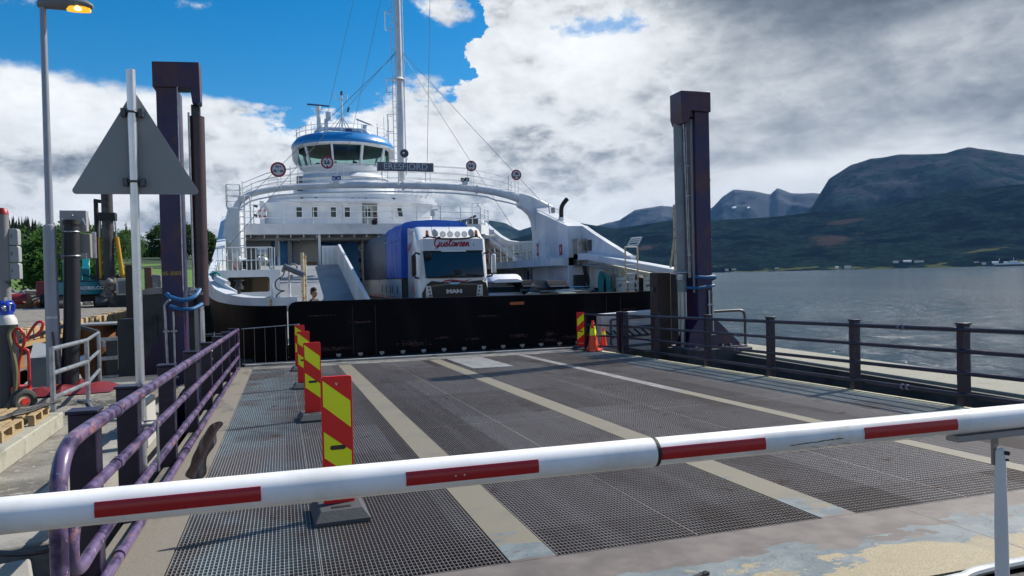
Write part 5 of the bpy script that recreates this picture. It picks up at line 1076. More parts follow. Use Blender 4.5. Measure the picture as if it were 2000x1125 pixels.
# cab body: stacked outlines in plan
def rr(x0, x1, y0, y1, z, r):
    o = []
    for cxx, cyy, a0 in ((x1 - r, y1 - r * .3, 0), (x0 + r, y1 - r * .3, 90), (x0 + r, y0 + r, 180), (x1 - r, y0 + r, 270)):
        for k in range(5):
            a = R(a0 + 22.5 * k); ry = r * .3 if a0 < 180 else r
            o.append((cxx + r * math.cos(a), cyy + ry * math.sin(a), z))
    return o
mb = MB(); mb.loft([rr(4.34, 6.70, 24.30, 26.5, .35, .16), rr(4.32, 6.72, 24.28, 26.5, 1.2, .2), rr(4.32, 6.72, 24.30, 26.5, 1.72, .22), rr(4.33, 6.71, 24.40, 26.5, 2.62, .26), rr(4.34, 6.70, 24.44, 26.5, 3.03, .28), rr(4.36, 6.68, 24.72, 26.5, 3.16, .26), rr(4.38, 6.66, 25.1, 26.5, 3.42, .22), rr(4.46, 6.58, 25.3, 26.5, 3.52, .2)])
cab = mb.obj('cab', TW, TK, smooth=40)
MB().add([(4.56, 24.262, 1.76), (6.56, 24.262, 1.76), (6.52, 24.372, 2.64), (4.50, 24.372, 2.64), (4.52, 24.30, 1.9), (6.6, 24.30, 1.9)], [(0, 1, 2, 3)]).obj('windscreen', mat('windscreen glass', (.012, .03, .055), .05, rvar=.02), TK, smooth=0)
mb = MB(); mb.box(4.62, 6.48, 24.24, 24.26, 1.745, 1.80); mb.box(4.52, 6.54, 24.33, 24.37, 2.60, 2.66); mb.obj('windscreen_seal', BLK, TK, smooth=0)
mb = MB(); mb.beam((5.0, 24.235, 1.79), (5.65, 24.235, 1.86), .02, .035); mb.beam((5.95, 24.235, 1.86), (6.5, 24.235, 1.80), .02, .035); mb.beam((5.65, 24.235, 1.86), (5.2, 24.235, 1.84), .015, .02); mb.obj('wiper', BLK, TK)
MB().box(5.56, 5.76, 24.225, 24.24, 1.85, 2.02).obj('sun_card', mat('black card', (.01, .01, .012), .5), TK, smooth=0)
mb = MB(); mb.add([(4.42, 24.395, 2.66), (6.64, 24.395, 2.66), (6.56, 24.30, 2.66), (4.50, 24.30, 2.66), (4.50, 24.34, 3.06), (6.54, 24.34, 3.06), (6.60, 24.43, 3.06), (4.44, 24.43, 3.06)], [(3, 2, 5, 4), (2, 1, 6, 5), (0, 3, 4, 7), (4, 5, 6, 7), (0, 1, 2, 3)])
vz = mb.obj('sign_visor', mat('visor white', (.66, .68, .72), .3), TK, smooth=0)
MB().box(5.1, 5.95, 24.29, 24.33, 2.62, 2.66).obj('visor_lip', TW, vz)
# handwritten-looking lettering drawn as pen strokes
RS = mat('crimson lettering', (.36, .012, .035), .4)
def stroke(paths, x0, z0, s, y, nm, par, m_, r=.012, slant=.22):
    for pth in paths:
        P = crom([(x0 + (p[0] + p[1] * slant) * s, y, z0 + p[1] * s) for p in pth], 5)
        MB().tube(P, r, 6).obj(nm, m_, par)
G = [[(.95, 1.35), (.75, 1.62), (.35, 1.5), (.12, .95), (.2, .35), (.55, .12), (.85, .4), (.95, .85), (.88, .3), (.75, -.3), (.45, -.45), (.5, -.15), (1.15, .3)]]
u = [[(1.15, .3), (1.3, .75), (1.25, .25), (1.4, .08), (1.62, .3), (1.72, .75), (1.7, .2), (1.85, .12)]]
s_l = [[(1.85, .12), (2.15, .85), (2.2, .5), (2.3, .2), (2.1, .08), (2.0, .18)]]
t_l = [[(2.3, .15), (2.6, .7), (2.72, 1.3), (2.6, .3), (2.75, .1), (2.95, .3)], [(2.45, .95), (3.0, 1.0)]]
a_l = [[(3.5, .65), (3.25, .75), (3.05, .35), (3.2, .08), (3.42, .3), (3.55, .7), (3.5, .2), (3.65, .12)]]
v_l = [[(3.65, .12), (3.8, .72), (3.88, .1), (4.15, .72), (4.3, .6)]]
s2 = [[(4.3, .15), (4.6, .85), (4.65, .5), (4.75, .2), (4.55, .08), (4.45, .18)]]
e_l = [[(4.75, .2), (5.0, .4), (5.15, .65), (5.0, .75), (4.88, .4), (5.0, .08), (5.3, .3)]]
n_l = [[(5.3, .2), (5.45, .75), (5.42, .1), (5.6, .65), (5.75, .7), (5.8, .15), (6.0, .2)]]
for g in (G, u, s_l, t_l, a_l, v_l, s2, e_l, n_l): stroke(g, 4.84, 2.78, .205, 24.325, 'script_letter', vz, RS, .023)
text('I', .17, (6.22, 24.318, 2.84), mat('grey ink', (.12, .10, .13), .5), vz, 'script_letter')
mb = MB(); mb.prism([(4.60, 1.56), (4.75, 1.66), (5.2, 1.60), (5.5, 1.64), (5.9, 1.60), (6.45, 1.66), (6.62, 1.56), (6.70, 1.2), (6.66, .5), (4.45, .5), (4.42, 1.25)], 'y', 24.235, 24.30); gr = mb.obj('grille', mat('glossy black grille', (.004, .0045, .006), .35), TK, bev=.02)
MB().prism([(4.66, 1.50), (5.2, 1.555), (5.5, 1.585), (5.9, 1.555), (6.5, 1.51), (6.5, 1.47), (5.5, 1.53), (4.66, 1.46)], 'y', 24.22, 24.235).obj('chrome_strip', mat('dark chrome', (.10, .10, .11), .2, .8), gr)
text('MAN', .165, (5.50, 24.225, 1.29), mat('silver badge', (.55, .56, .58), .3, .3), gr, 'badge', bold=.012, sx=1.45, depth=.006)
MB().prism([(5.28, 1.60), (5.74, 1.60), (5.62, 1.53), (5.40, 1.53)], 'y', 24.21, 24.225).obj('emblem', mat('pale blue emblem', (.35, .55, .68), .3), gr)
for s in (-1, 1):
    hl = MB().prism([(cx + s * .96, 1.50), (cx + s * .80, 1.48), (cx + s * .72, .95), (cx + s * .98, .95)], 'y', 24.215, 24.235).obj('headlight', mat('headlight glass', (.50, .52, .54), .15, .4), TK, smooth=0)
    mb = MB()
    for k in range(4): mb.cyl((cx + s * (.87 - .025 * k), 24.205, 1.42 - .12 * k), (cx + s * (.87 - .025 * k), 24.216, 1.42 - .12 * k), .035)
    mb.obj('headlight_lens', DKGREY, hl)
RF = mat('crimson flash', (.42, .03, .05), .35)
mb = MB(); mb.prism([(5.05, 1.60), (5.22, 1.68), (5.42, 1.70), (5.62, 1.67), (5.85, 1.64), (6.12, 1.70), (5.95, 1.62), (5.80, 1.585), (5.55, 1.62), (5.35, 1.645), (5.2, 1.62)], 'y', 24.255, 24.275); mb.obj('front_flash', RF, TK, smooth=0)
mb = MB(); mb.prism([(25.9, 1.2), (25.6, 1.55), (25.45, 1.32), (25.3, 1.62), (24.9, 1.18), (25.2, 1.38), (25.4, 1.15), (25.6, 1.32)], 'x', 4.312, 4.322); mb.obj('side_flash', mat('pinkish flash', (.42, .12, .13), .5), TK, smooth=0)
mb = MB(); mb.prism([(26.4, 2.7), (26.3, 2.85), (25.7, 2.95), (25.9, 2.8), (26.2, 2.75)], 'x', 4.315, 4.325); mb.obj('side_flash', REDS, TK, smooth=0)
sw = MB().add([(4.314, 24.85, 1.82), (4.314, 25.6, 1.82), (4.322, 25.6, 2.5), (4.322, 24.95, 2.5)], [(0, 1, 2, 3)]).obj('side_window', GLASS, TK, smooth=0)
MB().box(4.30, 4.318, 24.9, 25.8, 1.0, 1.04).obj('door_seam', BLK, TK)
# mirrors
for s, X in ((-1, 4.16), (1, 6.88)):
    mr = MB().box(X - .07, X + .07, 24.12, 24.30, 1.86, 2.52).obj('mirror', BLK if s < 0 else TW, TK, bev=.04)
    mb = MB(); mb.tube([(X, 24.25, 2.50), (X - s * .1, 24.3, 2.6), (cx + s * 1.12, 24.45, 2.56)], .03, 7); mb.tube([(X, 24.25, 1.88), (X - s * .06, 24.3, 1.78), (cx + s * 1.15, 24.45, 1.76)], .03, 7); mb.obj('mirror_arm', BLK, mr)
MB().ball((4.66, 24.15, 2.48), .12, 12, 8, (1, .8, 1)).obj('kerb_mirror', BLK, TK)
# lamp bar
mb = MB(); mb.tube(crom([(4.55, 24.5, 3.10), (4.75, 24.35, 3.12), (5.1, 24.3, 3.06), (5.9, 24.3, 3.06), (6.3, 24.35, 3.12), (6.5, 24.5, 3.10)], 5), .025, 8); lb = mb.obj('lamp_bar', BLK, TK)
for x in (5.17, 5.42, 5.67, 5.91):
    l = MB().cyl((x, 24.30, 3.20), (x, 24.37, 3.20), .10, .07, seg=20).obj('driving_lamp', DKGREY, lb)
    MB().cyl((x, 24.293, 3.20), (x, 24.30, 3.20), .088, seg=20).obj('lens', LAMPG, l)
for x in (4.92, 6.16): MB().ball((x, 24.33, 3.25), .115, 14, 8, (1, .5, 1.2)).obj('covered_lamp', mat('frosted lamp', (.62, .62, .62), .35), lb)
for x in (4.66, 6.34):
    MB().cyl((x, 24.38, 3.20), (x, 24.38, 3.34), .055, .045, seg=12).obj('beacon', mat('amber beacon', (.75, .20, .01), .25), lb)
    MB().cyl((x, 24.38, 3.14), (x, 24.38, 3.20), .06, seg=12).obj('beacon_base', DKGREY, lb)
mb = MB(); mb.tube([(5.5, 24.8, 3.3), (5.5, 24.8, 3.6)], .008, 4); mb.tube([(4.9, 24.8, 3.3), (4.9, 24.8, 3.55)], .008, 4); mb.obj('aerial', BLK, TK)
MB().prism([(25.2, 3.42), (26.4, 3.55), (26.5, 2.6), (26.3, 2.6), (26.3, 3.3)], 'x', 4.34, 4.37).obj('side_deflector', TW, TK, smooth=0)
MB().prism([(25.3, 3.44), (26.6, 3.80), (26.62, 3.4)], 'x', 4.5, 6.5).obj('roof_deflector', TW, TK, smooth=0) if False else None
# trailer body and tarpaulins
mb = MB(); mb.box(4.16, 6.66, 26.75, 39.2, .75, 1.0); tr = mb.obj('trailer_frame', DKGREY, TK, smooth=0)
for i in range(20):
    y = 26.85 + i * .62
    MB().box(4.13, 4.16, y + .02, y + .60, 1.08, 1.74).obj('side_board', mat('dirty white side board', (.55, .56, .55), .6, var=[((.30, .30, .30), 3, .56, .66)]), tr, smooth=0)
mb = MB()
for i in (1, 3, 4, 6, 8): y = 26.85 + i * .62; mb.box(4.122, 4.13, y + .15, y + .35, 1.2, 1.5); 
mb.obj('side_notice', mat('dark notice', (.08, .09, .12), .6), tr, smooth=0)
mb = MB(); mb.box(4.12, 4.16, 26.8, 39.2, .98, 1.07); mb.obj('red_white_marking', mat('red and white tape', (.5, .1, .08), .5, var=[((.7, .68, .65), 3, .5, .52, (0, 1, 0))]), tr, smooth=0)
mb = MB(); mb.box(4.20, 6.62, 26.85, 39.1, 1.0, 3.55); mb.obj('load', DKGREY, tr, smooth=0)
def tarp(y0, y1, m_, nm, z_hi, ph, fold):
    ny = int((y1 - y0) * 14); prof = [(4.13, 1.72), (4.12, 2.2), (4.11, 2.8), (4.12, 3.3), (4.17, 3.58), (4.30, 3.70), (4.6, 3.76), (5.4, 3.80), (6.2, 3.76), (6.5, 3.70), (6.63, 3.58), (6.68, 3.3), (6.69, 1.72)]
    rings = []
    for i in range(ny + 1):
        y = y0 + (y1 - y0) * i / ny; rgs = []
        for j, (x, z) in enumerate(prof):
            w_ = fold * (noise.noise(Vector((y * 2.2 + ph, z * .5, ph))) + .5 * noise.noise(Vector((y * 6 + ph, z * .7, 2)))); ss_ = -1 if x < 5.4 else 1
            side = 1 if (x < 4.2 or x > 6.6) else .3
            sag = .05 * math.sin(y * 3.1) if z > 3.5 else 0
            rgs.append((x + ss_ * w_ * side, y, z + z_hi + (w_ * .6 if z > 3.5 else 0) + sag * .5))
        rings.append(rgs)
    return MB().loft(rings, cap=True, closed=True).obj(nm, m_, tr, smooth=60)
tarp(26.7, 30.7, TARP, 'blue_tarpaulin', .06, 1, .07)
tarp(30.6, 39.2, TARPG, 'grey_tarpaulin', .0, 7, .05)
MB().tube([(4.04, 26.9, 3.18), (4.04, 30.5, 3.22)], .012, 4).obj('tarpaulin_rope', mat('pale blue rope', (.3, .45, .7), .6), tr)
for y in (25.2, 29.6):
    for s in (4.5, 6.5): 
        w_ = MB().cyl((s - .15, y, DK + .5), (s + .15, y, DK + .5), .5, seg=24).obj('wheel', BLK, TK)
for y in (35.4, 36.7, 38.0):
    for s in (4.4, 6.45): MB().cyl((s - .18, y, DK + .5), (s + .18, y, DK + .5), .5, seg=24).obj('wheel', BLK, TK)
# second lorry further aft
t = T('lorry', 'second white lorry cab further inside the ferry, left of the tarpaulin trailer', 'lorry', (4.2, 43, DK))
mb = MB(); mb.prism([(42.9, .1), (42.9, 2.0), (43.0, 2.9), (43.3, 3.42), (45.2, 3.45), (45.2, .1)], 'x', 3.0, 5.4); mb.obj('cab', TW, t, bev=.06)
MB().add([(3.1, 42.88, 1.55), (5.3, 42.88, 1.55), (5.3, 42.93, 2.3), (3.1, 42.93, 2.3)], [(0, 1, 2, 3)]).obj('windscreen', GLASS, t, smooth=0)
MB().box(4.0, 4.35, 42.86, 42.9, 2.75, 2.95).obj('roof_lamp', DKGREY, t); MB().box(3.1, 5.3, 42.86, 42.9, .5, 1.2).obj('grille', BLK, t)
MB().box(3.02, 5.38, 45.4, 56, .3, 3.5).obj('body', TW, t)
# ---- cars: shared builder, lofted body
def car(label, loc, rz, L_, W, H, paint, boxm=None, box_=None, van=False, roofm=None, name='car'):
    t = T(name, label, 'car', loc, rz, local=True); h = H - .25; hw = W / 2
    if van: P = [(0, .35), (.0, .95), (.75, 1.15), (1.35, H - .06), (1.7, H), (L_ - .15, H - .02), (L_, .6), (L_, .35)]
    else: P = [(0, .32), (.02, .72), (.95, .98), (1.75, H - .05), (2.3, H), (L_ - 1.0, H - .04), (L_ - .2, 1.0), (L_, .8), (L_, .35)]
    n = len(P); rings = []
    for u, k in ((-1, .84), (-.97, .96), (-.86, 1), (.86, 1), (.97, .96), (1, .84)):
        rings.append([(hw * (u if z < 1.0 else u * (1 - .13 * (z - 1.0) / max(.1, H - 1.0) - .02)), y if k == 1 else L_ / 2 + (y - L_ / 2) * (.99 if k > .9 else .96), .32 + (z - .32) * k if z > .9 else z) for y, z in P])
    b_ = MB().loft(rings).obj('body', paint, t, smooth=30)
    g = .012; i0 = 2; ya, za = P[2]; yb, zb = P[3]
    ws = MB().add([(-hw * .84, ya + .1 - g, za + .04 + g), (hw * .84, ya + .1 - g, za + .04 + g), (hw * .76, yb - .03 - g * 2, zb - .04 + g), (-hw * .76, yb - .03 - g * 2, zb - .04 + g)], [(0, 1, 2, 3)]).obj('windscreen', GLASS, t, smooth=0)
    for s in (-1, 1):
        MB().add([(s * (hw + .0), ya + .45, 1.02), (s * (hw + .0), L_ - .5, 1.02), (s * hw * .865, L_ - .75 if not van else L_ - .3, H - .12), (s * hw * .865, yb + .15, H - .12)], [(0, 1, 2, 3)]).obj('side_window', GLASS, t, smooth=0)
        MB().obox((s * (hw + .09), ya + .5, 1.05), (.16, .1, .13)).obj('mirror', paint, t, bev=.03)
        MB().obox((s * (hw - .25), .03, .68), (.34, .1, .14)).obj('headlight', LAMPG, t, bev=.03)
        for y in (.85, L_ - .8):
            w_ = MB().cyl((s * (hw - .2), y, .33), (s * (hw + .01), y, .33), .33, seg=20).obj('wheel', BLK, t)
    for y in (yb + .35, yb + 1.25): MB().tube([(-hw * .8, y, H + .07), (hw * .8, y, H + .07)], .02, 6).obj('roof_bar', ALU, t)
    if box_:
        x, y0, bw, bl, bh = box_; z0 = H + .1; rings = []
        for k in range(9):
            f = k / 8; e = math.sin(math.pi * min(1, max(0, f * .9 + .05))) ** .35; hh = bh * (.55 + .45 * e) if k else bh * .3
            if k == 8: hh = bh * .6
            w2 = bw / 2 * (.8 + .2 * e)
            rings.append([(x - w2, y0 + bl * f, z0 + .05), (x - w2 * .96, y0 + bl * f, z0 + hh * .6), (x - w2 * .75, y0 + bl * f, z0 + hh), (x + w2 * .75, y0 + bl * f, z0 + hh), (x + w2 * .96, y0 + bl * f, z0 + hh * .6), (x + w2, y0 + bl * f, z0 + .05), (x + w2 * .8, y0 + bl * f, z0), (x - w2 * .8, y0 + bl * f, z0)])
        bx = MB().loft(rings).obj('roof_box', boxm, t, smooth=35)
        MB().box(x - bw * .30, x + bw * .30, y0 - .002, y0 + .01, z0 + .10, z0 + .13).obj('box_strip', mat('pale strip', (.5, .5, .52), .4), bx)
    return t
GLB = mat('glossy black roof box', (.006, .007, .011), .3, coat=0, rvar=.04); GLB.node_tree.nodes['Principled BSDF'].inputs['Specular IOR Level'].default_value = .15
car('white van with a broad white roof box beside the lorry', (8.75, 28.3, DK), 0, 5.0, 1.9, 1.86, mat('pale blue car paint', (.50, .55, .60), .3, coat=.5), WHITE2, (0, .5, 1.5, 2.2, .34), True)
car('car carrying a glossy black roof box, parked just inside the bow gate', (9.55, 23.7, DK), -4, 4.6, 1.85, 1.60, mat('grey green car paint', (.20, .24, .23), .25, coat=.6), GLB, (-.25, .9, .98, 2.25, .34))
car('dark car with a black roof box, between the white van and the nearer car', (9.95, 28.3, DK), 0, 4.6, 1.85, 1.58, mat('dark blue car paint', (.03, .04, .07), .25, coat=.6), GLB, (-.2, .7, .9, 2.1, .36))
car('pale car whose roof shows behind the black bow gate, nearest the right side', (11.0, 24.9, DK), 0, 4.5, 1.75, 1.66, mat('silver green car paint', (.36, .42, .42), .25, .3, coat=.5))
# ---------------------------------------------------------------- person behind the gate (head and shoulders show)
SKIN = mat('skin', (.36, .20, .13), .5); HAIR = mat('dark brown hair', (.014, .010, .009), .7); JACK = mat('black jacket', (.012, .012, .014), .8)
def skinned(name, verts, edges, rad, m_, parent, sub=2):
    me = bpy.data.meshes.new(name); me.from_pydata(verts, edges, []); o = bpy.data.objects.new(name, me); col.objects.link(o); me.materials.append(m_)
    sk = o.modifiers.new('skin', 'SKIN'); me.skin_vertices.new() if not me.skin_vertices else None
    for i, r in enumerate(rad): me.skin_vertices[0].data[i].radius = (r, r) if not isinstance(r, tuple) else r
    me.skin_vertices[0].data[0].use_root = True; sk.use_smooth_shade = True
    ss = o.modifiers.new('sub', 'SUBSURF'); ss.levels = sub; ss.render_levels = sub
    if parent: o.parent = parent; ORG[o.name] = Vector()
    return o
pz = -.30
pt = T('person', 'dark-haired person in a black jacket whose head shows above the black bow gate', 'person', (.93, 23.3, pz), 62, local=True)
vs = [(0, 0, .95), (0, .01, 1.15), (0, .01, 1.36), (0, 0, 1.50), (0, -.01, 1.60), (-.19, 0, 1.42), (.19, 0, 1.42), (-.25, -.02, 1.12), (.25, -.02, 1.12), (-.22, -.16, .92), (.22, -.16, .92), (-.10, 0, .88), (.10, 0, .88), (-.11, -.01, .48), (.11, -.01, .48), (-.12, .02, .08), (.12, .02, .08), (-.13, -.14, .04), (.13, -.14, .04), (-.21, -.23, .88), (.21, -.23, .88)]
ed = [(0, 1), (1, 2), (2, 3), (3, 4), (2, 5), (2, 6), (5, 7), (6, 8), (7, 9), (8, 10), (0, 11), (0, 12), (11, 13), (12, 14), (13, 15), (14, 16), (15, 17), (16, 18), (9, 19), (10, 20)]
rd_ = [(.15, .11), (.15, .11), (.16, .11), .06, .055, .075, .075, .05, .05, .032, .032, .09, .09, .06, .06, .042, .042, .035, .035, .035, .035]
skinned('body', vs, ed, rd_, SKIN, pt)
# jacket and trousers follow the body
skinned('jacket', [vs[i] for i in (0, 1, 2, 5, 6, 7, 8, 9, 10)] + [(0, 0, 1.52)], [(0, 1), (1, 2), (2, 3), (2, 4), (3, 5), (4, 6), (5, 7), (6, 8), (2, 9)], [(.17, .13), (.17, .13), (.18, .13), .09, .09, .062, .062, .045, .045, .072], JACK, pt)
skinned('trousers', [vs[i] for i in (0, 11, 12, 13, 14, 15, 16)], [(0, 1), (0, 2), (1, 3), (2, 4), (3, 5), (4, 6)], [(.16, .12), .1, .1, .075, .075, .06, .06], mat('dark trousers', (.02, .02, .03), .8), pt)
mb = MB(); hr = []
for z, w_, d, oy in ((1.56, .045, .05, -.005), (1.59, .058, .075, -.015), (1.63, .066, .088, -.01), (1.68, .074, .095, -.004), (1.72, .077, .098, 0), (1.76, .075, .096, .004), (1.80, .062, .08, .006), (1.83, .035, .045, .006)):
    hr.append([(w_ * math.cos(R(a)), oy + d * math.sin(R(a)), z) for a in range(0, 360, 20)])
mb.loft(hr); mb.ball((0, -.108, 1.665), .016, 8, 6, (1, 1.2, 1.5)); mb.ball((-.078, .01, 1.675), .018, 8, 6, (.4, 1, 1.7)); mb.ball((.078, .01, 1.675), .018, 8, 6, (.4, 1, 1.7)); hd = mb.obj('head', SKIN, pt, smooth=80)
mb = MB(); hh = []
for z, w_, d, oy in ((1.64, .070, .055, .045), (1.68, .079, .065, .038), (1.73, .083, .085, .022), (1.77, .083, .102, .004), (1.81, .074, .094, .002), (1.845, .05, .065, .0), (1.86, .01, .015, 0)):
    hh.append([(w_ * math.cos(R(a)) * 1.02, oy + d * math.sin(R(a)) * 1.03, z + .004 * math.sin(a)) for a in range(0, 360, 20)])
mb.loft(hh); mb.obj('hair', HAIR, pt, smooth=80)
mb = MB()
for s in (-1, 1): mb.ball((s * .03, -.094, 1.70), .011, 8, 6)
mb.obj('eyes', mat('dark eye', (.02, .015, .012), .3), hd)
mb = MB(); mb.ball((0, -.098, 1.615), .022, 8, 6, (1, .4, .3)); mb.obj('mouth', mat('lips', (.28, .10, .08), .5), hd)
tag(MB().box(.5, 1.4, 22.95, 23.7, DK, -.30).obj('step', mat('dark green car deck', (.05, .07, .06))), 'low dark step the person stands on behind the gate', 'step')
# ================================================================== lifting gantries of the ramp
def hoses(pts_list, par):
    for i, p in enumerate(pts_list): MB().tube(crom(p, 6), .05 if i == 0 else .04, 10).obj('blue_hose', mat('blue wrapped hose', (.012, .11, .27), .5, bump=(40, .6, .01)), par)
GL = T('lifting_gantry', 'tall rusty violet lifting gantry on the left of the ramp, behind the triangular sign', 'gantry', (-2.25, 17.9, -.3))
MB().box(-2.46, -2.04, 17.5, 18.34, -1.2, 6.0).obj('column', GANTRY, GL, bev=.01)
mb = MB(); mb.prism([(-2.52, 6.52), (-1.58, 6.56), (-1.58, 5.72), (-1.64, 5.66), (-1.74, 5.66), (-1.78, 6.0), (-2.52, 5.98)], 'y', 17.45, 17.95); mb.obj('head_beam', GANTRY, GL, bev=.012)
c_ = MB().cyl((-1.72, 17.85, 1.26), (-1.70, 17.85, 5.45), .165, seg=24).obj('cylinder', mat('dull maroon cylinder', (.055, .030, .036), .4, var=[((.03, .02, .03), 2, .5, .7)]), GL)
mb = MB(); mb.tube([(-1.84, 17.64, 1.5), (-1.84, 17.64, 5.5)], .022, 8)
mb.obj('cylinder_pipe', GALV, c_)
mb = MB(); mb.cyl((-1.71, 17.7, 5.52), (-1.71, 18.0, 5.52), .08); mb.box(-1.80, -1.62, 17.75, 17.95, 5.4, 5.7); mb.obj('cylinder_pin', DKGREY, c_)
MB().cyl((-1.72, 17.85, -.3), (-1.72, 17.85, 1.28), .065, seg=16).obj('piston_rod', ALU, c_)
mb = MB(); mb.box(-1.95, -1.66, 17.66, 17.70, 1.5, 1.56); mb.box(-1.90, -1.78, 17.6, 17.66, 1.6, 1.66); mb.obj('hose_bracket', GALV, c_)
hoses([[(-2.36, 17.44, 1.55), (-2.25, 17.35, 1.46), (-2.0, 17.3, 1.40), (-1.8, 17.4, 1.48), (-1.72, 17.6, 1.62)], [(-2.30, 17.44, 1.28), (-2.1, 17.3, 1.22), (-1.85, 17.3, 1.21), (-1.68, 17.6, 1.30)]], GL)
mb = MB(); mb.tube(crom([(-2.30, 17.40, 1.42), (-2.40, 17.44, 1.3), (-2.40, 17.44, 1.1), (-2.38, 17.44, -.3)], 3), .028, 8); mb.tube([(-2.24, 17.44, 1.16), (-2.24, 17.44, -.3)], .022, 8)
for x in (-2.39, -2.24): mb.box(x - .06, x + .06, 17.42, 17.49, .72, .76); mb.box(x - .06, x + .06, 17.42, 17.49, -.28, -.24)
mb.obj('hydraulic_pipe', GALV, GL)
text('05-2003', .115, (-2.25, 17.495, 1.98), mat('stencilled yellow', (.62, .40, .02), .6), GL, 'stencil', depth=.002)
mb = MB(); mb.tube([(-2.03, 17.44, 1.6), (-2.03, 17.44, 6.0)], .012, 6); mb.obj('edge_conduit', GALV, GL)
mb = MB(); mb.prism([(-2.46, 1.0), (-2.46, -1.2), (-3.5, -1.2), (-3.05, -.1)], 'y', 18.4, 18.5); mb.prism([(-2.46, .2), (-2.46, -1.2), (-3.2, -1.2)], 'y', 17.55, 17.62); mb.box(-3.2, -1.9, 17.0, 18.8, -1.4, -.55); mb.obj('foot', GANTRY, GL, smooth=0)
t = T('concrete_pier', 'dark stained concrete pier with a pale cap behind the left gantry column', 'concrete pier', (-2.7, 20, -1))
MB().prism([(-3.36, -2.5), (-3.36, 1.58), (-3.1, 1.66), (-2.6, 1.68), (-2.6, -2.5)], 'y', 20.0, 21.2).obj('pier_body', CONCD, t, bev=.03)
MB().box(-2.6, -2.0, 20.3, 21.2, -2.5, 1.64).obj('pier_body', CONCD, t, bev=.02)
MB().prism([(-3.38, 1.58), (-3.1, 1.67), (-2.05, 1.67), (-1.95, 1.6), (-1.95, 1.56), (-3.38, 1.5)], 'y', 19.97, 21.2).obj('pier_cap', CONC, t, smooth=0)
MB().box(-3.9, -3.36, 20.4, 21.2, -2.5, .9).obj('pier_body', CONCD, t, smooth=0)
for k, (x, z0, z1) in enumerate(((-3.0, -1.2, 1.0), (-2.85, -1.2, .2))): MB().box(x, x + .05, 19.96, 20.0, z0, z1).obj('pier_rib', CONCD, t, smooth=0)
t = T('fender_strip', 'upright cream painted steel fender strip with rust, beside the left gantry', 'fender', (-1.95, 19, -1))
MB().box(-1.99, -1.83, 19.0, 19.3, -1.6, 1.45).obj('strip', mat('cream fender paint', (.48, .46, .34), .6, var=[((.30, .12, .04), 4, .58, .66, (1, 1, .3))]), t, bev=.01)
mb = MB(); mb.tube([(-1.9, 19.0, .1), (-1.15, 20.4, .1)], .015, 6); mb.obj('tie_rod', GALV, t)
MB().box(-2.0, -1.6, 18.95, 19.35, -.1, -.06).obj('bracket_plate', DKGREY, t)
# black steel clutter between gantry and bow
t = T('steel_fender', 'dark steel fender frame with thin pipes between the gantry and the ferry bow', 'fender frame', (-1.6, 20.5, -1))
mb = MB(); mb.box(-1.75, -1.62, 20.5, 20.6, -2.5, .45); mb.box(-1.42, -1.34, 20.5, 20.6, -2.5, .45); mb.box(-1.9, -1.2, 20.48, 20.62, .38, .45); mb.obj('frame', DKGREY, t, smooth=0)
mb = MB()
for x in (-1.68, -1.5, -1.3): mb.tube([(x, 20.45, -.8), (x, 20.45, .5)], .012, 6); mb.box(x - .05, x + .05, 20.44, 20.47, .1, .13)
mb.obj('thin_pipes', GALV, t)
# right gantry
GR = T('lifting_gantry', 'tall rusty violet lifting gantry on the right of the ramp, standing before the fjord', 'gantry', (10.85, 17.9, -.3))
MB().box(10.64, 11.08, 17.5, 18.10, -.3, 6.10).obj('column', GANTRY, GR, bev=.01)
mb = MB(); mb.prism([(10.20, 6.55), (11.09, 6.56), (11.09, 6.02), (10.50, 6.04), (10.42, 5.72), (10.26, 5.70), (10.20, 5.86)], 'y', 17.42, 18.02); mb.obj('head_beam', GANTRY, GR, bev=.012)
mb = MB(); mb.box(10.42, 10.62, 17.55, 18.0, 5.9, 6.03); mb.obj('head_recess', DKGREY, GR)
c_ = MB().cyl((10.36, 17.85, 1.22), (10.34, 17.85, 5.75), .13, seg=24).obj('cylinder', mat('pale grey cylinder', (.20, .225, .24), .45, var=[((.15, .17, .18), 1.5, .5, .7)]), GR)
MB().cyl((10.37, 17.85, -.5), (10.37, 17.85, 1.24), .065, seg=16).obj('piston_rod', mat('dull rod', (.42, .42, .40), .4, .5), c_)
mb = MB(); mb.box(10.10, 10.24, 17.6, 17.68, 1.55, 1.70); mb.cyl((10.02, 17.66, 1.75), (10.4, 17.66, 1.75), .03); mb.obj('valve_block', GALV, c_)
mb = MB(); mb.tube([(10.50, 17.7, 1.6), (10.42, 17.7, 5.6)], .018, 6); mb.tube([(10.54, 17.7, 1.6), (10.48, 17.7, 5.9)], .012, 6)
for z in (2.2, 3.0, 3.8, 4.6): mb.box(10.46, 10.56, 17.68, 17.74, z, z + .03)
mb.obj('hydraulic_pipe', GALV, GR)
MB().box(10.58, 10.62, 17.6, 17.65, 1.2, 5.85).obj('backing_plate', mat('faded grey edge', (.30, .31, .32), .5), GR, smooth=0)
mb = MB(); mb.tube([(11.11, 17.6, 1.6), (11.11, 17.6, 6.0)], .02, 6); mb.tube([(10.95, 17.45, 1.25), (10.95, 17.45, .1)], .025, 8); mb.tube([(11.05, 17.45, 1.25), (11.05, 17.45, .1)], .025, 8)
for x in (10.95, 11.05): mb.box(x - .05, x + .05, 17.43, 17.48, .85, .89)
for z in (2.6, 3.4, 4.2): mb.box(11.08, 11.14, 17.57, 17.63, z, z + .04)
mb.obj('hydraulic_pipe', GALV, GR)
MB().box(10.9, 11.12, 17.42, 17.5, .05, .1).obj('pipe_bracket', GALV, GR)
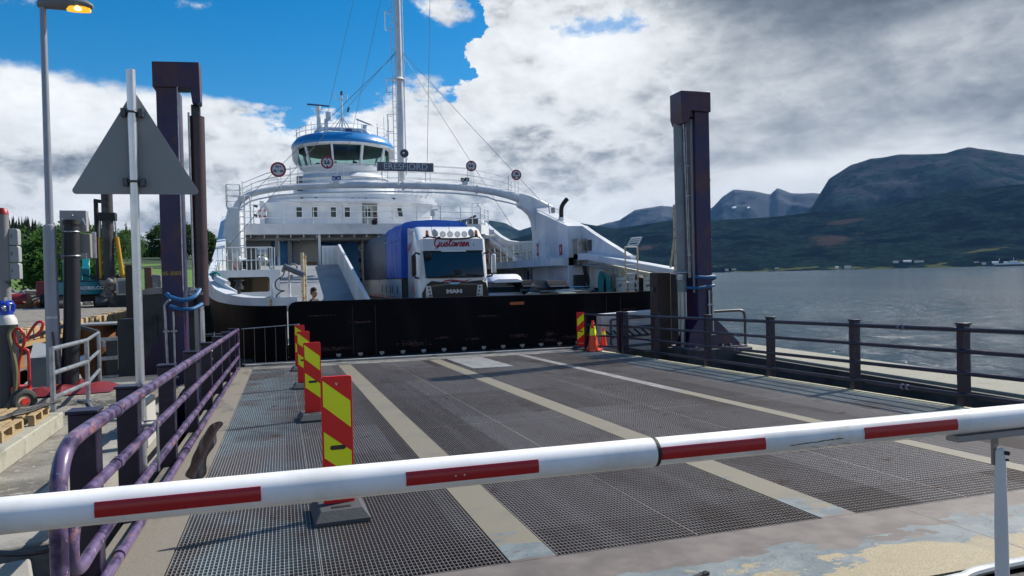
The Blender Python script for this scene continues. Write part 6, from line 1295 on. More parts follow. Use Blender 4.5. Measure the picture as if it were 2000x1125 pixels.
hoses([[(10.5, 17.4, 1.62), (10.8, 17.3, 1.60), (11.0, 17.33, 1.62), (11.14, 17.45, 1.60), (11.14, 17.6, 1.55)], [(10.30, 17.5, 1.34), (10.6, 17.35, 1.33), (10.9, 17.35, 1.37), (11.1, 17.45, 1.38)]], GR)
mb = MB(); mb.prism([(10.3, -.26), (10.35, .1), (10.62, .48), (11.14, .48), (11.95, -.26)], 'y', 17.46, 17.50); mb.prism([(17.5, -.26), (17.5, .45), (18.8, -.26)], 'x', 10.82, 10.88); mb.prism([(10.3, -.26), (10.62, .45), (11.1, .45), (11.95, -.26)], 'y', 18.12, 18.16); mb.obj('skirt_plate', GANTRY, GR, smooth=0)
MB().box(10.25, 12.05, 17.35, 18.9, -.30, -.26).obj('base_plate', mat('scuffed base plate', (.20, .18, .19), .5), GR, smooth=0)
mb = MB()
for x in (10.5, 11.3, 11.55, 11.85): mb.cyl((x, 17.4, -.26), (x, 17.4, -.20), .03, seg=8)
mb.obj('anchor_bolts', GALV, GR)
# ---- right-hand pier
t = T('quay_wall', 'low pale concrete quay wall running beside the ramp on the fjord side', 'quay wall', (12, 8, -.4))
m, nt, b, P = newmat('pale gritty concrete'); cv = mixc(nt, noisen(nt, P, 60, 5, .7).ss(.3, .7), (.24, .235, .19), (.36, .35, .29)); cv = mixc(nt, noisen(nt, P, 1.2, 5, .6).ss(.5, .7), cv, (.22, .22, .18))
nt.links.new(cv.s, b.inputs['Base Color']); b.inputs['Roughness'].default_value = .9; setbump(nt, b, noisen(nt, P, 70, 5, .7), .7, .02)
MB().prism([(11.7, -.41), (13.25, -.42), (13.4, -.6), (13.4, -5), (11.7, -5)], 'y', -6, 19.0).obj('wall_top', m, t, bev=.02)
MB().box(11.55, 11.698, -6, 19.0, -5, -.47).obj('wall_face', CONCD, t, smooth=0)
MB().box(10.1, 12.1, 17.2, 19.05, -5, -.302).obj('gantry_footing', CONCD, t, bev=.02)
MB().box(9.35, 11.55, -6, 17.2, -5, -1.25).obj('wall_footing', CONCD, t, smooth=0)
t = T('pipe_hoop', 'dark grey bent pipe handrail at the water edge right of the gantry', 'handrail', (12.8, 18.6, -.4))
MB().tube(crom([(11.2, 18.8, .58), (12.6, 18.8, .60), (12.85, 18.8, .59), (12.95, 18.8, .52), (12.98, 18.8, .3), (12.98, 18.8, -.42)], 5), .04, 10).obj('hoop', DKGREY, t)
t = T('fender_pile', 'square dark timber-faced pile between the ferry gate and the right gantry', 'fender pile', (10.1, 18.3, -2))
MB().box(9.86, 10.28, 18.3, 18.75, -4, 1.76).obj('pile', mat('wet rusty timber', (.045, .030, .026), .7, var=[((.11, .045, .025), 1.2, .5, .64, (1, 1, .5)), ((.03, .035, .035), 4, .55, .7, (1, 1, .2))]), t, bev=.02)
MB().box(10.285, 10.62, 18.5, 19.0, -4, 1.72).obj('concrete_backing', CONCD, t, bev=.02)
mb = MB(); mb.cyl((9.8, 18.5, 1.3), (9.86, 18.5, 1.3), .08, seg=10); mb.obj('bolt_head', DKGREY, t)
t = T('cream_post', 'slim cream steel post with a leaning brace behind the right gantry cylinder', 'post', (11.1, 19.5, 1))
mb = MB(); mb.tube([(11.12, 19.5, -.5), (11.12, 19.5, 3.75)], .045, 6); mb.obj('post', YRUST, t)
mb = MB(); mb.tube([(11.12, 19.5, 2.9), (10.95, 19.5, 1.9)], .03, 6); mb.obj('brace', YRUST, t)
t = T('white_machine_panel', 'white ribbed equipment panel with dark frame tubes behind the gate railing', 'panel', (10.4, 20.9, -.6))
mb = MB(); mb.prism([(9.34, -.62), (9.34, .52), (11.5, .60), (11.5, -.62)], 'y', 20.95, 21.3)
mb.obj('panel', mat('bluish white panel', (.55, .58, .62), .5, var=[((.45, .48, .50), 3, .5, .62)]), t, smooth=0, bev=.01)
mb = MB()
for z in (.1, .18, -.2, -.3): mb.box(9.6, 11.3, 20.935, 20.95, z, z + .012)
mb.obj('panel_grooves', mat('panel groove', (.35, .37, .40), .6), t, smooth=0)
mb = MB(); mb.tube([(11.5, 20.86, .42), (9.66, 20.86, .36), (9.62, 20.86, .30), (9.62, 20.86, -.42), (9.70, 20.86, -.50), (11.5, 20.86, -.44)], .04, 8); mb.tube([(11.5, 20.84, .14), (9.95, 20.84, .08), (9.88, 20.84, .0), (9.88, 20.84, -.14), (9.95, 20.84, -.2), (11.5, 20.84, -.14)], .035, 8); mb.obj('frame_tube', mat('dark blue grey tube', (.05, .07, .09), .5), t)
mb = MB()
for k in range(8): x = 9.42 + .235 * k; mb.beam((x, 20.78, -.0 + .012 * k), (x + .26, 20.78, -.22 + .012 * k), .02, .055)
mb.box(10.6, 10.95, 20.78, 20.82, .08, .13); mb.obj('slanting_bars', BLK, t, smooth=0)
# ================================================================== left quay furniture
# triangular sign seen from behind
S = T('warning_sign', 'triangular road sign seen from behind on a shiny pole beside the left railing', 'road sign', (-1.18, 7, -.5))
MB().tube([(-1.175, 7, -1.2), (-1.175, 7, 3.58)], .036, 24).obj('pole', ALU, S)
tri = []; ctr = Vector((-1.165, 2.84)); vz_ = [(-1.165, 3.42), (-1.675, 2.525), (-.655, 2.53)]
for i, v in enumerate(vz_):
    v = Vector(v); d = (ctr - v).normalized(); cc = v + d * .06; a0 = math.atan2(-d.y, -d.x)
    for k in range(-3, 4): tri.append((cc.x + .03 * math.cos(a0 + k * .33), cc.y + .03 * math.sin(a0 + k * .33)))
pl = MB().prism(tri, 'y', 7.045, 7.050).obj('sign_plate', mat('grey sign back', (.27, .28, .275), .55, .1), S, smooth=0)
big = [(ctr.x + (x - ctr.x) * 1.0, ctr.y + (z - ctr.y) * 1.0) for x, z in tri]
MB().prism(big, 'y', 7.051, 7.054).obj('sign_front', REDP, S, smooth=0)
small = [(ctr.x + (x - ctr.x) * .76, ctr.y + (z - ctr.y) * .76) for x, z in tri]
MB().prism(small, 'y', 7.0545, 7.056).obj('sign_face', mat('warning yellow', (.75, .55, .02), .4), S, smooth=0)
for z in (3.22, 2.63):
    mb = MB(); mb.tube([(-1.175 + .042 * math.cos(R(a)), 7 + .042 * math.sin(R(a)), z) for a in range(0, 360, 20)], .010, 6, closed=True); mb.box(-1.26, -1.225, 6.98, 7.045, z - .035, z + .03); mb.box(-1.125, -1.09, 6.98, 7.045, z - .035, z + .03); mb.box(-1.26, -1.09, 7.02, 7.045, z - .012, z + .012)
    mb.obj('clamp', mat('dark clamp', (.09, .095, .10), .45, .5), S)
mb = MB()
mb.tube([(-1.19, 6.92, .56), (-1.06, 6.92, .56)], .014, 6); mb.tube([(-1.19, 6.98, .585), (-1.05, 6.98, .585), (-1.05, 6.98, .15), (-1.15, 6.98, .15)], .012, 6)
mb.obj('rail_bracket', GALV, S)
mb = MB(); mb.tube([(-1.175, 7, -.3), (-1.175, 7, .25)], .0365, 16); mb.obj('red_sleeve', REDF, S) if False else None
MB().box(-1.225, -1.205, 6.98, 7.02, .05, .42).obj('red_tape', REDF, S)
# street lamp
L_ = T('street_lamp', 'tall grey street lamp with a lit amber lamp, left of the triangular sign', 'street lamp', (-3.68, 14.2, 0))
MB().tube([(-3.69, 14.2, -.1), (-3.69, 14.2, 2.62), (-3.69, 14.2, 2.78), (-3.685, 14.2, 2.8), (-3.68, 14.2, 6.45)], .1, 20, [.112, .098, .094, .060, .048]).obj('pole', mat('painted lamp pole', (.25, .28, .33), .4, .35, var=[((.35, .36, .38), 2, .5, .7, (1, 1, .4)), ((.22, .13, .10), 3, .68, .74)]), L_)
MB().cyl((-3.69, 14.2, 1.22), (-3.69, 14.2, 1.26), .108, seg=20).obj('collar', GALV, L_)
MB().tube(crom([(-3.66, 14.08, 1.0), (-3.60, 14.06, .3), (-3.64, 14.07, 0)], 5), .02, 6).obj('cable', BLK, L_)
mb = MB(); rings = []
for x, w_, h0, h1 in ((-3.76, .04, 6.42, 6.52), (-3.72, .08, 6.40, 6.58), (-3.5, .12, 6.40, 6.62), (-3.2, .15, 6.41, 6.62), (-3.0, .12, 6.43, 6.58), (-2.93, .05, 6.47, 6.53)):
    zc, hh = (h0 + h1) / 2, (h1 - h0) / 2; rings.append([(x, 14.2 + w_ * math.cos(R(a)), zc + hh * math.sin(R(a))) for a in range(0, 360, 30)])
mb.loft(rings); lh = mb.obj('lamp_head', mat('lamp housing', (.16, .17, .18), .4), L_)
am = bpy.data.materials.new('lit amber lamp'); am.use_nodes = True; bb = am.node_tree.nodes['Principled BSDF']; bb.inputs['Base Color'].default_value = (.8, .3, .02, 1); bb.inputs['Emission Color'].default_value = (1, .42, .03, 1); bb.inputs['Emission Strength'].default_value = .9
rings = []
for x, w_ in ((-3.32, .06), (-3.25, .12), (-3.12, .13), (-3.02, .10), (-2.97, .05)): rings.append([(x, 14.2 + w_ * math.cos(R(a)), 6.435 + .045 * math.sin(R(a))) for a in range(0, 360, 30)])
MB().loft(rings).obj('lamp_glass', am, L_)
am2 = am.copy(); am2.name = 'lamp filament'; am2.node_tree.nodes['Principled BSDF'].inputs['Emission Strength'].default_value = 5; am2.node_tree.nodes['Principled BSDF'].inputs['Emission Color'].default_value = (1, .75, .2, 1)
MB().ball((-3.14, 14.12, 6.425), .055, 10, 6, (1.2, 1, .7)).obj('bulb', am2, lh)
# black plastic pipe pole with cabinets
t = T('pipe_pole', 'thick black pipe pole carrying two grey cabinets, right of the street lamp', 'pole', (-3.46, 14.3, 0))
MB().tube([(-3.50, 14.3, -.1), (-3.42, 14.3, 1.2), (-3.385, 14.3, 2.84)], .125, 24, [.14, .13, .118]).obj('pipe', mat('black plastic pipe', (.010, .012, .017), .5, var=[((.022, .025, .03), 3, .5, .66, (1, 1, .3))], bump=(20, .2, .01)), t)
MB().cyl((-3.385, 14.3, 2.80), (-3.385, 14.3, 2.88), .135, seg=24).obj('pipe_cap', BLK, t)
c1 = MB().box(-3.60, -3.19, 14.45, 14.62, 2.70, 3.06).obj('cabinet', mat('grey cabinet back', (.30, .30, .30), .5), t, bev=.01)
c2 = MB().box(-3.59, -3.14, 14.45, 14.80, 2.24, 2.66).obj('cabinet', mat('olive grey cabinet back', (.24, .235, .215), .5), t, bev=.01)
MB().box(-3.15, -3.10, 14.6, 14.72, 2.24, 2.70).obj('cabinet_edge', GALV, c2)
mb = MB(); mb.box(-3.6, -3.2, 14.42, 14.45, 2.22, 2.32); mb.obj('mounting_strip', mat('pale strip metal', (.36, .37, .38), .5), t, smooth=0)
for z in (2.68, 2.27): MB().tube([(-3.395 + .132 * math.cos(R(a)), 14.3 + .13 * math.sin(R(a)), z) for a in range(0, 360, 20)], .010, 6, closed=True).obj('band', GALV, t)
mb = MB(); mb.tube([(-3.55, 14.42, 2.92), (-3.50, 14.4, 2.84)], .012, 6); mb.tube([(-3.24, 14.42, 2.92), (-3.20, 14.4, 2.80)], .012, 6); mb.ball((-3.395, 14.43, 2.97), .018, 8, 6); mb.obj('cabinet_screws', ALU, t)
# signal post at the left edge
t = T('signal_post', 'grey round post with a red cap and three stacked sign boxes, at the left edge', 'signal post', (-3.97, 13, 0))
MB().cyl((-3.99, 13, .0), (-3.99, 13, 2.86), .075, seg=20).obj('post', mat('dull grey post', (.20, .20, .20), .5), t)
MB().loft([[(-3.99 + r * math.cos(R(a)), 13 + r * math.sin(R(a)), z) for a in range(0, 360, 24)] for r, z in ((.078, 2.86), (.07, 2.92), (.04, 2.96))]).obj('cap', REDF, t)
MB().cyl((-3.985, 13, 1.55), (-3.985, 13, 1.86), .06, .075, seg=16).obj('rubber_boot', DKGREY, t)
for k in range(3):
    q = MB().prism([(-3.92, 2.40 - .26 * k), (-3.80 + .004 * k, 2.40 - .26 * k), (-3.795 + .004 * k, 2.43 - .26 * k), (-3.795 + .004 * k, 2.62 - .26 * k), (-3.815 + .004 * k, 2.645 - .26 * k), (-3.92, 2.65 - .26 * k)], 'y', 12.98, 13.12).obj('sign_box', mat('pale grey box', (.30, .32, .33), .5), t, bev=.008)
    text(str(3 - k) if k != 1 else '2', .07, (-3.885, 12.978, 2.53 - .26 * k), mat('black digit', (.03, .03, .03), .5), q, 'digit')
MB().box(-4.16, -4.08, 12.95, 13.1, 2.0, 2.6).obj('yellow_panel', mat('warning yellow', (.75, .55, .02)), t, bev=.01)
MB().box(-4.16, -4.06, 12.95, 13.1, 1.86, 2.0).obj('lower_box', mat('bluish box', (.30, .36, .45), .5), t, bev=.01)
# gas bottle on a red hand truck
t = T('gas_bottle', 'tall dark gas bottle with white shoulder and blue valve guard on the hand truck', 'gas bottle', (-3.68, 12.0, .08))
MB().loft([[(-3.68 + r * math.cos(R(a)), 12.0 + r * math.sin(R(a)), z) for a in range(0, 360, 18)] for r, z in ((.10, .06), (.13, .10), (.132, 1.24))]).obj('bottle', mat('scuffed dark bottle', (.022, .028, .04), .4, var=[((.10, .11, .12), 6, .62, .7)]), t)
MB().loft([[(-3.68 + r * math.cos(R(a)), 12.0 + r * math.sin(R(a)), z) for a in range(0, 360, 18)] for r, z in ((.133, 1.24), (.12, 1.32), (.08, 1.38), (.045, 1.40))]).obj('shoulder', mat('pale bottle shoulder', (.50, .50, .48), .5), t)
mb = MB(); mb.cyl((-3.68, 12, 1.38), (-3.68, 12, 1.43), .085)
for a in range(0, 360, 60): mb.tube([(-3.68 + .085 * math.cos(R(a)), 12 + .085 * math.sin(R(a)), 1.42), (-3.68 + .1 * math.cos(R(a)), 12 + .1 * math.sin(R(a)), 1.5), (-3.68 + .06 * math.cos(R(a)), 12 + .06 * math.sin(R(a)), 1.57)], .018, 6)
mb.tube([(-3.68 + .08 * math.cos(R(a)), 12 + .08 * math.sin(R(a)), 1.53) for a in range(0, 360, 30)], .02, 6, closed=True); mb.obj('valve_guard', mat('blue valve guard', (.01, .05, .42), .35), t)
mb = MB(); mb.cyl((-3.68, 12, 1.42), (-3.68, 12, 1.62), .02); mb.ball((-3.68, 11.9, 1.48), .03, 8, 6); mb.obj('valve', ALU, t)
t = T('hand_truck', 'red tubular hand truck with a pneumatic wheel holding the gas bottle', 'hand truck', (-3.5, 12.0, 0))
RH = mat('red hand truck paint', (.50, .03, .025), .35, var=[((.25, .03, .02), 6, .6, .7)])
MB().tube(crom([(-3.40, 11.9, .35), (-3.40, 11.9, .80), (-3.42, 11.9, .88), (-3.50, 11.9, .92), (-3.55, 11.9, 1.0), (-3.56, 11.9, 1.14), (-3.50, 11.9, 1.18), (-3.44, 11.9, 1.05), (-3.47, 11.9, .9), (-3.52, 11.9, .7), (-3.54, 11.9, .3)], 5), .020, 8).obj('frame', RH, t)
MB().tube(crom([(-3.44, 11.92, 1.0), (-3.36, 11.92, 1.16), (-3.28, 11.92, 1.26), (-3.22, 11.92, 1.25), (-3.24, 11.92, 1.15), (-3.32, 11.92, 1.07)], 5), .020, 8).obj('handle', RH, t)
MB().box(-3.62, -3.42, 11.85, 12.1, .12, .38).obj('axle_housing', RH, t, bev=.02)
MB().tube(crom([(-3.54, 11.84, 1.22), (-3.60, 11.82, 1.12), (-3.57, 11.82, .9), (-3.53, 11.82, .6), (-3.56, 11.82, .3), (-3.66, 11.80, .1), (-3.80, 11.78, -.0)], 5), .03, 6).obj('strap', mat('olive strap', (.16, .14, .07), .8), t)
wl = MB().tube([(-3.43 + .72 * .125 * math.cos(R(a)), 11.72 + .69 * .125 * math.cos(R(a)), .185 + .125 * math.sin(R(a))) for a in range(0, 360, 18)], .058, 10, closed=True).obj('wheel', mat('rubber tyre', (.035, .038, .036), .8, bump=(50, .6, .01)), t)
MB().cyl((-3.45, 11.74, .185), (-3.405, 11.695, .185), .085, seg=16).obj('rim', mat('cream rim', (.45, .33, .24), .5), wl)
MB().cyl((-3.41, 11.70, .185), (-3.39, 11.68, .185), .05, seg=10).obj('hub', RH, wl)
# grey guard rail
t = T('guard_rail', 'grey galvanised pipe guard rail round the two poles on the quay', 'guard rail', (-3, 13, 0))
c = [(-2.89, 11.04), (-2.81, 12.5), (-3.05, 14.4), (-3.95, 14.6)]
for i, (x, y) in enumerate(c[:2]): MB().tube([(x, y, 0), (x, y, .95)], .032, 10).obj('post', GALV, t)
for z in (.94, .62, .30):
    a, b_ = Vector((*c[0], z)), Vector((*c[1], z)); MB().tube([a, b_], .030, 10).obj('rail', GALV, t)
    MB().tube([b_, Vector((*c[2], z))], .026, 8).obj('rail', GALV, t)
MB().tube([(*c[2], 0), (*c[2], .95)], .03, 8).obj('post', GALV, t)
MB().tube([(-3.55, 14.7, 0), (-3.55, 14.7, 1.15)], .03, 8).obj('post', GALV, t)
MB().tube([(-5.2, 15.2, .55), (-3.55, 14.7, 1.1), (-3.05, 14.4, .95)], .035, 8).obj('rail', mat('dark pipe', (.10, .11, .12), .5, .3), t)
mb = MB(); mb.tube([(-2.55, 11.6, .02), (-2.81, 12.5, .02)], .02, 8); mb.tube([(-3.0, 12.7, .02), (-2.75, 12.45, .04)], .02, 8); mb.obj('foot_bar', GALV, t)
# concrete things on the quay
def block(label, x0, x1, y0, y1, z0, z1, m_=CONC, rz=0, name='concrete_block', grp='concrete blocks on the left quay'):
    cx_, cy_ = (x0 + x1) / 2, (y0 + y1) / 2
    o = MB().box(x0 - cx_, x1 - cx_, y0 - cy_, y1 - cy_, 0, z1 - z0).obj(name, m_, bev=.02); o.location = (cx_, cy_, z0); o.rotation_euler = (0, 0, R(rz)); return tag(o, label, 'concrete block', grp)
block('dark low concrete slab at the foot of the brown steel pile', -3.6, -2.3, 15.0, 16.6, -.62, -.38, CONCD)
block('dark concrete block stacked on the low slab beside the steel pile', -3.5, -2.2, 15.4, 16.9, -.38, -.12, CONCD)
block('small whitish concrete block standing just left of the railing', -1.80, -1.50, 9.3, 9.9, -.12, .42, mat('whitish concrete', (.42, .41, .38), .8))
block('raised concrete ledge between the kerb beam and the railing', -2.0, -1.62, 6.6, 11.6, -5, .03, CONC)
block('concrete block at the lower left corner, under the barrier arm', -2.15, -1.52, 5.35, 6.1, -.12, .12, CONC, 12)
block('sunlit concrete block in the lower left corner, nearest the camera', -1.95, -1.36, 4.35, 5.0, -.12, .14, CONC, 18)
k = MB(); k.obox((0, 0, 0), (.36, 5.4, .20)); k = k.obj('kerb_beam', mat('mossy pale concrete', (.33, .32, .26), .85, var=[((.20, .20, .15), 2.5, .5, .66), ((.42, .41, .36), 1.2, .55, .7)], bump=(25, .4, .02)), bev=.015); k.location = (-2.74, 7.75, .10); k.rotation_euler = (0, 0, R(1.5)); tag(k, 'long pale concrete kerb beam lying along the left quay, with pallets on it', 'kerb')
def pallet(label, x, y, z, rz, tilt):
    t = T('pallet', label, 'pallet', (x, y, z), rz, 'pallets on the left quay', local=True); t.rotation_euler = (R(tilt), 0, R(rz)); t.scale = (.62, .62, .8)
    for i in range(5): MB().box(-.4 + .17 * i, -.29 + .17 * i, -.6, .6, .125, .145).obj('top_board', TIMB, t)
    for i in range(3): MB().box(-.4, .4, -.6 + .55 * i, -.50 + .55 * i, .10, .125).obj('cross_board', TIMB, t)
    for i in range(3):
        for j in range(3): MB().box(-.4 + .35 * i, -.30 + .35 * i, -.6 + .55 * j, -.48 + .55 * j, .02, .10).obj('spacer', TIMB, t)
    for i in range(3): MB().box(-.4 + .35 * i, -.30 + .35 * i, -.6, .6, .0, .02).obj('bottom_board', TIMB, t)
pallet('wooden pallet lying on the kerb beam beside the hand truck wheel', -2.95, 9.85, .205, 4, 0)
pallet('nearer wooden pallet on the kerb beam at the left edge of the picture', -2.97, 8.95, .205, 2, 0)
mb = MB(); rg = random.Random(2)
for k in range(4):
    pts = [(-3.2 + .08 * i + rg.uniform(-.1, .1), 8.3 + .33 * i + rg.uniform(-.15, .15), .335 + .02 * rg.random()) for i in range(7)]; mb = MB(); mb.tube(crom(pts, 5), .016, 6)
    tag(mb.obj('cable', BLK), ['black cable draped across both wooden pallets', 'black cable curling over the pallet beside the hand truck', 'black cable crossing the nearer pallet', 'black cable trailing off the pallets towards the kerb'][k], 'cable', 'cables over the pallets')
mb = MB(); mb.tube(crom([(-2.6, 6.6, .02), (-2.3, 6.9, .03), (-1.9, 6.7, .04), (-1.75, 6.3, .05), (-1.45, 6.2, .04)], 6), .018, 6); tag(mb.obj('cable', BLK), 'looping black cable on the concrete just above the barrier arm, far left', 'cable')
mb = MB()
for k in range(4): mb.tube([(-2.45 + (.22 + .03 * k) * math.cos(R(a)), 6.35 + (.16 + .02 * k) * math.sin(R(a)), .02 + .012 * k) for a in range(0, 360, 20)], .014, 6, closed=True)
tag(mb.obj('cable_coil', BLK), 'coil of black cable on the quay at the left edge above the barrier arm', 'cable coil')
tag(MB().tube([(-3.2, 6.3, .03), (-2.1, 6.1, .03), (-1.6, 6.25, .04)], .03, 8).obj('green_pipe', mat('dark green pipe', (.01, .09, .06), .5)), 'dark green pipe lying on the quay by the cable coil', 'pipe')
tag(MB().tube(crom([(-2.3, 5.4, .14), (-1.9, 5.3, .16), (-1.6, 5.15, .15), (-1.45, 5.3, .1), (-1.5, 5.6, .05)], 6), .018, 6).obj('cable', mat('grey cable', (.06, .065, .07), .6)), 'grey cable looping between the two concrete blocks in the lower left corner', 'cable')
tag(MB().tube([(-1.16, 4.45, .42), (-1.12, 4.35, -.15)], .022, 10).obj('turquoise_pipe', mat('turquoise plastic', (.02, .30, .22), .4)), 'short turquoise plastic pipe standing behind the bent railing end', 'pipe')
mb = MB(); rg = random.Random(8); vs = []; fs = []
for i in range(13):
    for j in range(7): vs.append((-4.4 + i * .14, 13.2 + j * .14 + .03 * i, .015 + .28 * abs(noise.noise(Vector((i * .9, j * 1.1, 3)))) * (1 if 0 < i < 12 and 0 < j < 6 else .1)))
for i in range(12):
    for j in range(6): k = i * 7 + j; fs.append((k, k + 7, k + 8, k + 1))
tag(MB().add(vs, fs).obj('red_sheet', mat('dark red plastic sheet', (.16, .012, .018), .5)), 'crumpled dark red plastic sheet lying behind the guard rail', 'sheet')
tag(MB().obox((-4.75, 17.6, .28), (.5, .04, .62), (-25, 12, 8)).obj('white_board', mat('white board', (.6, .62, .60), .6)), 'white board leaning in the rubble behind the hand truck', 'board')
tag(MB().cyl((-4.3, 17.2, .12), (-3.9, 17.4, .22), .11, seg=14).obj('white_roll', mat('white cloth roll', (.60, .62, .64), .7)), 'small white roll lying beside the white board in the rubble', 'roll')
tag(MB().obox((-4.45, 16.6, .0), (.62, .05, .75), (-12, 0, 10)).obj('steel_sheet', mat('dark grey sheet', (.10, .11, .11), .5)), 'dark grey steel sheet leaning in the rubble left of the street lamp', 'sheet')
# work bridge
WB = T('work_bridge', 'timber mat work bridge on rusty steel girders reaching to the excavator', 'work bridge', (-9, 34, -2))
MB().box(-24, -7.25, 21.6, 52, .30, .56).obj('mat_deck', TIMBG, WB, smooth=0)
rg = random.Random(11)
for k in range(46):
    y = 21.7 + k * .66
    MB().box(-7.25, -6.93 + rg.uniform(-.05, .05), y + .02, y + rg.uniform(.34, .56), .22, .58 + rg.uniform(-.03, .02)).obj('timber_end', TIMB, WB, bev=.02)
MB().box(-7.5, -6.85, 21.6, 52, .10, .20).obj('edge_board', mat('raw edge board', (.35, .22, .10), .8), WB, smooth=0)
mb = MB(); mb.box(-7.45, -6.95, 21.6, 52, .04, .10); mb.box(-7.22, -7.17, 21.6, 52, -.5, .04); mb.box(-7.45, -6.95, 21.6, 52, -.56, -.5); mb.obj('edge_girder', mat('grey and rust girder', (.16, .15, .14), .6, var=[((.26, .12, .04), 1.5, .46, .58)]), WB, smooth=0)
for y in (23.5, 37, 44.5): MB().cyl((-8.3, y, -4), (-8.3, y, .04), .5, seg=24).obj('pile', RUST, WB)
mb = MB(); mb.box(-8.6, -6.6, 29.6, 30.2, -.1, .03); mb.obj('cross_girder', RUST, WB, smooth=0)
t = T('steel_pile', 'thick rust-brown steel pipe pile with a flat grey plate on top', 'pile', (-6.43, 30, -4))
MB().cyl((-6.43, 30, -4), (-6.43, 30, .36), .62, seg=40).obj('pipe', RUST, t)
MB().box(-7.1, -5.5, 29.2, 30.8, .36, .42).obj('cap_plate', mat('pale plate', (.34, .34, .33), .5, .3), t, smooth=0)
MB().box(-6.10, -5.96, 29.40, 29.43, -.42, -.22).obj('paper_label', WHITE2, t, smooth=0)
t = T('steel_beam', 'rusty steel beam end sticking out right of the brown pile', 'beam', (-5.5, 31, -.5))
MB().box(-5.78, -4.4, 30.8, 31.2, -.10, .04).obj('flange', mat('grey and rust girder', (.16, .15, .14)), t); MB().box(-5.78, -4.4, 30.98, 31.02, -.4, -.10).obj('web', RUST, t, smooth=0)
t = T('pipe_rack', 'dark rack with pale cross pipes between the steel pile and the gantry foot', 'rack', (-4.2, 24, -2))
mb = MB(); mb.box(-4.9, -4.6, 24, 24.2, -3, .2); mb.box(-3.9, -3.75, 24, 24.2, -3, .1); mb.obj('rack_post', DKGREY, t, smooth=0)
for z in (.2, -.35, -.9, -1.3): MB().beam((-5.0, 23.9, z), (-3.9, 23.9, z + .05), .08, .1).obj('cross_pipe', GALV, t)
t = T('timber_post', 'tall dark square timber post left of the sign pole base', 'post', (-3.85, 22, 0)); MB().box(-3.96, -3.72, 21.9, 22.2, -2, 2.28).obj('post', mat('old brown timber', (.06, .045, .035), .85, var=[((.11, .09, .07), 3, .5, .7, (1, 1, .2))]), t, bev=.01); MB().box(-3.98, -3.70, 21.88, 22.22, 2.28, 2.33).obj('cap', TIMB, t)
t = T('timber_post', 'shorter brown timber post with a rough grey stone block beside it, behind the sign pole', 'post', (-3.3, 22, 0)); MB().box(-3.50, -3.32, 21.9, 22.1, -2, 2.22).obj('post', mat('reddish timber', (.16, .09, .06), .85), t, bev=.01); MB().box(-3.32, -3.08, 21.9, 22.1, 1.0, 2.02).obj('rough_block', ROCK, t, bev=.03)
for i, (a, lb) in enumerate(((-9.6, 'left'), (-8.7, 'right'))):
    x, y = 52 * math.sin(R(a)), 52 * math.cos(R(a)); t = T('marker_stake', lb + ' one of two thin pale stakes in the grass behind the pier', 'stake', (x, y, .2), 0, 'pale stakes in the grass'); MB().box(x - .06, x + .06, y - .06, y + .06, 0, 2.1).obj('stake', mat('pale stake', (.45, .45, .38), .7), t)
# excavator
KB = mat('excavator turquoise', (.012, .20, .24), .35)
E_ = T('excavator', 'turquoise tracked excavator with white lettering on its counterweight, beside the drill rig', 'excavator', (-10.9, 48, .58), 12, local=True)
mb = MB(); o_ = []
for a in range(0, 181, 20): o_.append((-1.22 * math.cos(R(a)) * 1.0, -.55 * math.sin(R(a)) - .75))
mb.loft([[(x, y, z) for x, y in [(-1.25, .4)] + o_ + [(1.25, .4)]] for z in (.70, .78, 1.36, 1.42)]); cw = mb.obj('counterweight', KB, E_, bev=.03, smooth=40)
text('KOBELCO', .245, (.48, -1.325, 1.06), WHITE2, cw, 'lettering', bold=.004, sx=1.08)
MB().box(.98, 1.18, -1.15, -1.1, .85, 1.2).obj('warning_sticker', mat('sticker yellow', (.5, .38, .06), .5), cw, smooth=0)
MB().box(-1.2, 1.2, -.9, 1.2, 1.42, 1.52).obj('engine_cover', mat('dark teal cover', (.012, .06, .07), .4), E_, bev=.03)
MB().box(-1.2, 1.2, .4, 2.0, .75, 1.40).obj('house', KB, E_, bev=.04)
MB().prism([(.5, 1.4), (.5, 2.55), (.8, 2.65), (1.8, 2.6), (2.1, 1.4)], 'x', -.98, -.3).obj('cab', KB, E_, bev=.04)
bo = MB().prism([(1.0, 1.5), (.9, 2.2), (1.4, 2.85), (2.6, 3.0), (5.2, 2.2), (5.1, 1.9), (2.6, 2.5), (1.6, 2.2), (1.5, 1.5)], 'x', -.02, .38).obj('boom', KB, E_, bev=.03)
mb = MB(); mb.cyl((-.05, .9, 1.5), (-.05, 1.0, 2.3), .07); mb.tube(crom([(-.3, .8, 1.5), (-.35, .7, 2.2), (-.25, 1.0, 2.6), (-.2, 1.6, 2.7)], 4), .04, 6); mb.obj('boom_hoses', mat('teal hose', (.02, .17, .2), .5), bo)
for s in (-1, 1):
    mb = MB(); pf = [(-1.75, .25), (-1.6, .05), (-1.35, 0), (1.55, 0), (1.8, .05), (1.95, .25), (1.8, .5), (1.55, .58), (-1.35, .58), (-1.6, .5)]
    mb.prism(pf, 'x', s * .62, s * 1.2); tk = mb.obj('track', mat('muddy track steel', (.12, .11, .10), .7), E_, bev=.02)
    for k in range(16):
        MB().box(min(s * .6, s * 1.22), max(s * .6, s * 1.22), -1.5 + .2 * k, -1.38 + .2 * k, .575, .61).obj('track_shoe', MATS['muddy track steel'], tk)
MB().box(-.9, .9, -.6, .8, .3, .72).obj('undercarriage', BLK, E_)
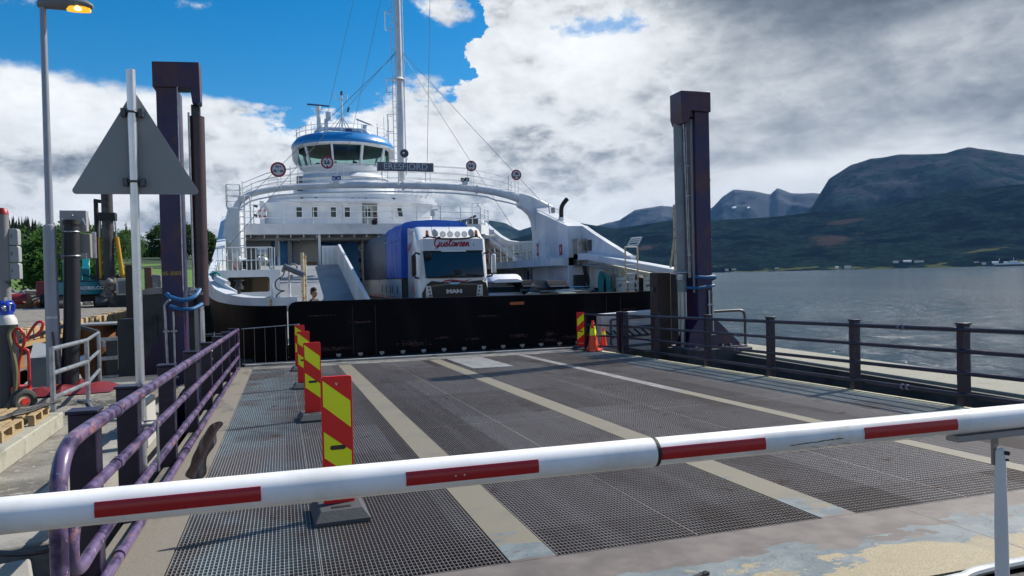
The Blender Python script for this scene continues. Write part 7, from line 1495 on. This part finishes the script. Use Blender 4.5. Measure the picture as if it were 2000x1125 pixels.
# drill rig
DR = T('drill_rig', 'tall piling drill rig with a dark casing tube and yellow hydraulic rams', 'drill rig', (-9.5, 47.5, .58))
x0, y0 = -9.35, 47.2
MB().cyl((x0, y0, 2.1), (x0, y0, 8.4), .30, seg=20).obj('casing_tube', mat('dark muddy tube', (.035, .032, .032), .6, var=[((.08, .075, .07), 1.2, .5, .62)]), DR)
mb = MB(); mb.cyl((x0, y0, .6), (x0, y0, 1.1), .42); mb.cyl((x0, y0, 1.1), (x0, y0, 1.35), .5); mb.cyl((x0, y0, 1.35), (x0, y0, 1.8), .38); mb.cyl((x0, y0, 1.8), (x0, y0, 2.1), .52); mb.cyl((x0 + .25, y0 - .4, 1.5), (x0 + .25, y0 - .4, 2.2), .16); mb.ball((x0 + .1, y0 - .45, 1.95), .25, 10, 8); mb.obj('drill_head', mat('muddy grey steel', (.20, .18, .16), .6, var=[((.09, .08, .07), 4, .5, .62)]), DR)
MB().box(x0 - .45, x0 + .45, y0 - .3, y0 + .3, 5.45, 5.9).obj('head_block', BLK, DR, bev=.04)
for s in (-1, 1):
    a = MB().cyl((x0 + s * .42, y0, 4.4), (x0 + s * .38, y0, 5.5), .05).obj('ram_rod', GALV, DR)
    MB().cyl((x0 + s * .42 + (.3 if s > 0 else 0), y0, 1.9), (x0 + s * .44, y0, 4.5), .12 if s > 0 else .08).obj('ram', mat('machine yellow', (.55, .30, .02), .4), DR)
MB().ball((x0 + .95, y0 - .1, 2.25), .22, 10, 8).obj('yellow_coupling', MATS['machine yellow'], DR)
MB().cyl((-9.95, 47.5, 1.0), (-9.98, 47.5, 6.6), .15, .12).obj('leader_tube', mat('black leader', (.014, .014, .015), .6), DR)
MB().beam((-10.05, 47.5, 6.62), (-9.4, 47.3, 6.5), .2, .2).obj('leader_arm', MATS['black leader'], DR)
MB().box(-10.3, -8.9, 47.6, 49, .6, 2.4).obj('rig_body', mat('dark rig body', (.025, .022, .02), .6), DR, bev=.05)
mb = MB(); mb.tube(crom([(-10.6, 47, 2.4), (-10.0, 46.8, 2.2), (-9.4, 46.7, 2.1), (-8.9, 46.9, 2.3)], 4), .05, 6); mb.tube(crom([(-8.9, 47, 2.4), (-8.6, 47, 1.8), (-8.8, 47, 1.0)], 4), .06, 6); mb.obj('rig_hoses', BLK, DR)
t = T('generator', 'small pale framed machine with a dark grille right of the drill rig', 'generator', (-8.2, 46, .58))
MB().box(-8.75, -7.75, 45.8, 46.8, 1.2, 2.15).obj('case', mat('pale yellowish case', (.50, .48, .38), .6), t, bev=.04); MB().box(-8.65, -7.85, 45.78, 45.8, 1.3, 2.0).obj('grille', mat('grey grille', (.14, .15, .16), .5), t); MB().box(-8.75, -7.75, 45.8, 46.8, .56, 1.2).obj('base', BLK, t)
t = T('red_machine', 'low dark red machine half hidden between the lamp pole and the black pole', 'machine', (-13, 50, .58))
MB().box(-13.7, -12.2, 49.6, 50.6, 1.15, 2.1).obj('body', mat('dark red machine', (.22, .015, .02), .5), t, bev=.08); MB().cyl((-13.4, 49.5, .95), (-12.4, 49.5, .95), .38).obj('roller', BLK, t)
t = T('red_machine', 'small bright red motor unit left of the lamp pole in the work area', 'machine', (-14.8, 50, .58))
MB().cyl((-15.3, 50, 1.0), (-14.2, 50, 1.0), .42).obj('drum', mat('dark red machine', (.22, .015, .02)), t); MB().box(-15.6, -14, 49.6, 50.4, .56, .8).obj('skid', RUST, t)
rocks('timber_scraps', 'scattered rusty and brown scraps on the far side of the work bridge', 60, lambda g: (g.uniform(-22, -13), g.uniform(49, 55), .6 + g.uniform(0, .2)), .15, .5, 9, RUST)
# haze
HAZE_ON = True
if HAZE_ON:
    me_ = MB().box(-9000, 15000, -3000, 15000, -8, 1500).obj('haze', None, smooth=0); kind(me_, 'stuff'); tag(me_, 'thin bluish air haze over the fjord', 'haze')
    hm = bpy.data.materials.new('haze air'); hm.use_nodes = True; n_ = hm.node_tree; n_.nodes.clear(); o_ = n_.nodes.new('ShaderNodeOutputMaterial'); v_ = n_.nodes.new('ShaderNodeVolumePrincipled')
    v_.inputs['Color'].default_value = (.20, .45, .90, 1); v_.inputs['Density'].default_value = 1.7e-5; v_.inputs['Anisotropy'].default_value = .1
    n_.links.new(v_.outputs[0], o_.inputs['Volume']); me_.data.materials.clear(); me_.data.materials.append(hm)
bpy.context.view_layer.update()
